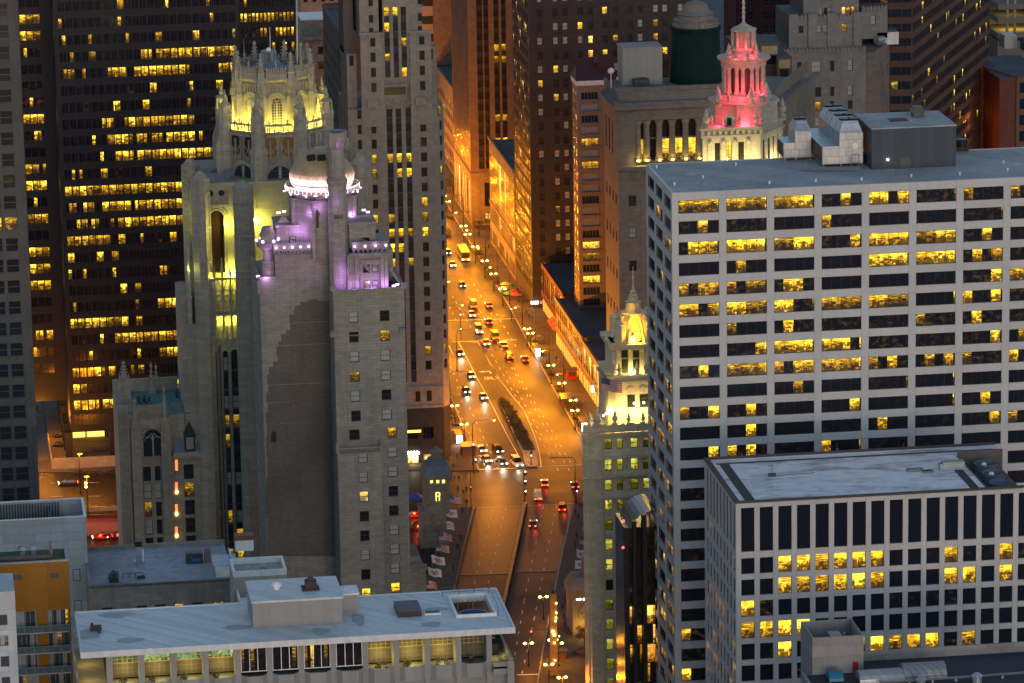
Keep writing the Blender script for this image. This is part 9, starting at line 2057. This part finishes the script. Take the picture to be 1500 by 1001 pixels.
# ================================================================ vehicles
M_TYRE = plain('tyre rubber', (.015, .015, .015), .85); M_CGL = plain('car window glass', (.015, .017, .02), .08, 0, spec=.7)
_cars = {}
def carpaint(c): return plain('car paint', c, .28, .2, spec=.6)
def car_proto(kind_, col, head, label):
    L, W, hb, hr, tall = {'sedan': (4.7, 1.8, .82, 1.45, 0), 'suv': (4.8, 1.9, 1.0, 1.78, 0), 'van': (5.4, 2.0, 1.1, 2.3, 0), 'bus': (11.5, 2.55, 1.25, 3.2, 1)}[kind_]
    name = {'bus': 'city_bus', 'van': 'delivery_van'}.get(kind_, 'car'); t = thing(name, label, {'bus': 'bus', 'van': 'van'}.get(kind_, 'car'), (0, 0, 0)); pm = carpaint(col)
    m = MB(); y0 = -L/2            # nose towards -Y
    prof = [(0, .35), (-.0+.05, hb*.8), (L*.06, hb*.93), (L*.27, hb*1.03), (L*.92, hb*1.03), (L, hb*.85), (L, .35)]
    def ext(prof, w0, w1, mat=0):
        n = len(prof); b = len(m.v); zm = max(p[1] for p in prof); zn = min(p[1] for p in prof)
        for s in (-1, 1):
            for y, z in prof: wv = w0+(w1-w0)*((z-zn)/(zm-zn)); m.v.append((s*wv/2, y0+y, z))
        for i in range(n): k = (i+1) % n; m.f.append((b+i, b+k, b+n+k, b+n+i)); m.m.append(mat)
        m.f.append(tuple(range(b, b+n))); m.m.append(mat); m.f.append(tuple(range(b+2*n-1, b+n-1, -1))); m.m.append(mat)
    ext(prof, W, W*.96); m.build('body', pm, t, loc=(0, 0, 0))
    m = MB(); top = [(L*.25, hb*1.02), (L*.38, hr), (L*.74, hr), (L*.9, hb*1.02)] if kind_ == 'sedan' else ([(L*.24, hb*1.02), (L*.34, hr), (L*.93, hr), (L*.97, hb*1.02)] if kind_ != 'bus' else [(L*.0+.05, hb*1.02), (L*.01+.1, hr-.2), (L*.99, hr-.2), (L*.995, hb*1.02)])
    ext(top, W*.93, W*.74 if kind_ != 'bus' else W*.97); m.build('cabin_glass', M_CGL, t, loc=(0, 0, 0))
    m = MB(); a, b_ = (top[1][0], top[2][0]); r_ = [(a-.05, hr-.03), (a, hr+.05), (b_, hr+.05), (b_+.05, hr-.03)] if kind_ != 'bus' else [(.1, hr-.22), (.15, hr), (L-.15, hr), (L-.1, hr-.22)]
    ext(r_, W*.78 if kind_ != 'bus' else W, W*.72 if kind_ != 'bus' else W*.94); m.build('roof', pm, t, loc=(0, 0, 0))
    for sx in (-1, 1):
        for fy in (.17, .80):
            m = MB(); n0 = 0; m.lathe(0, 0, [(.34, -.11), (.36, -.06), (.36, .06), (.34, .11)], 12); m.lathe(0, 0, [(.2, .11), (.18, .13)], 8); m.xform(Matrix.Translation((sx*(W/2-.1), y0+L*fy, .36)) @ Matrix.Rotation(PI/2*sx, 4, 'Y')); m.build('wheel', M_TYRE, t, loc=(0, 0, 0))
        m = MB(); m.box(sx*W*.36-.22, sx*W*.36+.22, y0-.05, y0+.06, .58, .82); m.build('headlight', M_HEAD if head else M_WHITE, t, loc=(0, 0, 0))
        m = MB(); m.box(sx*W*.38-.2, sx*W*.38+.2, y0+L-.04, y0+L+.05, .62, .86); m.build('tail_light', M_TAIL, t, loc=(0, 0, 0))
    m = MB(); m.box(-W*.4, W*.4, y0-.06, y0-.01, .38, .5); m.box(-W*.4, W*.4, y0+L+.01, y0+L+.06, .38, .5); m.build('bumper', M_DGREY, t, loc=(0, 0, 0))
    return t
NS = Vector((.0, 1.0))                     # the avenue runs along Y south of the river
brd = (atZ(757, 800)-atZ(769, 742)).normalized(); abr = math.atan2(brd.x, -brd.y)
def car(px, py, kind_, col, away, lab, ang=0.0):
    key = (kind_, col); 
    if key not in _cars: t = _cars[key] = car_proto(kind_, col, True, lab)
    else: t = dup(_cars[key], (0, 0, 0), 0, lab)
    p = atZ(px, py, .03); t.location = p; t.rotation_euler = (0, 0, ang+(PI if away else 0)); t['label'] = lab; t['group'] = 'traffic on the avenue'; return t, p
SIL, BLK, WHT, RED_, YLW, GRN, CRM_ = (.42, .43, .45), (.02, .02, .025), (.65, .65, .63), (.30, .015, .02), (.62, .36, .02), (.05, .10, .08), (.55, .48, .33)
front = []
for a in ((705, 661, 'sedan', WHT, 'white car waiting left at the crossing, second row'), (712.5, 676, 'sedan', SIL, 'silver car first at the crossing, left lane'), (729, 662, 'suv', BLK, 'black car second in the middle lane at the crossing'), (735, 680, 'sedan', BLK, 'black sedan first in the middle lane at the crossing'), (757, 682, 'van', WHT, 'white van in the right lane at the crossing')):
    t, p = car(*a[:4], False, a[4], math.radians(9)); front.append(p)
for a in ((690, 553, 'sedan', SIL, 'silver car coming round the bend, right lane'), (683, 575, 'sedan', BLK, 'black car coming round the bend, left lane'), (708, 584, 'sedan', WHT, 'white car passing the planted island'), (674, 520, 'sedan', BLK, 'black car at the edge of the stone skyscraper')):
    t, p = car(*a[:4], False, a[4], math.radians(2)); front.append(p)
for p in front: light('headlamp_beam', (p.x, p.y-2.7, .75), 420, (1, .92, .66), None, 'SPOT', .2, (p.x-1.2, p.y-18, 0), 1.0, .8)
for a in ((781, 771, 'sedan', BLK, 'dark car with red tail lights alone on the bridge', abr), (824, 747, 'suv', RED_, 'red car entering the bridge near the right footway', abr), (798, 711, 'sedan', YLW, 'yellow taxi leaving the bridge', abr*.5), (788, 731, 'van', CRM_, 'cream van behind the yellow taxi', abr*.6), (842, 714, 'sedan', RED_, 'red car near the right corner of the crossing', abr*.3)):
    t, p = car(*a[:4], True, a[4], a[5]); light('tail_beam', (p.x, p.y-2.9, .9), 60, (1, .06, .02), None, r=.3)
for a in ((663, 390, 'sedan', SIL, 0, 'silver car in the left lane below the bus'), (677, 420, 'sedan', BLK, 0, 'black car in the left lane before the far lights'), (693, 450, 'van', CRM_, 1, 'cream van in the middle of the far lanes'), (716, 450, 'sedan', RED_, 1, 'red car near the kerb by the stalls'), (691, 463, 'sedan', YLW, 0, 'yellow taxi coming past the tall signal pole'), (716, 474, 'sedan', RED_, 1, 'dark red car before the stop line'), (701, 487, 'van', CRM_, 0, 'pale van crossing the stop line'), (725, 496, 'van', YLW, 1, 'yellow van crossing the stop line'), (738, 508, 'sedan', CRM_, 1, 'cream car just past the stop line'), (746, 525, 'suv', (.55, .02, .06), 1, 'bright red car in the middle lane'), (769, 529, 'sedan', RED_, 1, 'red car close to the right kerb'), (712, 505, 'sedan', YLW, 0, 'yellow taxi at the left turn lane'), (656, 372, 'sedan', BLK, 0, 'dark car half hidden by the stone skyscraper')):
    car(a[0], a[1], a[2], a[3], a[4], a[5])
car(679, 378, 'bus', (.62, .45, .08), 0, 'city bus with a yellow roof standing at the right kerb')
t, p = car(150, 790, 'sedan', RED_, 1, 'red car on the red lit lower road', PI/2); t.location.z = .05; t['group'] = 'cars on the lower road'
t, p = car(172, 789, 'sedan', BLK, 1, 'dark car ahead of the red one on the lower road', PI/2); t['group'] = 'cars on the lower road'
p = atZ(100, 711, ZU); t, _ = car(100, 711, 'sedan', BLK, 1, 'dark car on the upper street below the plaza', PI/2); t.location = (p.x, p.y, ZU+.03); t['group'] = 'cars on the upper street'
for a in ((607, 758, 'sedan', RED_, 1, 'red car on the lower crossing beside the bridge house'), (613, 778, 'van', BLK, 1, 'dark van on the lower crossing beside the bridge house')): t, p = car(*a, PI/2); light('tail_beam', (p.x, p.y-1.5, 1.5), 260, (1, .1, .02), None, r=.3)
p = atZ(607, 742, .1); t = thing('market_tent', 'blue tent roof beside the bridge house', 'tent', tuple(p)); m = MB(); m.prism([(p.x-2.4, p.y-1.5), (p.x+2.4, p.y-1.5), (p.x+2.4, p.y+1.5), (p.x-2.4, p.y+1.5)], 2.3, 3.3, sc=.3); m.build('canopy', plain('blue canvas', (.03, .12, .38), .7), t); m = MB()
for sx in (-2.2, 2.2):
    for sy in (-1.3, 1.3): m.tube((p.x+sx, p.y+sy, 0), (p.x+sx, p.y+sy, 2.3), .06, 5)
m.build('pole', M_GREY, t)

# ================================================================ people
def skin_person(pose):
    J = {'hip': (0, 0, .92, .155, .115), 'belly': (0, .0, 1.12, .14, .10), 'chest': (0, -.01, 1.34, .18, .115), 'neck': (0, -.01, 1.50, .06, .06), 'jaw': (0, -.03, 1.58, .078, .085), 'head': (0, -.01, 1.70, .085, .10)}
    a, b = (.30, .24) if pose == 0 else ((.03, .02) if pose == 1 else (-.26, .18))
    for s, sg in (('l', -1), ('r', 1)):
        f = a*sg; J['th'+s] = (sg*.095, 0, .84, .088, .088); J['kn'+s] = (sg*.10, -f*.5-.03, .48, .06, .062); J['an'+s] = (sg*.10, -f*.9+(.06 if f < 0 else 0), .10, .042, .045); J['to'+s] = (sg*.11, -f*.9-.16+(.06 if f < 0 else 0), .045, .045, .035)
        J['sh'+s] = (sg*.19, 0, 1.43, .062, .062); J['el'+s] = (sg*.25, f*.45*b*3, 1.15, .045, .045); J['wr'+s] = (sg*.25, f*.8*b*3-.05, .90, .034, .034); J['ha'+s] = (sg*.25, f*.9*b*3-.07, .80, .04, .028)
    E = [('hip', 'belly'), ('belly', 'chest'), ('chest', 'neck'), ('neck', 'jaw'), ('jaw', 'head')]
    for s in 'lr': E += [('hip', 'th'+s), ('th'+s, 'kn'+s), ('kn'+s, 'an'+s), ('an'+s, 'to'+s), ('chest', 'sh'+s), ('sh'+s, 'el'+s), ('el'+s, 'wr'+s), ('wr'+s, 'ha'+s)]
    ks = list(J); me = bpy.data.meshes.new('person'); me.from_pydata([J[k][:3] for k in ks], [(ks.index(p), ks.index(q)) for p, q in E], [])
    o = bpy.data.objects.new('person', me); COL.objects.link(o); o.modifiers.new('skin', 'SKIN'); me.skin_vertices.new() if not me.skin_vertices else None
    for i, k in enumerate(ks): v = me.skin_vertices[0].data[i]; v.radius = J[k][3:]; v.use_root = (k == 'hip')
    sub_ = o.modifiers.new('sub', 'SUBSURF'); sub_.levels = 1; sub_.render_levels = 1
    dg = bpy.context.evaluated_depsgraph_get(); nm = bpy.data.meshes.new_from_object(o.evaluated_get(dg)); bpy.data.objects.remove(o)
    for p in nm.polygons:
        z, x = p.center.z, abs(p.center.x); p.material_index = 3 if z > 1.69 else (2 if (z > 1.50 or (z < .86 and x > .2)) else (1 if (z > .93) else (0 if z > .08 else 4))); p.use_smooth = True
    return nm
M_SKIN, M_HAIR, M_SHOE = plain('skin', (.42, .26, .19), .6), plain('dark hair', (.03, .02, .015), .7), plain('dark shoes', (.02, .02, .02), .6)
PM = [skin_person(i) for i in range(3)]
OUT = [('dark blue trousers and a white shirt', (.03, .04, .08), (.6, .6, .58)), ('black clothes', (.02, .02, .02), (.03, .03, .035)), ('jeans and a red top', (.05, .07, .14), (.35, .04, .04)), ('dark trousers and a blue jacket', (.03, .03, .04), (.05, .10, .28)), ('beige trousers and a brown coat', (.28, .22, .15), (.15, .09, .06)), ('dark trousers and a pale pink top', (.03, .03, .04), (.55, .36, .36)), ('grey trousers and a yellow jacket', (.15, .15, .16), (.5, .36, .05)), ('dark jeans and a green coat', (.03, .04, .07), (.04, .14, .07))]
VAR = []
for k, (d, lo, up) in enumerate(OUT):
    for i in range(3):
        c = PM[i].copy(); c.materials.clear()
        for mm in (plain('trousers', lo, .8), plain('top', up, .8), M_SKIN, M_HAIR, M_SHOE): c.materials.append(mm)
        VAR.append((d, c, i))
PL = [(666, 706, 'at the left bridge corner'), (672, 706, 'at the left bridge corner'), (671, 722, 'on the left bridge footway'), (679, 726, 'on the left bridge footway'), (683, 722, 'on the left bridge footway'), (681, 741, 'on the left bridge footway'), (684, 741, 'on the left bridge footway'), (677, 752, 'on the left bridge footway'), (682, 754, 'on the left bridge footway'), (675, 793, 'on the left bridge footway'), (669, 806, 'on the left bridge footway'), (672, 806, 'on the left bridge footway'), (664, 838, 'on the left bridge footway'), (662, 800, 'on the left bridge footway'), (670, 675, 'on the corner pavement'), (660, 678, 'on the corner pavement'), (664, 688, 'on the corner pavement'),
      (655, 305, 'far up the right pavement'), (668, 306, 'far up the right pavement'), (673, 318, 'far up the right pavement'), (700, 346, 'by the far crossing'), (695, 345, 'by the far crossing'), (716, 366, 'on the right pavement'), (712, 372, 'on the right pavement'), (752, 425, 'at the stalls'), (758, 428, 'at the stalls'), (762, 434, 'at the stalls'), (755, 436, 'at the stalls'), (775, 468, 'at the crossing by the stalls'), (780, 470, 'at the crossing by the stalls'), (771, 462, 'at the crossing by the stalls'), (784, 474, 'at the crossing by the stalls'), (815, 530, 'before the cream shops'), (818, 534, 'before the cream shops'), (828, 548, 'before the cream shops'), (852, 600, 'by the corner shop'), (858, 612, 'by the corner shop'), (855, 596, 'by the corner shop'),
      (843, 755, 'on the right bridge footway'), (847, 762, 'on the right bridge footway'), (851, 746, 'on the right bridge footway'), (845, 790, 'on the right bridge footway'), (843, 804, 'on the right bridge footway'), (838, 812, 'on the right bridge footway'), (826, 872, 'in the crowd by the pylon'), (831, 868, 'in the crowd by the pylon'), (835, 876, 'in the crowd by the pylon'), (828, 884, 'in the crowd by the pylon'), (834, 890, 'in the crowd by the pylon'), (838, 882, 'in the crowd by the pylon'), (824, 896, 'in the crowd by the pylon'), (831, 898, 'in the crowd by the pylon'), (836, 904, 'in the crowd by the pylon'), (826, 908, 'in the crowd by the pylon'), (831, 914, 'in the crowd by the pylon'), (822, 880, 'in the crowd by the pylon'), (829, 862, 'in the crowd by the pylon'), (835, 864, 'in the crowd by the pylon'), (827, 920, 'in red at the near end of the crowd'), (841, 730, 'at the right bridge corner'), (855, 727, 'at the right bridge corner')]
USED = set()
for i, (px, py, s) in enumerate(PL):
    red = 'in red' in s; s = s.replace('in red ', '')
    for q in range(60):
        d, me, pose = VAR[7 if red else R.randrange(len(VAR))]; lab = 'person in %s %s %s' % (d, 'standing' if pose == 1 else 'walking', s)
        if lab not in USED: break
    USED.add(lab); p = atZ(px, py, .15); o = bpy.data.objects.new('person', me); COL.objects.link(o); o.location = p; o.rotation_euler = (0, 0, R.choice([0, PI])+R.uniform(-.4, .4)+(abr if py > 700 else 0))
    sc = R.uniform(.95, 1.06); o.scale = (sc, sc, sc); tag(o, lab, 'person', 'people on the pavements and footways')
